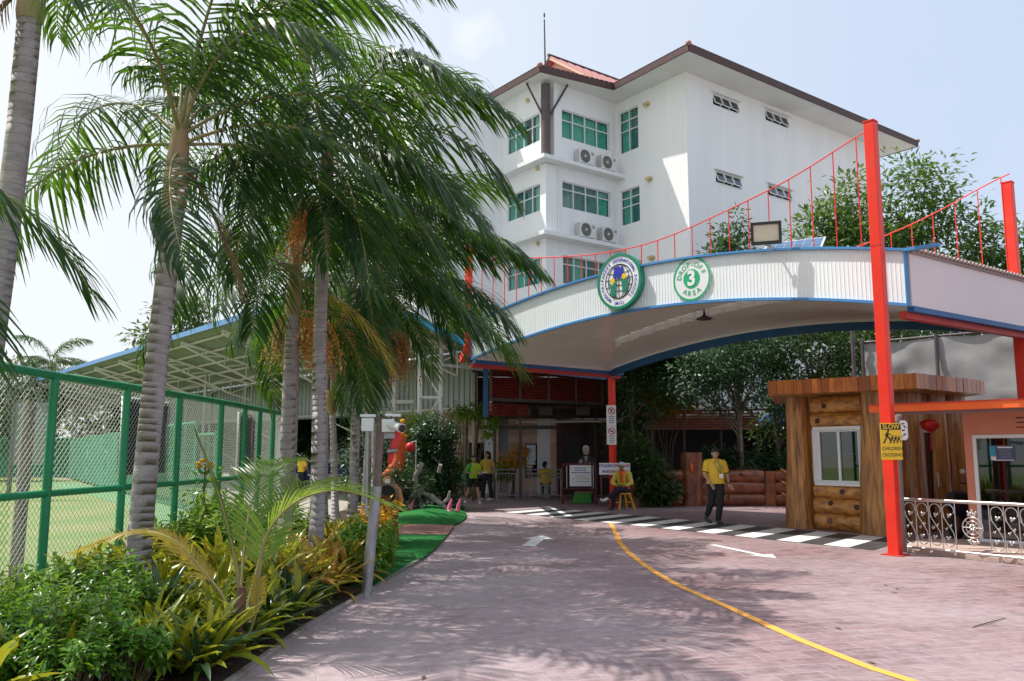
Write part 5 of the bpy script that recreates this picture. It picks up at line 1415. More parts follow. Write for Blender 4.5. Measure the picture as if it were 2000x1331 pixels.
# dark entrance hall
eh = thing('entrance_hall', 'dark open entrance hall with brown posts behind the signboard', 'hall', (3.2, 33, 0))
dkw = mat('hall_shade_brown', (.055, .030, .028), .8, col2=(.075, .045, .04), nscale=2)  # interior shade of the hall put into a dark brown
MB().box(1.70, 1.84, 31.9, 32.04, 0, 3.3).build('post', dkw, eh)
MB().box(3.1, 3.2, 31.9, 32.0, 0, 3.3).build('post', dkw, eh)
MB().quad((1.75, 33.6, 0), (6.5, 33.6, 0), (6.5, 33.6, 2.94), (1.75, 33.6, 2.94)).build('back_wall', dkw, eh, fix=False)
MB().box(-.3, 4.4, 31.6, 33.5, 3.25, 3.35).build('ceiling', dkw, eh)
MB().quad((-1.5, 33.62, 2.95), (6.5, 33.62, 2.95), (6.5, 33.62, 4.6), (-1.5, 33.62, 4.6)).build('added_backing', dkw, eh, fix=False)  # added to hide the sunlit background behind the louvre slats
for x in (.2, 1.0, 2.4, 3.6): MB().box(x, x + .5, 31.55, 31.62, 3.0, 3.3).build('panel', pole_dark, eh)
MB().tube([(.15, 31.5, 2.74), (4.1, 31.4, 2.78)], .05, 8).build('pipe', cream_steel, eh)
MB().box(2.1, 2.7, 33.5, 33.58, 1.2, 2.3).build('cabinet', mat('near_black', (.018, .016, .018), .5), eh)
for x in (2.75, 3.3): MB().box(x, x + .06, 33.5, 33.58, 0, 3.2).build('jamb', MATS['near_black'], eh)
for (x, y) in ((.30, 30.2), (-.62, 30.6)): tag(MB().box(x - .05, x + .05, y - .05, y + .05, 0, 3.2).build('hall_post', pole_dark, origin=(x, y, 0)), 'slim dark grey post beside the entrance railing, right one' if x > 0 else 'slim dark grey post beside the entrance railing, left one', 'post')
# grey steel railings
for (x0, x1, y, lab) in ((-.55, .22, 30.4, 'grey steel railing left of the dark entrance post'), (.38, 1.75, 30.5, 'grey steel railing right of the dark entrance post')):
    t = thing('entrance_railing', lab, 'railing', ((x0 + x1) / 2, y, 0), 0, 'entrance railings')
    for z in (1.02, .88, .12): MB().tube([(x0, y, z), (x1, y, z)], .022, 8).build('rail', galv, t)
    for x in (x0, x1): MB().tube([(x, y, 0), (x, y, 1.02)], .025, 8).build('post', galv, t)
    n = int((x1 - x0) / .11)
    for i in range(1, n): x = x0 + (x1 - x0) * i / n; MB().tube([(x, y, .12), (x, y, .88)], .009, 5).build('baluster', galv, t)
for (x, y) in ((.95, 31.4), (1.55, 31.5)):
    t = thing('canteen_table', 'low steel table behind the entrance railing', 'table', (x, y, 0), 0, 'steel tables behind the railing')
    MB().box(-.3, .3, -.3, .3, .70, .73).build('table_top', galv, t, world=False)
    for sx in (-.26, .26):
        for sy in (-.26, .26): MB().tube([(sx, sy, 0), (sx, sy, .7)], .018, 6).build('leg', white_steel, t, world=False)

# signboard on maroon stand, banner, cardboard figure, planter
st = thing('notice_stand', 'ornate maroon stand holding a white notice board by the entrance', 'notice stand', (2.1, 27.2, 0))
MB().box(1.83, 2.52, 27.16, 27.19, .56, 1.22).build('board', sign_white, st)
tx = MB()
for i, (z, w, h) in enumerate(((1.13, .36, .026), (1.06, .34, .026), (.985, .56, .03), (.88, .34, .018), (.80, .52, .016), (.71, .46, .016))):
    x = 2.175 - w / 2; r_ = random.Random(i)
    while x < 2.175 + w / 2:
        l = r_.uniform(.03, .08); tx.box(x, x + l, 27.154, 27.158, z - h / 2, z + h / 2, 0 if i < 3 else 1); x += l + .018
tx.build('print', [ink_blue, ink_grey], st)
for x in (1.60, 2.66):
    MB().tube([(x, 27.2, .0), (x, 27.2, .12), (x, 27.2, .3), (x, 27.2, .42), (x, 27.2, .7), (x, 27.2, .85), (x, 27.2, 1.18)], [.03, .05, .025, .045, .03, .045, .03], 10).build('turned_post', maroon, st)
    MB().tube([(x, 26.95, .02), (x, 27.08, .16), (x, 27.2, .2), (x, 27.32, .16), (x, 27.45, .02)], .028, 8).build('foot', maroon, st)
    MB().tube([(x, 27.2, 1.18), (x + (.12 if x < 2 else -.12), 27.2, 1.26), (x + (.22 if x < 2 else -.22), 27.2, 1.25)], .03, 8).build('scroll', maroon, st)
MB().tube([(1.6, 27.2, 1.25), (2.66, 27.2, 1.25)], .03, 8).build('top_bar', maroon, st); MB().tube([(1.6, 27.2, .48), (2.66, 27.2, .48)], .03, 8).build('low_bar', maroon, st)
for k in range(9): MB().tube([(1.86 + k * .08, 27.2, .48), (1.86 + k * .08, 27.2, .56)], .012, 6).build('spindle', maroon, st)
for x in (1.74, 2.58): MB().tube([(x, 27.19, .5), (x, 27.19, 1.2)], .012, 6).build('side_bar', plastic_white, st)
gbx = MB().tube([(2.0, 27.7, .0), (2.0, 27.7, .30), (2.02, 27.7, .36), (2.45, 27.7, .36), (2.47, 27.7, .0)], .09, 6)
pb = thing('planter_box', 'bright green planter standing on the ground under the notice board', 'planter', (2.25, 27.75, 0))
MB().prism([(1.95, 27.6, 0), (2.55, 27.6, 0), (2.55, 27.6, .34), (2.05, 27.6, .34)], (0, .35, 0)).build('tub', green_box, pb, bevel=.02)
MB().box(2.0, 2.6, 27.58, 27.62, .33, .38).build('rim', louvre_salmon, pb)
bn = thing('pick_up_sign', 'white student pick-up and drop-off sign behind the seated guard', 'sign', (3.04, 25.32, 0))
MB().box(2.585, 3.50, 25.30, 25.33, .97, 1.31).build('board', sign_white, bn)
MBN = frame((3.04, 25.295, 1.14), (1, 0, 0), (0, 0, 1), (0, -1, 0))
put(text('STUDENT', .112, .02, .004), 'lettering', ink_blue, bn, MBN @ Matrix.Translation((-.225, .085, 0)))
put(text('PICK-UP', .112, .02, .004), 'lettering', ink_red, bn, MBN @ Matrix.Translation((.225, .085, 0)))
put(text('AND', .112, .02, .004), 'lettering', ink_blue, bn, MBN @ Matrix.Translation((-.26, -.08, 0)))
put(text('DROP-OFF', .112, .02, .004), 'lettering', ink_red, bn, MBN @ Matrix.Translation((.13, -.085, 0)))
for x in (2.64, 3.44): MB().box(x - .02, x + .02, 25.33, 25.37, 0, 1.31).build('leg', maroon, bn)
MB().box(2.64, 3.44, 25.33, 25.37, .88, .93).build('rail', maroon, bn)
# notices on the red post
for z, lab in ((2.72, 'white no parking notice, upper one on the red post'), (2.13, 'white prohibition notice, lower one on the red post')):
    t = thing('parking_notice', lab, 'notice', (3.0, 25.5, z), 0, 'white notices on the red post')
    h = .31 if z > 2.5 else .275
    MP = frame((2.99, 25.475, z), V((.98, .05, 0)).normalized(), (0, 0, 1), V((.05, -.98, 0)).normalized())
    b = MB(); b.box(-.15, .14, -h, h, -.008, .004); put(b, 'board', sign_white, t, MP)
    b = MB(); annulus(b, .085, .108, .008, 28); b.tube([(0, h * .42, 0)], .01) if False else None
    c = MB(); c.merge(b, Matrix.Translation((0, h * .45, 0))); c.beam((-.06, h * .45 + .06, .009), (.06, h * .45 - .06, .009), .022, .004); put(c, 'ring', ink_red, t, MP)
    if z > 2.5: put(text('P', .16, .02, .006), 'lettering', ink_black, t, MP @ Matrix.Translation((0, h * .45, 0)))
    else:
        c = MB(); c.obox((0, h * .45, .006), (V((1, 0, 0)), V((0, 1, 0)), up), (.05, .02, .002)); put(c, 'symbol', ink_black, t, MP)
    c = MB()
    for k in range(4): c.obox((.0, -h * .1 - k * .06, .006), (V((1, 0, 0)), V((0, 1, 0)), up), (.09 - .02 * (k % 2), .012, .002))
    put(c, 'print', ink_grey, t, MP)

# ------------------------------------------------------------------ camera pole, barrier arm and ornaments on the turf
cpn = thing('camera_pole', 'grey steel pole carrying white junction boxes and a security camera', 'pole', (-1.65, 9.83, 0))
MB().tube([(-1.65, 9.83, 0), (-1.56, 9.87, 1.22)], .062, 14).build('lower_pole', galv, cpn)
MB().tube([(-1.56, 9.87, 1.2), (-1.525, 9.89, 2.0)], .045, 12).build('upper_pole', mat('rusty_pipe', (.14, .09, .07), .7, col2=(.2, .15, .13), nscale=8), cpn)
for (x, z) in ((-1.665, 1.925), (-1.43, 1.915)): MB().box(x - .07, x + .07, 9.76, 9.84, z - .075, z + .075).build('junction_box', plastic_white, cpn, bevel=.008)
for (x, z, w) in ((-1.67, 2.03, .09), (-1.43, 2.04, .04), (-1.34, 2.035, .05)): MB().box(x - w, x + w, 9.80, 9.86, z - .016, z + .016).build('bracket', plastic_white, cpn, bevel=.006)
MB().tube([(-1.43, 9.80, 1.93), (-1.34, 9.66, 1.905), (-1.23, 9.50, 1.875)], [.035, .048, .052], 14).build('camera', plastic_white, cpn)
MB().tube([(-1.232, 9.503, 1.876), (-1.222, 9.488, 1.872)], .043, 14).build('camera_lens', black_metal, cpn)
MB().tube([(-1.66, 9.77, 1.85), (-1.66, 9.78, .9)], .018, 6).build('conduit', galv, cpn)
MB().tube([(-1.45, 9.9, 1.62), (-1.33, 9.9, 1.63)], .022, 6).build('side_arm', galv, cpn)
ba = thing('barrier_arm', 'red barrier arm hanging under the security camera', 'barrier arm', (-1.4, 9.95, 1.5))
MB().beam((-1.50, 9.95, 1.80), (-1.38, 9.98, 1.80), .05, .06).build('pivot', galv, ba)
MB().prism([(-1.465, 9.96, 1.48), (-1.415, 9.96, 1.465), (-1.29, 9.96, 1.86), (-1.37, 9.96, 1.89), (-1.41, 9.96, 1.80)], (0, .07, 0)).build('arm', barrier_red, ba, bevel=.02)
cs = thing('carved_stump', 'carved reddish wooden stump with round dark pipe mouth on top', 'wood carving', (-2.2, 15.3, 0))
rough_trunk((-2.2, 15.3), .19, .15, .86, 91, m=wood_fence, parent=cs, name='stump')
MB().tube([(-2.20, 15.05, .88), (-2.2, 15.5, .90)], .165, 20, cap=False).build('pipe', mat('pipe_grey', (.16, .14, .14), .5), cs)
MB().tube([(-2.20, 15.18, .88), (-2.2, 15.2, .88)], .155, 20).build('pipe_mouth', black_metal, cs)
MB().tube([(-2.20 + .172 * math.cos(a), 15.06, .88 + .172 * math.sin(a)) for a in [k * math.pi / 12 for k in range(24)]], .018, 6, closed=True).build('pipe_lip', pole_brown, cs)
for sx in (-1, 1): MB().tube([(-2.2 + sx * .13, 15.25, .55), (-2.2 + sx * .22, 15.22, .78), (-2.2 + sx * .19, 15.2, .95), (-2.2 + sx * .10, 15.2, 1.05)], [.05, .065, .05, .04], 8).build('carved_arm', wood_log, cs)
MB().ell((-2.22, 15.22, 1.10), (.085, .10, .10), 12, 8).build('carved_head', wood_log, cs)
MB().ell((-2.20, 15.12, 1.10), (.05, .05, .055), 10, 7).build('white_face', plastic_white, cs)
MB().ell((-2.12, 15.06, .05), (.06, .05, .05), 8, 6).build('pebble', plastic_white, cs)
ot = thing('wrapped_tree_ornament', 'orange wrapped tree ornament with flared base among dark shrubs', 'ornament', (-3.2, 23, 0))
MB().tube([(-3.22, 23, .92), (-3.14, 23, 1.15), (-3.06, 23, 1.45), (-3.05, 23, 1.75), (-3.04, 23, 2.05)], [.32, .22, .18, .17, .19], 16).build('wrap', orange_cloth, ot)
for (x, z, r) in ((-3.12, 2.10, .08), (-2.98, 2.14, .09), (-2.88, 2.06, .06), (-3.2, 2.04, .05), (-2.96, 2.46, .07)): MB().ell((x, 22.95, z), (r, r, r * .8), 8, 6).build('yellow_bow', flower_y, ot)
MB().tube([(-3.3, 23.02, 0), (-3.28, 23.02, 1.0)], .07, 8).build('stem', bark_m, ot)
rl2 = thing('round_lantern', 'small round red lantern on a thin post beside the orange ornament', 'lantern', (-2.85, 22.6, 1.7))
MB().ell((-2.70, 22.6, 1.76), (.14, .14, .13), 14, 9).build('shade', lantern_red, rl2); MB().tube([(-2.55, 22.62, 0), (-2.55, 22.62, 1.95)], .012, 6).build('post', plastic_white, rl2); MB().tube([(-2.70, 22.6, 1.88), (-2.55, 22.62, 1.92)], .008, 5).build('hook', plastic_white, rl2)
bgx = thing('tan_sack', 'tan sack hung on a thin palm trunk', 'sack', (-4.1, 18.9, 2.5))
MB().tube([(-4.09, 18.86, 3.42), (-4.10, 18.86, 2.98)], .028, 8).build('strap', palm_husk, bgx)
MB().tube([(-4.10, 18.86, 2.96), (-4.09, 18.84, 2.93), (-4.06, 18.84, 2.7), (-4.0, 18.84, 2.55), (-4.03, 18.84, 2.44)], [.07, .13, .13, .12, .03], 10).build('bag', tan_bag, bgx)
# clipped bush's driftwood roots and pink feet
dw = thing('driftwood', 'pale twisted driftwood roots leaning in front of the clipped bush', 'driftwood', (-2.4, 22.6, 0))
for pts, r in (([(-2.55, 22.6, .15), (-2.50, 22.55, .6), (-2.54, 22.5, 1.0), (-2.36, 22.5, 1.35)], (.06, .065, .075, .06)), ([(-2.85, 22.4, .15), (-2.6, 22.5, .5), (-2.45, 22.5, .62), (-2.2, 22.5, .82)], (.04, .05, .05, .04)), ([(-2.5, 22.5, .6), (-2.1, 22.45, .5), (-1.75, 22.4, .2), (-1.55, 22.3, .12)], (.05, .055, .06, .05)), ([(-2.3, 22.5, .55), (-1.85, 22.4, .28), (-1.66, 22.35, .42), (-1.62, 22.3, .62)], (.04, .06, .05, .03)), ([(-2.45, 22.5, .55), (-2.35, 22.4, .15)], (.045, .05)), ([(-1.95, 22.6, 1.1), (-1.88, 22.5, 1.3)], (.04, .05))):
    MB().tube(pts, r, 8).build('root', drift, dw)
for (x, y, a) in ((-1.62, 22.0, .2), (-1.40, 22.1, -.3), (-2.62, 22.3, .1)):
    t = thing('pink_ornament', 'small pink ornament foot beside the clipped bush', 'ornament', (x, y, .1), a, 'pink ornaments by the bush')
    MB().tube([(0, 0, 0), (.02, 0, .16), (.08, 0, .34)], [.06, .05, .02], 8).build('body', pink_paint, t, world=False); MB().ell((.0, -.06, .03), (.05, .09, .035), 8, 6).build('foot', pink_paint, t, world=False)
# litter on the road
tag(MB().tube([(4.26, 8.09, .008), (4.52, 8.28, .014), (4.82, 8.53, .008)], [.005, .006, .003], 5).build('twig', stem_m, origin=(4.52, 8.28, 0)), 'thin dark twig lying on the road at right', 'twig')
rg = random.Random(3)
for i in range(16):
    x, y = rg.uniform(-1.0, 4.6), rg.uniform(6.2, 15)
    if i == 0: x, y = 4.55, 10.6
    m = MB(); L_, W_ = rg.uniform(.03, .07), rg.uniform(.012, .022); a = rg.uniform(0, 6.28); c, s = math.cos(a), math.sin(a)
    pts = [(-L_, 0, .006), (0, W_, .016), (L_, 0, .010), (0, -W_, .014)]
    m.add([(x + p[0] * c - p[1] * s, y + p[0] * s + p[1] * c, p[2]) for p in pts], [(0, 1, 2), (0, 2, 3)])
    tag(m.build('fallen_leaf', palm_dry, origin=(x, y, .006), fix=False), 'small dry fallen leaf lying on the road', 'leaf', 'dry leaves on the road')

# ------------------------------------------------------------------ palms
def leaflet(m, p, d, L, w, droop, seg=4, side=None, twist=0.0, mi=0, pull=None):
    """one narrow leaflet bending under its weight"""
    d = d.normalized(); pts = [p]; ds = [d]
    for i in range(seg):
        d = (d + (pull or V((0, 0, -1))) * droop * (i + .6) / seg).normalized(); pts.append(pts[-1] + d * L / seg); ds.append(d)
    prof = (.45, 1, .9, .6, .05) if seg == 4 else (.45, 1, .75, .05)
    vs = []
    s = side
    for i, q in enumerate(pts):
        x = s - ds[i] * s.dot(ds[i])
        if x.length < 1e-4: x = ds[i].orthogonal()
        x.normalize(); vs += [q - x * w * prof[i] / 2, q + x * w * prof[i] / 2]
    m.add(vs, [(2 * i, 2 * i + 1, 2 * i + 3, 2 * i + 2) for i in range(seg)], True, mi)
WIND = V((1, -.12, 0))
def frond_mesh(seed, L, a0, a1, n, ll, w, droop, curl=0.0, mats=None, start=.16, plum=.35, r0=.022, az=0.0, wind=.48):
    """one frond growing along +X; the leaflets hang under gravity and stream with the wind"""
    rg = random.Random(seed); pts = []; p = V((0, 0, 0)); K = 22
    wv = V((WIND.x * math.cos(-az) - WIND.y * math.sin(-az), WIND.x * math.sin(-az) + WIND.y * math.cos(-az), 0)) * wind
    pull = (V((0, 0, -1)) + wv).normalized() * (1 + .25 * wind)
    for i in range(K + 1):
        t = i / K; a = R(a0 + (a1 - a0) * t ** 1.25); pts.append(p.copy())
        d = V((math.cos(a), curl * t, math.sin(a))) + wv * .5 * t * t
        p = p + d.normalized() * L / K
    m = MB(); m.tube(pts, [r0 * (1 - .85 * i / K) for i in range(K + 1)], 5, mi=1)
    for side in (-1, 1):
        for k in range(n):
            t = start + (1 - start) * (k + rg.random() * .5) / n; x = t * K; i = min(int(x), K - 1); q = pts[i].lerp(pts[i + 1], x - i)
            tg = (pts[i + 1] - pts[i]).normalized(); sd = tg.cross(V((0, 0, 1)))
            sd = (sd.normalized() if sd.length > .05 else V((0, 1, 0))) * -side; upv = sd.cross(tg) * side
            if upv.z < 0: upv = -upv
            if rg.random() < .04: continue
            fw = .35 + .75 * t + rg.uniform(-.12, .12); rise = plum * rg.uniform(-.5, 1.2)
            d = sd * 1.0 + tg * fw + upv * rise
            ln = ll * (math.sin(math.pi * (.14 + .80 * (t - start) / (1 - start))) ** .7) * rg.uniform(.75, 1.15)
            leaflet(m, q, d, ln, w * rg.uniform(.75, 1.15), droop * rg.uniform(.6, 1.35), 4, tg, pull=pull)
    return m.mesh('frond', mats or [palm_leaf, rachis_m])
KINDS = {
    'up': [(1, 2.7, 80, -18, 46, .90, .033, 1.0, .06), (2, 2.8, 72, -35, 48, .94, .033, 1.05, -.08)],
    'mid': [(3, 2.9, 50, -52, 50, 1.0, .034, 1.2, .05), (4, 3.0, 40, -58, 52, 1.02, .033, 1.3, -.07), (5, 2.8, 55, -66, 50, .98, .034, 1.2, .1)],
    'low': [(6, 2.8, 16, -72, 50, .96, .033, 1.25, .05), (7, 2.7, 2, -78, 48, .94, .034, 1.2, -.05)],
    'hang': [(8, 2.5, -25, -86, 46, .84, .033, 1.0, .03)],
    'yellow': [(9, 2.3, -20, -84, 40, .8, .032, 1.0, .03)],
    'dry': [(10, 1.9, -55, -88, 34, .5, .020, .9, .02)],
    'far': [(11, 2.7, 30, -50, 40, .8, .05, 1.0, .02)],
}
_fr = {}
def frond_for(kind, v, az):
    b = round(az / (2 * math.pi) * 10) % 10; key = (kind, v, b)
    if key not in _fr:
        _fr[key] = frond_mesh(*KINDS[kind][v], az=b * 2 * math.pi / 10, mats={'yellow': [palm_leaf_y, palm_shaft], 'dry': [palm_dry, palm_husk]}.get(kind))
    return _fr[key]
def trunk(parent, base, h, r0, r1, seed, lean=(0, 0)):
    rg = random.Random(seed); m = MB(); pts, rr = [], []; z = -.05; ph = rg.random() * 6
    while z < h:
        t = max(0, z / h); r = r1 + (r0 - r1) * (1 - t) ** 1.5 + (.05 * math.exp(-z / .22))
        step = rg.uniform(.06, .13)
        wob = V((.015 * math.sin(z * 1.1 + ph), .015 * math.cos(z * .8 + ph), 0))
        for q, k in ((0, .997), (.06, 1.0), (.95, 1.0)):
            pts.append(V((base[0] + lean[0] * (z + q * step) / h, base[1] + lean[1] * (z + q * step) / h, z + q * step)) + wob); rr.append(r * k)
        z += step
    k0 = len(m.f); m.tube(pts, rr, 16)
    for j in range(k0, len(m.f)):
        if ((j - k0) // 16) % 3 != 1: m.mi[j] = 1
    m.build('trunk', [palm_bark, bark_ring], parent, fix=False)
    return pts[-1]
def fruit_bunch(parent, c, az, L, m, seed, nstr=70):
    rg = random.Random(seed); b = MB(); b2 = MB()
    s0 = V((c[0] + .12 * math.cos(az), c[1] + .12 * math.sin(az), c[2]))
    s1 = s0 + V((.32 * math.cos(az), .32 * math.sin(az), -.02))
    b2.tube([c, s0, s1, s1 + V((.12 * math.cos(az), .12 * math.sin(az), -.15))], [.03, .028, .022, .012], 6)
    for k in range(nstr):
        t = rg.random() ** .8; p = s0.lerp(s1, t) + V((rg.gauss(0, .07), rg.gauss(0, .07), -.02 - .30 * rg.random() * t))
        d = V((rg.gauss(0, .45) + .25 * math.cos(az), rg.gauss(0, .45) + .25 * math.sin(az), -.6)).normalized(); l = L * rg.uniform(.35, 1) ** .8
        q = [p]
        for i in range(5): d = (d + V((rg.gauss(0, .08), rg.gauss(0, .08), -.38))).normalized(); q.append(q[-1] + d * l / 5)
        b2.tube(q, .0035, 3, cap=False)
        for i in range(11):
            x = .12 + .88 * i / 11; j = min(4, int(x * 5)); cpt = q[j].lerp(q[j + 1], x * 5 - j) + V((rg.gauss(0, .016), rg.gauss(0, .016), 0)); r = rg.uniform(.011, .020)
            b.add([cpt + V(o) * r for o in ((1, 0, 0), (-1, 0, 0), (0, 1, 0), (0, -1, 0), (0, 0, 1.3), (0, 0, -1.3))], [(0, 2, 4), (2, 1, 4), (1, 3, 4), (3, 0, 4), (2, 0, 5), (1, 2, 5), (3, 1, 5), (0, 3, 5)], True)
    f = b.build('fruit_bunch', m, parent, fix=False); tag(f, kind='stuff')
    b2.build('fruit_stalk', fruit_y, parent, fix=False)
def palm(base, h, r, label, seed, fronds, shaft=.9, lean=(0, 0), bunches=(), dry=1, scale=1.0, az0=None, group='ringed palms in the bed', extra=()):
    rg = random.Random(seed)
    t = thing('palm_tree', label, 'palm tree', (base[0], base[1], 0), 0, group)
    top = trunk(t, base, h, r, r * .86, seed, lean)
    sh = MB().tube([top + V((0, 0, -.02)), top + V((0, 0, .08)), top + V((.01, 0, shaft * .4)), top + V((.02, 0, shaft * .75)), top + V((.02, 0, shaft))], [r * .92, r * 1.02, r * 1.0, r * .76, r * .45], 16)
    sh.build('crownshaft', palm_shaft, t, fix=False)
    c = top + V((.02, 0, shaft * .86)); IWt = mw(t).inverted()
    a = rg.random() * 6.28 if az0 is None else az0
    todo = []
    for k in fronds:
        a += 2.399 + rg.uniform(-.25, .25); todo.append((k, a, rg.uniform(.88, 1.1)))
    todo += [(k, R(d), q) for k, d, q in extra]
    for k, a, q in todo:
        me = frond_for(k, rg.randrange(len(KINDS[k])), a); s = scale * q
        hz = {'up': .04, 'mid': -.05, 'low': -.18, 'hang': -.3, 'yellow': -.32, 'dry': -.36}[k]
        inst('frond', me, t, IWt @ Matrix.Translation(c + V((.05 * math.cos(a), .05 * math.sin(a), hz))) @ Matrix.Rotation(a, 4, 'Z') @ Matrix.Rotation(rg.uniform(-.14, .14), 4, 'X') @ Matrix.Scale(s, 4))
    for i in range(dry):
        a2 = rg.random() * 6.28; inst('dry_frond', frond_for('dry', 0, a2), t, IWt @ Matrix.Translation(c + V((.08 * math.cos(a2), .08 * math.sin(a2), -.42))) @ Matrix.Rotation(a2, 4, 'Z') @ Matrix.Scale(.8, 4))
    for (az, L, m) in bunches: fruit_bunch(t, top + V((0, 0, .05)), az, L, m, seed + int(az * 10))
    return t, c
U, M_, L_, H_, Y_ = 'up', 'mid', 'low', 'hang', 'yellow'
palm((-3.79, 8.76), 4.15, .125, 'nearest full palm with ringed trunk before the black mesh board', 11, [], extra=((L_, 176, 1.0), (M_, 150, 1.05), (U, 60, 1), (U, 120, 1), (U, -20, 1), (M_, 12, 1), (M_, -38, 1), (L_, -15, 1), (H_, -78, .9), (L_, 35, .9), (U, -62, 1.1), (U, 18, 1.15), (M_, 78, 1.05), (M_, -88, 1.05), (U, 200, 1.05), (M_, 118, 1.1)), shaft=1.05, lean=(.16, 0), dry=2, az0=.3)
t1, c1 = palm((-5.18, 8.2), 6.0, .132, 'thick palm trunk cut by the left edge of the picture', 12, [], extra=((U, 30, 1), (M_, 115, 1), (U, 70, 1), (U, 150, 1), (H_, -112, 1.3)), shaft=.9, lean=(.20, 0), dry=2, az0=1.2)
palm((-3.25, 12.3), 3.55, .112, 'palm with yellowing low fronds and dark hanging crown at the fence end', 13, [U, U, M_, M_, M_, M_, L_, L_, Y_, H_, L_, H_, L_], shaft=.95, lean=(.03, 0), az0=3.9, bunches=((.6, .9, fruit_o), (2.2, .8, fruit_y)), scale=.92)
palm((-3.55, 13.5), 8.2, .120, 'tallest palm whose dark trunk top leaves the top of the picture', 23, [U, M_, M_, L_, L_, L_, H_, L_, M_, L_, H_, L_], shaft=1.0, lean=(.03, 0), az0=.9, dry=0)
palm((-2.6, 11.4), 5.1, .100, 'slim palm with clean pale trunk standing right of the yellow croton bed', 14, [U, U, U, M_, M_, M_, M_, M_, L_, L_, L_, M_, L_, M_, L_, L_, H_, M_, L_], extra=((L_, -85, 1.15), (L_, -110, 1.1), (H_, -60, 1.2), (L_, -45, 1.15), (M_, -12, 1.0), (L_, -28, 1.15), (L_, 8, 1.05), (H_, -120, 1.1), (H_, -20, 1.2)), shaft=1.0, dry=1, az0=2.2, bunches=((2.6, .8, fruit_o),), scale=1.0)
palm((-2.86, 15.4), 4.1, .092, 'slim palm with orange fruit sprays beside the camera pole', 15, [U, U, M_, M_, M_, M_, M_, L_, L_, L_, L_, H_, M_, L_], extra=((L_, -75, 1.05), (L_, -30, 1.1), (M_, -50, 1.1), (M_, 5, 1.1), (U, -10, 1.1)), shaft=1.15, az0=.1, bunches=((3.6, 1.0, fruit_o), (.4, 1.1, fruit_o), (4.4, 1.2, fruit_o), (5.2, 1.1, fruit_o), (2.0, 1.0, fruit_g)), scale=1.1)
palm((-2.71, 17.0), 4.05, .088, 'palm straight behind the camera pole with a drooping green crown', 16, [U, U, M_, M_, M_, M_, M_, L_, L_, L_, L_, M_, L_, H_, M_], extra=((M_, -15, 1.05), (L_, -38, 1.1), (L_, 15, 1.1), (M_, -70, 1), (H_, -90, 1.1), (U, 0, 1.1)), shaft=1.2, az0=.6, bunches=((.1, 1.0, fruit_y), (5.6, 1.1, fruit_r), (.6, 1.2, fruit_r), (4.2, 1.0, fruit_o)), scale=1.2)
palm((-3.42, 20.0), 5.0, .085, 'leaning slim palm just left of the camera pole, further back', 17, [U, M_, M_, M_, L_, L_, L_, L_, M_, M_], shaft=.9, lean=(.14, 0), az0=2, bunches=((.2, 1.1, fruit_y), (2.8, .9, fruit_r), (4.6, 1.1, fruit_g)), scale=1.15)
palm((-4.12, 20.0), 4.9, .085, 'slim palm beside the hanging tan sack', 18, [U, M_, M_, M_, L_, L_, L_, H_], shaft=.9, lean=(-.2, 0), az0=1, bunches=((.5, 1.0, fruit_r), (3.4, 1.2, fruit_g), (5.2, 1.1, fruit_g)))
palm((-4.08, 18.9), 4.4, .055, 'thinnest pale palm stem from which the tan sack hangs', 19, [U, M_, M_, L_, L_, L_], shaft=.7, lean=(-.1, 0), scale=.85, dry=0, bunches=((5.0, 1.0, fruit_g),))
palm((-5.65, 6.55), 3.55, .12, 'palm at the left edge whose dark hanging fronds dip over the fence rail', 21, [], extra=((L_, 12, .95), (H_, -8, .95), (U, 170, 1), (M_, 200, 1)), shaft=.7, dry=0)

# ------------------------------------------------------------------ broadleaf trees
def leafcloud(seed, blobs, n_cl, n_leaf, size, cl_r=.35, flat=.75, two=False, aspect=.42, droop=.35):
    rg = random.Random(seed); m = MB(); centres = []
    tot = sum(b[1][0] * b[1][1] * b[1][2] for b in blobs)
    for (c, r) in blobs:
        k = max(3, int(n_cl * r[0] * r[1] * r[2] / tot))
        for _ in range(k):
            v = V((rg.gauss(0, 1), rg.gauss(0, 1), rg.gauss(0, 1))).normalized() * rg.uniform(.45, 1.08) ** .6
            centres.append((V(c) + V((v.x * r[0], v.y * r[1], v.z * r[2])), V((v.x, v.y, v.z))))
    for (cc, out) in centres:
        cr = cl_r * rg.uniform(.6, 1.4)
        for _ in range(n_leaf):
            v = V((rg.gauss(0, .5), rg.gauss(0, .5), rg.gauss(0, .5) * flat)); p = cc + v * cr
            d = (v.normalized() * .9 + out * .5 + V((rg.gauss(0, .5), rg.gauss(0, .5), -droop + rg.gauss(0, .3)))).normalized()
            nrm = (V((rg.gauss(0, .5), rg.gauss(0, .5), 1)) + out * .4).normalized(); x = d.cross(nrm)
            if x.length < .01: continue
            x.normalize(); s = size * rg.uniform(.65, 1.25); w = s * aspect; nn = x.cross(d)
            m.add([p, p + d * s * .45 + x * w * .5 + nn * s * .05, p + d * s - nn * s * .06, p + d * s * .45 - x * w * .5 + nn * s * .05], [(0, 1, 2, 3)], True)
    return m, [c for c, _ in centres]
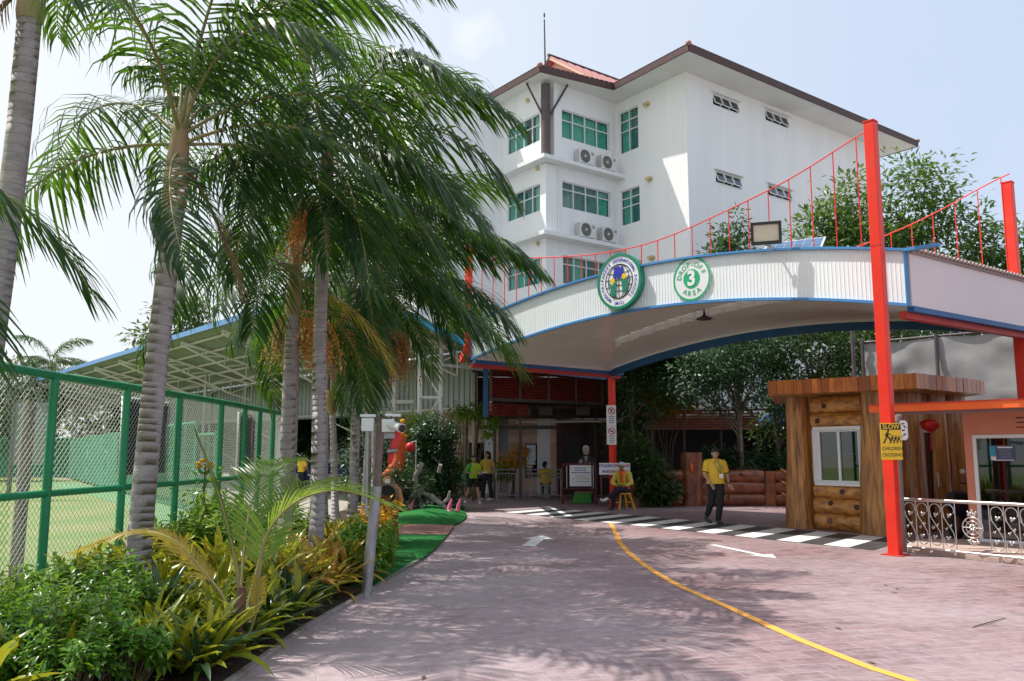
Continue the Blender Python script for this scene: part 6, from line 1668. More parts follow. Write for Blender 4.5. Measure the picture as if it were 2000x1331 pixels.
def tree(name, label, base, h, blobs, seed, n_cl, n_leaf, size, r=.12, m=None, cl_r=.4, cat='tree', group=None, limbs=14, **k):
    t = thing(name, label, cat, (base[0], base[1], 0), 0, group); rg = random.Random(seed)
    cm_, cen = leafcloud(seed, blobs, n_cl, n_leaf, size, cl_r, **k)
    cm_.build('crown', m or tree_leaf, t, fix=False)
    fork = V((base[0] + rg.uniform(-.1, .1), base[1], h * .42)); b = MB()
    b.tube([(base[0], base[1], -.05), (base[0] + .03, base[1], h * .2), fork, fork + V((rg.uniform(-.2, .2), 0, h * .25)), fork + V((rg.uniform(-.3, .3), 0, h * .45))], [r * 1.3, r, r * .85, r * .5, r * .15], 9)
    b.build('trunk', bark_m, t, fix=False)
    l = MB()
    for q in rg.sample(cen, min(limbs, len(cen))):
        s = V((base[0], base[1], 0)).lerp(fork, rg.uniform(.7, 1)) + V((0, 0, rg.uniform(0, h * .25))); mid = s.lerp(q, .5) + V((0, 0, .25))
        l.tube([s, mid, q], [r * .42, r * .25, r * .06], 6)
    l.build('limb', bark_m, t, fix=False)
    return t
tg_ = 'tall trees behind the arch'
tree('tree', 'tall bright leafy tree above the arch right of the tall red post', (15.4, 32), 13, [((15.6, 32, 11.2), (1.7, 1.6, 1.6)), ((16.3, 32, 12.4), (.8, .8, .9)), ((14.2, 32, 9.2), (1.9, 1.8, 1.6)), ((16.9, 32.3, 9.4), (1.9, 1.8, 1.6)), ((15.4, 31.5, 7.2), (2.7, 2.0, 1.6))], 31, 430, 24, .30, .17, m=tree_leaf_light, cl_r=.6, group=tg_, aspect=.38)
tree('tree', 'leafy tree above the arch just left of the tall red post', (12.2, 31), 12, [((12.6, 31, 10.8), (.9, 1.0, 1.2)), ((11.6, 31, 9.3), (1.5, 1.4, 1.2)), ((13.0, 31.2, 9.0), (1.3, 1.4, 1.5)), ((12.0, 30.8, 7.2), (2.1, 1.6, 1.4))], 32, 340, 24, .28, .15, m=tree_leaf_light, cl_r=.55, group=tg_, aspect=.38)
tree('tree', 'small pointed tree rising over the arch near the floodlight', (8.0, 30), 10, [((8.1, 30, 9.5), (.55, .6, .8)), ((7.9, 30, 8.3), (1.05, 1.0, .9)), ((8.4, 30, 7.2), (1.4, 1.2, .9))], 33, 230, 24, .22, .11, m=tree_leaf_b, cl_r=.45, group=tg_)
tree('tree', 'wide dark tree at the far right behind the second red post', (20.5, 33), 11, [((20.0, 33, 9.6), (1.2, 1.2, 1.3)), ((21.2, 33, 8.2), (2.2, 1.8, 1.5)), ((18.9, 32.6, 7.6), (1.8, 1.6, 1.3)), ((20, 32, 6.2), (2.8, 2, 1.5))], 34, 380, 22, .30, .17, m=tree_leaf_light, cl_r=.6, group=tg_)
ug = 'trees under the arch opening'
tree('tree', 'leafy tree with slim trunk below the arch left of the booth', (7.3, 27.2), 6, [((6.6, 27.2, 4.6), (1.3, 1.1, 1.0)), ((7.8, 27.4, 4.9), (1.3, 1.1, 1.0)), ((5.6, 27.0, 4.0), (1.0, .9, .8)), ((7.2, 26.9, 3.6), (1.1, .8, .6))], 35, 340, 28, .155, .075, m=tree_leaf_b, cl_r=.42, group=ug, limbs=18)
tree('tree', 'dense dark tree below the arch directly behind the booth roof', (9.9, 27.6), 6.5, [((9.6, 27.6, 4.9), (1.5, 1.2, 1.2)), ((11.0, 27.8, 5.4), (1.6, 1.3, 1.1)), ((9.4, 27.2, 3.6), (1.3, 1.0, .8)), ((12.2, 27.5, 5.4), (1.4, 1.2, 1.0)), ((10.8, 27.2, 3.6), (1.2, .9, .9))], 36, 420, 28, .165, .09, cl_r=.45, group=ug)
tree('tree', 'dark drooping tree close beside the red post with notices', (3.9, 27.6), 5.5, [((3.8, 27.6, 4.3), (.85, .8, .8)), ((4.1, 27.5, 3.2), (.8, .7, .7)), ((3.5, 27.4, 2.2), (.5, .6, .6)), ((4.5, 27.8, 4.6), (.8, .7, .6))], 37, 170, 24, .16, .07, cl_r=.38, group=ug)
tree('tree', 'dark leafy tree high behind the left rear corner of the arch', (5.2, 31.5), 6.5, [((5.2, 31.5, 5.2), (1.2, 1.0, .9)), ((6.4, 31.8, 5.6), (1.2, 1.0, .9)), ((8.0, 32, 5.7), (1.5, 1.2, 1.0)), ((9.8, 32, 5.9), (1.5, 1.2, 1.1))], 38, 220, 22, .2, .1, cl_r=.5, group=ug)
tree('tree', 'hanging vine covered tree between shelter and booth', (8.9, 28.4), 4.5, [((9.0, 28.4, 3.0), (.7, .5, 1.0)), ((8.4, 28.3, 2.4), (.4, .4, .6)), ((9.6, 28.5, 1.9), (.6, .5, .6))], 39, 90, 20, .14, .06, cl_r=.32, group=ug)
# far trees on the left
fg = 'trees far behind the field'
tree('tree', 'pale leafy tree top peeping over the shed roof', (-28.5, 72), 16, [((-28.5, 72, 13.2), (1.9, 1.9, 2.2)), ((-31, 72, 11.2), (1.6, 1.6, 1.4)), ((-27, 72, 11), (1.8, 1.6, 1.4))], 51, 110, 20, .6, .25, m=tree_leaf_far, cl_r=.9, group=fg)
tree('tree', 'round green tree far left below the distant palm', (-36, 60), 8, [((-36, 60, 6.4), (2.6, 2, 2)), ((-33.5, 60, 6.0), (2, 2, 1.8)), ((-38.5, 60, 5.2), (2.2, 2, 1.8))], 52, 150, 20, .5, .2, m=tree_leaf_far, cl_r=.9, group=fg)
tree('tree', 'flowering shrubby tree at the far left edge behind the field', (-31, 50), 6, [((-31.5, 50, 4.2), (2.4, 1.6, 2)), ((-28.8, 50, 3.2), (1.8, 1.5, 1.8)), ((-34, 51, 3.6), (2.4, 1.6, 2))], 53, 170, 22, .35, .15, m=tree_leaf_far, cl_r=.7, group=fg)
for i, (x, y, hh) in enumerate(((-17, 52, 5.4), (-13, 50, 5.0), (-9.5, 47, 5.0), (-21, 55, 5.6), (-6.2, 43, 4.4), (-25, 58, 5.8), (-7.8, 45, 4.6), (-11.2, 48.5, 5), (-15, 51, 5.2), (-19, 53.5, 5.6))):
    tree('tree', 'dark tree standing in the shade behind the shed', (x, y), hh, [((x, y, hh * .72), (2.3, 1.4, 1.4)), ((x + 1.4, y - .3, hh * .42), (1.9, 1.3, 1.4))], 60 + i, 230, 22, .46, .16, cl_r=.6, group='shaded trees behind the shed')
pf = thing('distant_palm', 'feathery palm far behind the field at left', 'palm tree', (-34, 62, 0))
trunk(pf, (-34, 62), 8.2, .2, .16, 70); IWp = mw(pf).inverted()
for k in range(16):
    a = k * 2.399; inst('frond', frond_for(('up', 'far', 'low', 'far')[k % 4], 0, a), pf, IWp @ Matrix.Translation((-34, 62, 8.0)) @ Matrix.Rotation(a, 4, 'Z') @ Matrix.Scale(1.35, 4))
bk = MB(); rg = random.Random(8)
cm_, _ = leafcloud(88, [((x, 78 + rg.uniform(-3, 3), 2.4), (5, 2, rg.uniform(3.2, 4.4))) for x in range(-75, 16, 6)], 900, 20, .9, 1.4)
tag(cm_.build('far_treeline', tree_leaf_far, fix=False), kind='stuff')
cm_, _ = leafcloud(89, [((x, 37 + rg.uniform(-1, 1), 2.0), (2.4, 1.5, rg.uniform(1.8, 2.6))) for x in range(9, 30, 3)], 260, 20, .4, .8)
tag(cm_.build('dark_hedge_mass', tree_leaf, fix=False), kind='stuff')

# ------------------------------------------------------------------ clipped bush and understorey
def bush(name, label, base, blobs, seed, n_cl, n_leaf, size, m, cl_r=.2, group=None, stems=6, cat='bush', **k):
    t = thing(name, label, cat, (base[0], base[1], 0), 0, group); rg = random.Random(seed)
    cm_, cen = leafcloud(seed, blobs, n_cl, n_leaf, size, cl_r, **k)
    cm_.build('foliage', m, t, fix=False)
    s = MB()
    for q in rg.sample(cen, min(stems, len(cen))): s.tube([(base[0] + rg.uniform(-.08, .08), base[1] + rg.uniform(-.08, .08), 0), V((base[0], base[1], q.z * .4)).lerp(q, .3), q], [.025, .018, .008], 5)
    s.build('stem', stem_m, t, fix=False)
    return t
bush('clipped_bush', 'tall dark clipped bush with rounded top on the turf mound', (-2.2, 24.4), [((-2.22, 24.4, 2.15), (.68, .65, .55)), ((-2.2, 24.4, 1.6), (.70, .65, .5)), ((-1.95, 24.3, 1.0), (.55, .55, .55)), ((-1.85, 24.2, .5), (.5, .5, .45)), ((-2.35, 24.5, 1.9), (.4, .6, .4))], 101, 420, 30, .085, bush_leaf, .17, stems=10, aspect=.55)
bush('dark_shrub', 'low dark rounded shrubs under the orange wrapped ornament', (-3.0, 22.6), [((-3.2, 22.5, .7), (.5, .5, .5)), ((-2.6, 22.7, .75), (.45, .5, .5)), ((-3.7, 22.8, .6), (.5, .5, .5))], 102, 200, 26, .10, bush_leaf, .2)
bush('dark_shrub', 'dark leafy shrub standing behind the palm trunks and sack', (-4.0, 25.6), [((-4.0, 25.6, 1.9), (.75, .7, 1.1)), ((-4.3, 25.6, 1.0), (.8, .7, .8)), ((-3.2, 26, 1.5), (.6, .6, .6))], 103, 260, 24, .13, bush_leaf, .26)
bush('yellow_green_shrub', 'yellow green leafy shrub between ornament and clipped bush', (-2.75, 25.2), [((-2.8, 25.2, 1.0), (.45, .4, .3)), ((-2.6, 25.6, 2.55), (.5, .4, .25)), ((-3.1, 25.5, 2.3), (.4, .4, .4))], 104, 90, 20, .12, lime_leaf, .2)
bush('hanging_creeper', 'yellow green creeper trailing over the posts behind the clipped bush', (-1.3, 29.2), [((-1.4, 29.2, 3.0), (.6, .3, .2)), ((-.7, 29.4, 2.75), (.35, .25, .2)), ((-.85, 29.3, 2.35), (.18, .2, .22))], 105, 70, 18, .14, lime_leaf, .22, cat='creeper')
for i, (x, y) in enumerate(((-1.62, 30.6), (-1.30, 30.5))): tag(MB().tube([(x, y, 0), (x - .05, y, 1.2), (x - .02 + .1 * i, y, 2.9)], [.09, .07, .06], 8).build('bare_trunk', bark_m, origin=(x, y, 0)), 'bare slim trunk behind the girl, left one' if i == 0 else 'bare slim trunk behind the woman, right one', 'tree trunk')
bush('dark_shrub', 'dark bushy plant between the seated guard and the carved post', (4.1, 25.9), [((4.0, 25.8, 1.1), (.5, .45, .7)), ((4.4, 25.9, .6), (.6, .5, .5)), ((3.7, 26, 1.7), (.35, .35, .5))], 106, 220, 24, .15, tree_leaf, .24)
bush('leafy_plant', 'broad leafy plants growing behind the log fence right of the man', (7.0, 27.6), [((6.6, 27.6, 1.35), (.5, .35, .35)), ((7.6, 27.5, 1.4), (.6, .35, .3)), ((8.6, 27.3, 1.35), (.5, .3, .35))], 107, 90, 16, .2, tree_leaf_b, .22, cat='plant')
bush('yellow_plant', 'yellow leaved plant standing by the entrance railing', (.0, 31.3), [((.02, 31.3, 1.35), (.32, .2, .16)), ((.25, 31.3, 1.6), (.2, .15, .2))], 108, 30, 12, .26, flower_y, .14, aspect=.22, cat='plant')
bush('palm_tuft', 'yellow tipped fern palm tuft above the shelter roof', (5.35, 29.5), [((5.2, 29.3, 3.4), (.55, .3, .25)), ((5.7, 29.3, 3.25), (.6, .3, .2))], 109, 34, 14, .34, palm_leaf_y, .2, aspect=.2, cat='plant')
bush('bright_green_plant', 'bright green plants behind the girl in the lime shirt', (-1.6, 30.9), [((-1.7, 30.9, .95), (.35, .25, .3)), ((-.3, 31.2, .9), (.3, .25, .25))], 110, 60, 16, .18, lime_leaf, .2, cat='plant')
bush('roof_plant', 'small green plants growing over the left end of the arch', (-.75, 23.3), [((-.6, 22.9, 5.05), (.28, .25, .18)), ((-.2, 23.2, 5.25), (.3, .25, .16)), ((.2, 23.4, 5.35), (.3, .25, .12))], 111, 40, 16, .12, lime_leaf, .14, cat='plant', stems=0)
bush('tree', 'bright green tree top seen above the blue roof end', (-1.9, 33), [((-2.0, 33, 6.7), (.9, .8, .7)), ((-1.5, 33, 6.2), (.8, .8, .5))], 112, 110, 20, .22, lime_leaf, .35, cat='tree')

# strap leaves, shared between the plants
def strap(seed, L, w, bend, seg=6):
    rg = random.Random(seed); m = MB(); p = V((0, 0, 0)); a = 0.0; vs = []
    for i in range(seg + 1):
        t = i / seg; ww = w * (math.sin(math.pi * min(1, .12 + .88 * t)) ** .7 if t < 1 else .02) * (.75 if t == 0 else 1); lift = ww * .28
        vs += [p + V((0, -ww / 2, lift)), p, p + V((0, ww / 2, lift))]
        a -= bend / seg * (.4 + 1.2 * t); p = p + V((math.cos(a), 0, math.sin(a))) * L / seg
    fs = []
    for i in range(seg): fs += [(3 * i, 3 * i + 3, 3 * i + 4, 3 * i + 1), (3 * i + 1, 3 * i + 4, 3 * i + 5, 3 * i + 2)]
    return m.add(vs, fs, True)
SM = [[strap(k, .46, .055, R(b)).mesh('leaf', m) for k, b in ((1, 45), (2, 75), (3, 25))] for m in (brom_leaf, brom_red, dark_leaf)]
def rosette(loc, kind, n, s, seed, label, group, name='strap_leaf_plant', cat='plant'):
    t = thing(name, label, cat, loc, 0, group); rg = random.Random(seed); a = rg.random() * 6
    for i in range(n):
        a += 2.399 + rg.uniform(-.3, .3); el = R(82 - 62 * (i / n) + rg.uniform(-9, 9)); k = s * rg.uniform(.75, 1.15) * (.75 + .35 * i / n)
        inst('leaf', rg.choice(SM[kind]), t, Matrix.Translation((0, 0, .04 + .10 * s * (1 - i / n))) @ Matrix.Rotation(a, 4, 'Z') @ Matrix.Rotation(-el, 4, 'Y') @ Matrix.Rotation(rg.uniform(-.4, .4), 4, 'X') @ Matrix.Diagonal((k, k * rg.uniform(.85, 1.25), k, 1)))
    return t
rg = random.Random(77)
def clear(x, y, pts, d): return all((x - a) ** 2 + (y - b) ** 2 > d * d for a, b in pts)
placed = []
def scatter(n, x0, x1, y0, y1, d, fn, tries=4000):
    k = 0
    while k < n and tries:
        tries -= 1; x, y = rg.uniform(x0, x1), rg.uniform(y0, y1)
        xe = -1.93 if y < 7.2 else -1.87 + (y - 8) * .1
        if x > xe - .16 or not clear(x, y, placed, d): continue
        placed.append((x, y)); fn(x, y); k += 1
seed_ = [500]
def mk(kind, n, s0, s1, label, group):
    def f(x, y):
        seed_[0] += 1; rosette((x, y, .02), kind, n, rg.uniform(s0, s1), seed_[0], label, group)
    return f
# front: yellow-green strap plants to the right of the near palm
scatter(40, -3.3, -1.9, 6.0, 8.4, .18, mk(0, 20, .85, 1.25, 'yellow green strap leaved plant in the front of the bed', 'yellow green strap plants in front'))
scatter(26, -4.3, -2.5, 8.4, 10.8, .27, mk(0, 22, 1.3, 1.75, 'tall yellow green strap leaved plant behind the young palm', 'yellow green strap plants behind the young palm'))
scatter(38, -3.4, -1.9, 9.2, 12.8, .25, mk(1, 22, 1.05, 1.5, 'reddish and yellow strap leaved plant round the slim palm trunks', 'reddish strap plants by the slim palms'))
scatter(14, -4.2, -2.2, 12.4, 15.2, .40, mk(0, 18, 1.2, 1.5, 'yellow green strap leaved plant far along the bed', 'yellow green strap plants further back'))
scatter(34, -2.9, -1.85, 6.0, 9.8, .13, mk(2, 12, .8, 1.1, 'dark green strap leaved plant low at the bed edge', 'dark strap plants at the bed edge'))
scatter(5, -3.9, -3.1, 5.2, 5.9, .28, mk(0, 15, 1.1, 1.35, 'yellow green strap plant at the lower left corner', 'yellow green strap plants in the corner'))
for (x, y, s) in ((-3.0, 7.45, 1.9), (-2.85, 7.3, 1.6)):
    rosette((x, y, .0), 2, 6, s, 900 + int(s * 10), 'broad dark green leaf plant at the foot of the nearest full palm', 'broad dark plants by the near palm', name='broad_leaf_plant')
# small-leaved shrubs at the lower left
def sprig_bush(seed, rad, h, n, size, m, name):
    rgb = random.Random(seed); lf, st = MB(), MB()
    for k in range(n):
        a = rgb.random() * 6.28; rr = rad * math.sqrt(rgb.random()); tip = V((rr * math.cos(a), rr * math.sin(a), h * rgb.uniform(.45, 1.05) * (1 - .35 * (rr / rad) ** 2)))
        b0 = V((rr * .35 * math.cos(a), rr * .35 * math.sin(a), 0)); mid = b0.lerp(tip, .6) + V((0, 0, .06)); st.tube([b0, mid, tip], [.007, .005, .002], 4, cap=False)
        ax = (tip - mid).normalized()
        for j in range(13):
            u = .25 + .75 * j / 12; p = mid.lerp(tip, u); b = j * 2.4 + k
            o = ax.orthogonal().normalized(); o2 = ax.cross(o); d = (o * math.cos(b) + o2 * math.sin(b)) * 1.0 + ax * (.25 + .9 * (u > .9)) + V((0, 0, -.15)); d.normalize()
            s = size * rgb.uniform(.7, 1.2) * (1.1 - .4 * u); x = d.cross(V((rgb.gauss(0, .25), rgb.gauss(0, .25), 1))).normalized(); nn = x.cross(d); w = s * .42
            lf.add([p, p + d * s * .4 + x * w / 2 + nn * s * .07, p + d * s * .75 + x * w * .33 + nn * s * .03, p + d * s - nn * s * .10, p + d * s * .75 - x * w * .33 + nn * s * .03, p + d * s * .4 - x * w / 2 + nn * s * .07, p + d * s * .45 , p + d * s * .75 - nn * s * .03], [(0, 1, 6), (1, 2, 7, 6), (2, 3, 7), (0, 6, 5), (6, 7, 4, 5), (7, 3, 4)], True)
    return lf.mesh('foliage', m), st.mesh('stem', stem_m)
SB = [sprig_bush(1, .42, .72, 66, .105, shrub_leaf, 'a'), sprig_bush(2, .38, .62, 58, .11, shrub_leaf, 'b'), sprig_bush(3, .40, .66, 60, .10, lime_leaf, 'c')]
def shrub(x, y, k, s, label, group, name='leafy_shrub'):
    t = thing(name, label, 'shrub', (x, y, .0), rg.random() * 6, group)
    inst('foliage', SB[k][0], t, Matrix.Scale(s, 4)); inst('stem', SB[k][1], t, Matrix.Scale(s, 4))
for (x, y, k, s) in ((-3.9, 6.3, 0, 1.0), (-3.45, 6.15, 1, 1.0), (-3.0, 6.0, 0, .95), (-2.62, 5.95, 1, .85), (-4.3, 6.8, 2, 1.05), (-3.7, 6.8, 2, 1.0), (-3.2, 6.6, 0, 1.0), (-3.35, 5.7, 1, .8), (-2.85, 5.65, 0, .75), (-4.15, 6.0, 0, .9), (-3.75, 5.75, 1, .8)):
    shrub(x, y, k, s, 'leafy green shrub in the lower left corner of the bed', 'leafy green shrubs in the corner')
for (x, y, k, s) in ((-3.95, 7.7, 0, 1.0), (-3.55, 7.6, 0, 1.15), (-3.2, 7.2, 1, 1.0), (-4.3, 7.6, 2, .95), (-4.35, 8.6, 2, .9)):
    shrub(x, y, k, s, 'leafy green shrub round the foot of the nearest full palm', 'leafy shrubs at the near palm foot')
for (x, y, k, s) in ((-1.88, 11.0, 1, 1.05), (-1.95, 11.35, 0, 1.2), (-1.85, 10.6, 0, .9), (-2.0, 11.9, 1, 1.1)):
    shrub(x, y, k, s, 'rounded green shrub at the edge of the turf behind the camera pole', 'green shrubs behind the camera pole')
for (x, y, k, s) in ((-3.6, 10.6, 2, 1.5), (-3.9, 11.4, 2, 1.6), (-4.2, 12.6, 2, 1.6), (-3.5, 13.2, 2, 1.5), (-4.1, 10.2, 2, 1.35)):
    shrub(x, y, k, s, 'tall lime green shrub along the fence', 'lime green shrubs along the fence')
for (x, y, k, s) in ((-2.3, 7.9, 1, .55), (-2.2, 8.6, 0, .5), (-2.15, 7.4, 1, .5), (-2.3, 6.9, 0, .5), (-2.05, 9.2, 1, .5)):
    shrub(x, y, k, s, 'low dark green shrub hugging the bed edge by the road', 'low shrubs along the bed edge')
yf = thing('yellow_flowers', 'tall stem with yellow orange flowers rising by the green fence', 'flowers', (-4.15, 11.6, 0))
MB().tube([(-4.15, 11.6, 0), (-4.17, 11.6, .8), (-4.17, 11.62, 1.45)], .012, 5).build('stem', stem_m, yf)
for k in range(7):
    a = k * .9; MB().ell((-4.17 + .09 * math.cos(a), 11.6 + .05 * math.sin(a), 1.42 + .04 * (k % 3)), (.04, .04, .025), 7, 5).build('blossom', flower_y, yf)
cmf, _ = leafcloud(131, [((-4.17, 11.6, 1.0), (.16, .14, .35))], 16, 12, .11, .12); cmf.build('foliage', shrub_leaf, yf, fix=False)
for (x, y, z) in ((-2.0, 13.2, .75), (-2.1, 12.7, .6)): bush('yellow_flowers', 'low clump of yellow flowers beside the slim palm trunk and pole' if y > 13 else 'yellow leaf clump right of the slim palm', (x, y), [((x, y, z), (.16, .16, .2))], 132 + int(y * 3), 14, 12, .12, flower_y, .12, aspect=.4, cat='flowers', stems=4)

# young palm in the front of the bed
def stiff_frond(pts, n, ll, w, m, seed, up_v=.25, droop=.12, start=.3, r0=.018, fold=0.0):
    rg_ = random.Random(seed); pts = [V(p) for p in pts]; fine = []
    for i in range(len(pts) - 1):
        p0, p1, p2, p3 = pts[max(0, i - 1)], pts[i], pts[i + 1], pts[min(len(pts) - 1, i + 2)]
        for j in range(8):
            t = j / 8; fine.append(.5 * ((2 * p1) + (p2 - p0) * t + (2 * p0 - 5 * p1 + 4 * p2 - p3) * t * t + (3 * p1 - p0 - 3 * p2 + p3) * t ** 3))
    fine.append(pts[-1]); K = len(fine) - 1; b = MB(); b.tube(fine, [r0 * (1 - .85 * i / K) for i in range(K + 1)], 6, mi=1)
    for side in (-1, 1):
        for k in range(n):
            t = start + (1 - start) * (k + .3 * rg_.random()) / n; x = t * K; i = min(int(x), K - 1); q = fine[i].lerp(fine[i + 1], x - i); tg = (fine[i + 1] - fine[i]).normalized()
            ref = V((0, 0, 1)) if abs(tg.z) < .93 else V((0, -1, 0))
            sd = tg.cross(ref).normalized() * side; uv = (sd.cross(tg)) * side
            if uv.z < 0: uv = -uv
            d = sd * (1 - fold) + tg * (.55 + .8 * t + fold * 2.5) + uv * up_v; l = ll * math.sin(math.pi * (.2 + .72 * (t - start) / (1 - start))) ** .6 * rg_.uniform(.9, 1.1)
            leaflet(b, q, d, l, w, droop * rg_.uniform(.5, 1.4), 4, tg)
    return b, m
yp = thing('young_palm', 'young coconut palm with bright green arching leaf in the front of the bed', 'palm tree', (-2.14, 6.86, 0))
MB().tube([(-2.14, 6.86, 0), (-2.14, 6.86, .25), (-2.13, 6.86, .55)], [.06, .05, .035], 8).build('stem', palm_husk, yp)
for args, mm in (
        (([(-2.14, 6.86, .15), (-2.17, 6.86, .65), (-2.33, 6.87, 1.22), (-2.55, 6.88, 1.74)], 40, .20, .022, None, 1, .1, .02, .38, .022, .75), coco_leaf),
        (([(-2.12, 6.86, .15), (-2.02, 6.88, .55), (-1.96, 6.9, .95), (-1.74, 6.92, 1.21), (-1.40, 6.95, 1.30), (-.98, 7.0, 1.18)], 44, .50, .019, None, 2, .25, .25, .30, .02), coco_leaf),
        (([(-2.14, 6.9, .15), (-2.1, 7.1, .6), (-2.05, 7.35, 1.0), (-1.9, 7.7, 1.28), (-1.7, 8.2, 1.35)], 38, .44, .019, None, 3, .25, .22, .3, .018), coco_leaf),
        (([(-2.16, 6.95, .15), (-2.22, 7.15, .7), (-2.25, 7.4, 1.15), (-2.2, 7.7, 1.45), (-2.1, 8.1, 1.55)], 40, .40, .019, None, 4, .2, .25, .32, .016), coco_leaf),
        (([(-2.17, 6.9, .15), (-2.3, 7.0, .42), (-2.52, 7.05, .66), (-2.80, 7.1, .90), (-3.15, 7.15, .95), (-3.62, 7.2, .80)], 46, .34, .022, None, 5, .15, .3, .32, .018), palm_leaf_y),
        (([(-2.1, 6.84, .1), (-2.0, 6.8, .35), (-1.97, 6.76, .62)], 8, .12, .02, None, 6, .1, .1, .6, .02), palm_leaf_y)):
    b, _ = stiff_frond(*args); b.build('frond', [mm, rachis_m], yp, fix=False)
# ground litter in the bed
lt = MB(); rgl = random.Random(9)
for _ in range(900):
    y = rgl.uniform(5, 14); x = rgl.uniform(-4.5, -1.98 + max(0, (y - 8)) * .09); a = rgl.random() * 6.28; s = rgl.uniform(.02, .06); c, q = math.cos(a), math.sin(a)
    lt.add([(x - s * c, y - s * q, .036), (x - s * .3 * q, y + s * .3 * c, .05), (x + s * c, y + s * q, .04), (x + s * .3 * q, y - s * .3 * c, .046)], [(0, 1, 2, 3)])
tag(lt.build('leaf_litter', palm_dry, fix=False), kind='stuff')

# ------------------------------------------------------------------ people
def capsule(m, p, q, r0, r1, n=12, sq=1.0):
    p, q = V(p), V(q); d = (q - p); L = d.length; d = d.normalized() if L > 1e-6 else V((0, 0, 1)); pts, rr = [], []
    for k in range(5): a = math.pi / 2 * (1 - k / 4); pts.append(p - d * r0 * math.sin(a)); rr.append(max(1e-4, r0 * math.cos(a)))
    for k in range(5): a = math.pi / 2 * k / 4; pts.append(q + d * r1 * math.sin(a)); rr.append(max(1e-4, r1 * math.cos(a)))
    m.tube(pts, rr, n)
def chain(m, pts, rr):
    for i in range(len(pts) - 1): capsule(m, pts[i], pts[i + 1], rr[i], rr[i + 1])
def fuse(m, name, material, parent, voxel=.010, smooth=4, cut=None):
    """one continuous surface from overlapping limbs"""
    me = m.mesh(name, material)
    o = bpy.data.objects.new(name, me); COL.objects.link(o)
    bm = bmesh.new(); bm.from_mesh(me); bmesh.ops.recalc_face_normals(bm, faces=bm.faces); bm.to_mesh(me); bm.free()
    r = o.modifiers.new('r', 'REMESH'); r.mode = 'VOXEL'; r.voxel_size = voxel; r.use_smooth_shade = True
    s = o.modifiers.new('s', 'SMOOTH'); s.iterations = smooth; s.factor = .5
    ev = o.evaluated_get(bpy.context.evaluated_depsgraph_get()); nm = bpy.data.meshes.new_from_object(ev)
    nm.materials.clear(); nm.materials.append(material)
    nm.polygons.foreach_set('use_smooth', [True] * len(nm.polygons))
    if cut is not None:       # straight hem
        bm = bmesh.new(); bm.from_mesh(nm)
        bmesh.ops.bisect_plane(bm, geom=bm.verts[:] + bm.edges[:] + bm.faces[:], plane_co=(0, 0, cut), plane_no=(0, 0, 1), clear_inner=True)
        bm.to_mesh(nm); bm.free()
    o.modifiers.clear(); o.data = nm; bpy.data.meshes.remove(me)
    o.parent = parent
    return o
def hand(m, w, d, side, palm_n, curl=.5, k=1.0):
    """palm, four unequal fingers with two bends and a thumb from the side of the palm"""
    w, d = V(w), V(d).normalized(); s = d.cross(V(palm_n)).normalized() * side; pn = s.cross(d).normalized() * side
    for o in (-.026, -.009, .009, .026): capsule(m, w + s * o * .7 * k, w + d * .085 * k + s * o * k, .014 * k, .0125 * k, 8)
    for o, l in ((-.030, .062), (-.010, .076), (.010, .080), (.030, .072)):
        b = w + d * .088 * k + s * o * k; a = b + (d - pn * -.25 * curl).normalized() * l * .5 * k; e = a + (d + pn * curl).normalized() * l * .55 * k
        capsule(m, b, a, .0095 * k, .009 * k, 8); capsule(m, a, e, .009 * k, .0075 * k, 8)
    t0 = w + d * .025 * k + s * .030 * k; t1 = t0 + (d * .6 + s * .75 + pn * .2).normalized() * .042 * k; t2 = t1 + (d * .95 + s * .2 + pn * .3).normalized() * .036 * k
    capsule(m, t0, t1, .013 * k, .0105 * k, 8); capsule(m, t1, t2, .0105 * k, .0085 * k, 8)
def head(skin, c, f, k=1.0):
    """skull, jaw, nose, ears; f is the facing direction"""
    c, f = V(c), V(f).normalized(); s = f.cross(V((0, 0, 1))).normalized(); u = s.cross(f)
    M3 = Matrix((s, f, u)).transposed()
    skin.ell(c + u * .025 * k - f * .012 * k, (.078 * k, .096 * k, .098 * k), 18, 14, M3)
    skin.ell(c - u * .045 * k + f * .018 * k, (.062 * k, .070 * k, .070 * k), 16, 12, M3)
    capsule(skin, c + f * .080 * k + u * .02 * k, c + f * .104 * k - u * .018 * k, .010 * k, .014 * k, 8)
    for q in (-1, 1): skin.ell(c + s * q * .080 * k - f * .01 * k, (.014 * k, .022 * k, .034 * k), 10, 8, M3)
    return s, u, M3
def face(parent, c, f, s, u, M3, k=1.0):
    c, f = V(c), V(f).normalized()
    e = MB(); w = MB()
    for q in (-1, 1):
        w.ell(c + s * q * .033 * k + u * .016 * k + f * .078 * k, (.016 * k, .010 * k, .009 * k), 10, 8, M3); e.ell(c + s * q * .033 * k + u * .016 * k + f * .084 * k, (.008 * k, .007 * k, .008 * k), 8, 6, M3)
    w.build('eye_white', plastic_white, parent, world=False); e.build('eye', hair_m, parent, world=False)
    b = MB()
    for q in (-1, 1): b.tube([c + s * q * .014 * k + u * .036 * k + f * .090 * k, c + s * q * .034 * k + u * .042 * k + f * .086 * k, c + s * q * .055 * k + u * .036 * k + f * .072 * k], [.004 * k, .0055 * k, .003 * k], 6)
    b.build('eyebrow', hair_m, parent, world=False)
    MB().tube([c + s * -.024 * k - u * .055 * k + f * .082 * k, c - u * .057 * k + f * .090 * k, c + s * .024 * k - u * .055 * k + f * .082 * k], [.004 * k, .007 * k, .004 * k], 8).build('mouth', mat('lip', (.30, .10, .08), .5) if 'lip' not in MATS else MATS['lip'], parent, world=False)
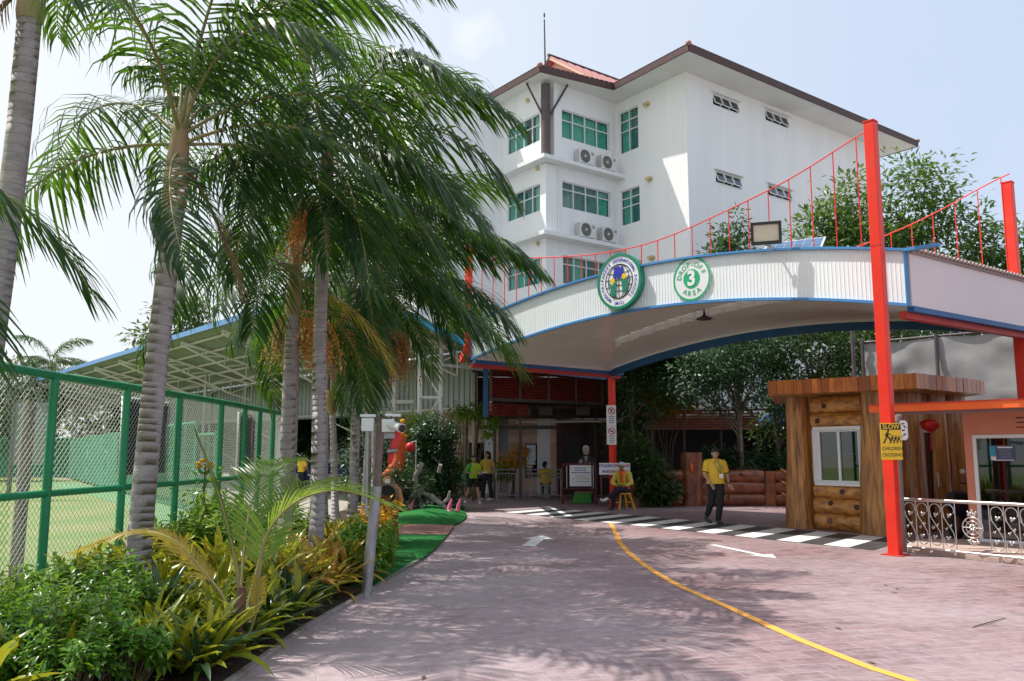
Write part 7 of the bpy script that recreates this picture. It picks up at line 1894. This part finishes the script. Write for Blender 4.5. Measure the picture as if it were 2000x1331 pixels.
def shoe(parent, ankle, toe, m, k=1.0):
    a, t = V(ankle), V(toe); d = (t - a); d.z = 0; d.normalize(); b = MB()
    chain(b, [a - d * .03 * k + V((0, 0, -.035 * k)), a + V((0, 0, -.03 * k)), t - d * .05 * k, t], [.042 * k, .046 * k, .045 * k, .036 * k])
    fuse(b, 'shoe', m, parent, .011)

# --- the man walking over the crossing (local: x to the viewer's right, -y towards the road)
man = thing('person', 'man in yellow polo shirt and black trousers walking over the zebra crossing', 'person', (4.67, 19.6, .004), R(-4))
sk = MB(); hc = V((.0, -.02, 1.585)); fdir = V((.10, -1, -.03))
s_, u_, M3 = head(sk, hc, fdir)
chain(sk, [(.0, .02, 1.40), (.0, -.0, 1.52)], [.058, .054])
Rs, Re, Rw = V((-.195, .0, 1.375)), V((-.255, -.03, 1.11)), V((-.15, -.19, .925))
Ls, Le, Lw = V((.185, .03, 1.365)), V((.265, .05, 1.10)), V((.285, -.04, .895))
chain(sk, [Rs, Re, Rw], [.052, .043, .028]); chain(sk, [Ls, Le, Lw], [.052, .043, .028])
chain(sk, [(0, .02, 1.36), (0, .02, 1.1), (0, .02, .95)], [.11, .11, .11])
hand(sk, Rw, (.45, -.25, -.85), 1, (-.4, .9, .1), .5); hand(sk, Lw, (.55, -.35, -.72), -1, (-.5, .8, .2), .4)
for (hp, kn, an) in (((-.085, .02, .92), (-.10, .06, .50), (-.20, .20, .16)), ((.085, .01, .92), (.075, -.06, .50), (.02, -.03, .09))): chain(sk, [V(hp), V(kn), V(an)], [.085, .055, .038])
fuse(sk, 'body', skin_m, man, .0085, 3)
face(man, hc, fdir, s_, u_, M3)
hr = MB(); hr.ell(hc + V((0, .018, .052)), (.088, .100, .082), 18, 12); hr.ell(hc + V((0, .055, .0)), (.080, .062, .085), 16, 10); hr.ell(hc + V((-.02, -.06, .105)), (.062, .038, .026), 12, 8); fuse(hr, 'hair', hair_m, man, .009, 2)
sh = MB(); chain(sh, [(0, .02, 1.30), (0, .02, 1.15), (0, .02, .90)], [.140, .138, .148])
chain(sh, [(-.085, .02, 1.33), (-.075, .02, 1.12), (-.075, .02, .88)], [.112, .112, .138]); chain(sh, [(.085, .02, 1.32), (.075, .02, 1.12), (.075, .02, .88)], [.112, .112, .138])
chain(sh, [(-.03, .01, 1.405), Rs, Rs.lerp(Re, .72)], [.075, .080, .073]); chain(sh, [(.03, .02, 1.405), Ls, Ls.lerp(Le, .72)], [.075, .080, .073])
fuse(sh, 'polo_shirt', shirt_y, man, .011, 4, cut=.905)
co = MB(); co.tube([V((.072 * math.cos(a), .012 + .066 * math.sin(a), 1.452 + .012 * math.sin(a))) for a in [k * math.pi / 8 for k in range(16)]], .017, 6, closed=True); co.build('collar', shirt_y, man, world=False)
for p, e in ((Rs, Re), (Ls, Le)):
    q = p.lerp(e, .80); d = (e - p).normalized(); x = d.orthogonal().normalized(); y = d.cross(x)
    MB().tube([q + (x * math.cos(a) + y * math.sin(a)) * .070 for a in [k * math.pi / 8 for k in range(16)]], .012, 6, closed=True).build('sleeve_cuff', cloth_black, man, world=False)
tz = MB(); chain(tz, [(-.065, .02, .95), (.065, .02, .95)], [.118, .118]); chain(tz, [V((-.085, .02, .92)), V((-.10, .06, .50)), V((-.19, .185, .20))], [.118, .085, .064]); chain(tz, [V((.085, .01, .92)), V((.075, -.06, .50)), V((.02, -.03, .12))], [.118, .085, .066])
fuse(tz, 'trousers', cloth_black, man, .012, 4)
b = MB(); chain(b, [(-.215, .21, .125), (-.20, .175, .065), (-.155, .10, .045), (-.13, .06, .035)], [.042, .044, .042, .034]); fuse(b, 'shoe', shoe_dark, man, .010)
shoe(man, (.02, -.03, .078), (.065, -.20, .040), shoe_dark)
MB().tube([(-.055, -.035, 1.44), (-.03, -.135, 1.33), (.05, -.160, 1.20), (.075, -.163, 1.14)], .006, 6).build('lanyard', teal_cloth, man, world=False)
MB().tube([(.065, -.03, 1.44), (.075, -.125, 1.33), (.085, -.155, 1.20), (.078, -.163, 1.14)], .006, 6).build('lanyard', teal_cloth, man, world=False)
MB().box(.05, .135, -.178, -.172, 1.03, 1.13).build('badge_card', sign_white, man, world=False)
MB().box(.098, .135, -.150, -.146, 1.26, 1.31).build('pocket_crest', ink_grey, man, world=False)
MB().tube([Lw + V((.033 * math.cos(a), .033 * math.sin(a), .03)) for a in [k * math.pi / 6 for k in range(12)]], .008, 6, closed=True).build('wrist_watch', cloth_black, man, world=False)

# --- seated guard in high-visibility vest on a yellow stool
chx, chy = 3.20, 24.75
stl = thing('stool', 'bright yellow plastic stool under the seated guard', 'stool', (chx, chy, 0), R(20))
MB().prism([(.19 * max(-1, min(1, 1.3 * math.cos(a))), .19 * max(-1, min(1, 1.3 * math.sin(a))), .43) for a in [k * math.pi / 12 for k in range(24)]], (0, 0, .035)).build('seat', yellow_plastic, stl, world=False)
for sx in (-1, 1):
    for sy in (-1, 1): MB().beam((sx * .14, sy * .14, .44), (sx * .25, sy * .25, 0), .045, .04).build('leg', yellow_plastic, stl, world=False)
for sx in (-1, 1): MB().beam((sx * .2, -.2, .2), (sx * .2, .2, .2), .02, .03).build('brace', yellow_plastic, stl, world=False)
gd_ = thing('person', 'guard in white cap and orange yellow vest seated on a yellow stool', 'person', (chx, chy, .0), R(-20))
sk = MB(); hc = V((-.02, -.05, 1.21)); fdir = V((-.25, -1, -.05)); s_, u_, M3 = head(sk, hc, fdir)
chain(sk, [(0, .02, 1.02), (-.01, -.02, 1.14)], [.055, .052]); chain(sk, [(0, .03, .98), (0, .03, .6)], [.12, .13])
gRs, gRe, gRw = V((-.19, .02, 1.0)), V((-.27, -.10, .76)), V((-.12, -.28, .68)); gLs, gLe, gLw = V((.19, .03, 1.0)), V((.27, -.05, .75)), V((.10, -.25, .66))
chain(sk, [gRs, gRe, gRw], [.05, .04, .028]); chain(sk, [gLs, gLe, gLw], [.05, .04, .028]); hand(sk, gRw, (.7, -.6, -.2), 1, (0, .3, -1), .6); hand(sk, gLw, (-.7, -.6, -.1), -1, (0, .3, -1), .6)
gl = (((-.09, .02, .52), (-.14, -.40, .52), (-.20, -.42, .10)), ((.09, .02, .52), (-.02, -.40, .60), (-.28, -.58, .36)))
for q in gl: chain(sk, [V(a) for a in q], [.085, .058, .04])
fuse(sk, 'body', skin_d, gd_, .010, 3); face(gd_, hc, fdir, s_, u_, M3)
sh = MB(); chain(sh, [(0, .03, .96), (0, .03, .58)], [.15, .155]); chain(sh, [(-.08, .03, .98), (-.08, .03, .62)], [.11, .12]); chain(sh, [(.08, .03, .98), (.08, .03, .62)], [.11, .12]); chain(sh, [gRs, gRe, gRe.lerp(gRw, .7)], [.075, .062, .05]); chain(sh, [gLs, gLe, gLe.lerp(gLw, .7)], [.075, .062, .05]); fuse(sh, 'shirt', mat('shirt_pale_yellow', (.62, .52, .10), .8), gd_, .012)
vs_ = MB(); chain(vs_, [(0, .03, .96), (0, .03, .60)], [.158, .165]); chain(vs_, [(-.07, .03, .97), (-.08, .03, .62)], [.120, .13]); chain(vs_, [(.07, .03, .97), (.08, .03, .62)], [.120, .13]); fuse(vs_, 'vest', vest_orange, gd_, .012)
for x in (-.085, .085): MB().box(x - .025, x + .025, -.155, -.12, .62, 1.02).build('vest_stripe', shirt_lime, gd_, world=False)
MB().tube([(-.2, .03, .72), (-.14, -.11, .72), (0, -.150, .72), (.14, -.11, .72), (.2, .03, .72)], .022, 6).build('vest_stripe', shirt_lime, gd_, world=False)
tz = MB()
for q in gl: chain(tz, [V(a) for a in q], [.115, .082, .062])
fuse(tz, 'trousers', cloth_dark, gd_, .013)
shoe(gd_, (-.20, -.42, .085), (-.24, -.60, .045), shoe_dark); b = MB(); chain(b, [(-.30, -.60, .33), (-.40, -.70, .27), (-.46, -.76, .30)], [.045, .045, .035]); fuse(b, 'shoe', shoe_white, gd_, .012)
cp = MB(); cp.ell(hc + V((0, .012, .07)), (.100, .112, .075), 18, 12); cp.ell(hc + V((-.03, -.10, .062)), (.075, .075, .014), 14, 8); fuse(cp, 'cap', cap_pale, gd_, .009, 2)

# --- girl in lime shirt and black shorts, woman in yellow top and black trousers
def walker_person(label, loc, rz, skin, hgt, shirt, legs, shoes, long_hair, shorts, stride, facing, arms, shirt_b=None):
    k = hgt / 1.7; t = thing('person', label, 'person', loc, rz); sk = MB(); hc = V((0, -.02, 1.585)) * k; f = V(facing); s1, u1, m3 = head(sk, hc, f, k)
    P = lambda *a: V(a) * k
    chain(sk, [P(0, .02, 1.38), P(0, 0, 1.5)], [.05 * k, .045 * k]); chain(sk, [P(0, .02, 1.34), P(0, .02, .95)], [.10 * k, .11 * k])
    sh = MB(); chain(sh, [P(0, .02, 1.30), P(0, .02, 1.15), P(0, .02, .88)], [.120 * k, .112 * k, .14 * k]); chain(sh, [P(-.07, .02, 1.32), P(-.06, .02, 1.1), P(-.07, .02, .86)], [.098 * k, .098 * k, .128 * k]); chain(sh, [P(.07, .02, 1.32), P(.06, .02, 1.1), P(.07, .02, .86)], [.098 * k, .098 * k, .128 * k])
    for sx, (el, wr, hd) in zip((-1, 1), arms):
        S0_ = P(sx * .165, .02, 1.35); chain(sk, [S0_, V(el) * k, V(wr) * k], [.045 * k, .037 * k, .026 * k]); hand(sk, V(wr) * k, hd, -sx, (0, .6, -.6), .5, k * .92); chain(sh, [P(sx * .04, .02, 1.39), S0_, S0_.lerp(V(el) * k, .6)], [.065 * k, .070 * k, .068 * k])
    tz = MB(); chain(tz, [P(-.055, .02, .95), P(.055, .02, .95)], [.11 * k, .11 * k])
    for sx, st_ in zip((-1, 1), stride):
        hp, kn, an = P(sx * .085, .02, .92), P(sx * .095 + st_[0] * .4, .0 + st_[1] * .4, .50), P(sx * .10 + st_[0], st_[1], .10 + st_[2]); chain(sk, [hp, kn, an], [.09 * k, .058 * k, .036 * k])
        if shorts: chain(tz, [hp, hp.lerp(kn, .62)], [.112 * k, .102 * k])
        else: chain(tz, [hp, kn, an + V((0, 0, .02))], [.108 * k, .082 * k, .072 * k])
        shoe(t, an + V((0, 0, -.005)), an + V((f.x * .17 * k, f.y * .17 * k, -.055)), shoes, k)
    fuse(sk, 'body', skin, t, .010, 3); face(t, hc, f, s1, u1, m3, k)
    fuse(sh, 'shirt', shirt, t, .012, 4, cut=(.90 if shorts else .93) * k); fuse(tz, 'shorts' if shorts else 'trousers', legs, t, .013)
    back_ = -V(facing).normalized(); hr = MB(); hr.ell(hc + V((0, 0, .052)) * k + back_ * .022 * k, (.090 * k, .100 * k, .082 * k), 16, 12); hr.ell(hc + back_ * .06 * k, (.082 * k, .070 * k, .10 * k), 14, 10)
    if long_hair: chain(hr, [hc + back_ * .07 * k + V((0, 0, .02)), hc + back_ * .11 * k + V((0, 0, -.2)), hc + back_ * .10 * k + V((0, 0, -.45))], [.09 * k, .085 * k, .05 * k])
    fuse(hr, 'hair', hair_m, t, .011, 2)
    return t, k
g1, k = walker_person('girl in lime green shirt and black shorts walking left of the entrance', (-1.22, 27.3, .0), 0, skin_m, 1.52, shirt_lime, cloth_black, shoe_white, False, True, ((-.22, .10, .02), (.12, -.14, 0)), (.25, -1, 0), (((-.27, -.02, 1.12), (-.12, -.20, 1.08), (.9, -.3, .1)), ((.26, .0, 1.10), (.20, -.22, 1.06), (.8, -.5, .1))))
MB().box(.12, .42, -.34, -.28, .86, .92).build('folder', cloth_dark, g1, world=False)
sl_ = MB(); chain(sl_, [(-.12, .0, 1.20), (-.2, .0, 1.05)], [.085, .075]); fuse(sl_, 'green_sleeve', shirt_green, g1, .012)
g2, k = walker_person('woman with long black hair in yellow top and black trousers beside the girl', (-.86, 29.3, .0), 0, skin_m, 1.66, shirt_olive, cloth_black, shoe_white, True, False, ((-.05, .05, 0), (.06, -.05, 0)), (-.75, -.65, 0), (((-.24, .0, 1.10), (-.22, -.16, .92), (-.3, -.6, -.7)), ((.26, .06, 1.10), (.30, .0, .86), (.2, 0, -1))))
MB().box(-.30, .02, -.34, -.31, .93, .98).build('tray', card_white, g2, world=False)
bq = thing('backpack', 'white and lime bag hanging at the girl side', 'bag', (-1.52, 27.45, .62)); MB().prism([(-1.62, 27.4, .60), (-1.46, 27.4, .60), (-1.46, 27.4, .95), (-1.62, 27.4, .95)], (0, .1, 0)).build('sack', mat('bag_green', (.12, .34, .20), .7), bq, bevel=.02); MB().tube([(-1.6, 27.45, .94), (-1.50, 27.42, 1.1), (-1.48, 27.45, .94)], .012, 5).build('strap', card_white, bq)
# student seated with back turned, and a helper under the shed
ch2 = thing('chair', 'plain metal chair under the student with back turned', 'chair', (1.22, 31.15, 0))
MB().box(-.2, .2, -.2, .2, .42, .46).build('seat', galv, ch2, world=False)
for sx in (-.17, .17):
    for sy in (-.17, .17): MB().tube([(sx, sy, 0), (sx, sy, .43)], .014, 6).build('leg', galv, ch2, world=False)
s3 = thing('person', 'student with tied hair and yellow shirt sitting behind the entrance railing', 'person', (1.22, 31.15, 0))
sk = MB(); hc = V((-.02, .08, 1.18)); fdir = V((.3, 1, -.2)); s_, u_, M3 = head(sk, hc, fdir, .95); chain(sk, [(0, .02, .98), (0, .05, 1.1)], [.05, .048]); chain(sk, [(0, .0, .94), (0, -.02, .55)], [.11, .12])
for sx in (-1, 1): chain(sk, [V((sx * .17, .02, .96)), V((sx * .24, .12, .74)), V((sx * .10, .32, .76))], [.045, .038, .027]); hand(sk, (sx * .10, .32, .76), (-sx * .4, .9, 0), sx, (0, .2, -1), .4, .9); chain(sk, [V((sx * .09, .0, .52)), V((sx * .11, .38, .50)), V((sx * .11, .36, .09))], [.08, .056, .038])
fuse(sk, 'body', skin_m, s3, .011, 3); face(s3, hc, fdir, s_, u_, M3, .95)
sh = MB(); chain(sh, [(0, .0, .94), (0, -.02, .55)], [.135, .145]); chain(sh, [(-.07, .0, .95), (-.07, -.02, .55)], [.10, .11]); chain(sh, [(.07, .0, .95), (.07, -.02, .55)], [.10, .11])
for sx in (-1, 1): chain(sh, [V((sx * .17, .02, .96)), V((sx * .22, .09, .80))], [.07, .06])
fuse(sh, 'shirt', shirt_y, s3, .012); tz = MB()
for sx in (-1, 1): chain(tz, [V((sx * .09, .0, .52)), V((sx * .11, .38, .50)), V((sx * .11, .36, .12))], [.11, .08, .062])
fuse(tz, 'trousers', cloth_dark, s3, .013)
hr = MB(); hr.ell(hc + V((-.0, -.02, .05)), (.088, .10, .082), 16, 12); hr.ell(hc + V((-.03, -.05, .0)), (.078, .06, .09), 14, 10); chain(hr, [hc + V((-.03, -.11, .03)), hc + V((-.02, -.12, -.16))], [.04, .025]); fuse(hr, 'hair', hair_m, s3, .010, 2)
for sx in (-.1, .1): shoe(s3, (sx, .36, .085), (sx, .52, .04), shoe_white)
g4, k = walker_person('person in yellow shirt standing under the shed between palm trunks', (-8.1, 33.0, .0), R(150), skin_m, 1.62, shirt_y, cloth_dark, shoe_dark, False, False, ((-.03, .03, 0), (.03, -.03, 0)), (.2, -1, 0), (((-.24, .0, 1.10), (-.18, -.16, .95), (.3, -.6, -.5)), ((.24, .0, 1.10), (.18, -.16, .95), (-.3, -.6, -.5))))
# flat printed cardboard figure behind the notice board
cd = thing('cardboard_figure', 'life size cardboard cutout of a grey haired man in dark suit behind the notice board', 'cutout', (2.42, 27.9, 0))
oc = [(-.20, 0), (.24, 0), (.26, .9), (.34, 1.10), (.32, 1.36), (.22, 1.47), (.10, 1.52), (.11, 1.62), (.13, 1.70), (.10, 1.80), (.0, 1.84), (-.09, 1.80), (-.11, 1.70), (-.08, 1.56), (-.10, 1.50), (-.20, 1.44), (-.30, 1.30), (-.36, 1.12), (-.28, 1.02), (-.22, .9)]
MB().prism([(2.42 + x, 27.9, z) for x, z in oc], (0, .03, 0)).build('card', suit_navy, cd)
fc = MB(); fc.prism([(2.42 + .10 * math.cos(a), 27.888, 1.68 + .135 * math.sin(a)) for a in [k * math.pi / 10 for k in range(20)]], (0, .01, 0)); fc.build('printed_face', mat('print_face', (.45, .33, .28), .6), cd)
fc = MB(); fc.prism([(2.42 + x, 27.880, z) for x, z in ((-.10, 1.70), (-.105, 1.78), (-.06, 1.85), (.03, 1.86), (.10, 1.80), (.11, 1.70), (.08, 1.76), (0, 1.79), (-.07, 1.77))], (0, .01, 0)); fc.build('printed_hair', mat('print_grey', (.5, .5, .5), .7), cd)
fc = MB(); fc.prism([(2.42 + x, 27.882, z) for x, z in ((-.06, 1.50), (.06, 1.50), (.0, 1.24))], (0, .008, 0)); fc.prism([(2.42 + x, 27.882, z) for x, z in ((-.30, 1.14), (-.20, 1.38), (-.12, 1.40), (-.12, 1.26), (-.22, 1.10))], (0, .01, 0)); fc.prism([(2.42 + x, 27.882, z) for x, z in ((.02, 1.18), (.10, 1.32), (.18, 1.26), (.14, 1.18))], (0, .01, 0)); fc.build('printed_shirt_and_hands', MATS['print_face'], cd)
fc = MB()
for x in (-.04, .04): fc.ell((2.42 + x, 27.884, 1.70), (.013, .004, .007), 8, 6)
fc.box(2.38, 2.46, 27.882, 27.886, 1.612, 1.622); fc.build('printed_features', ink_black, cd)
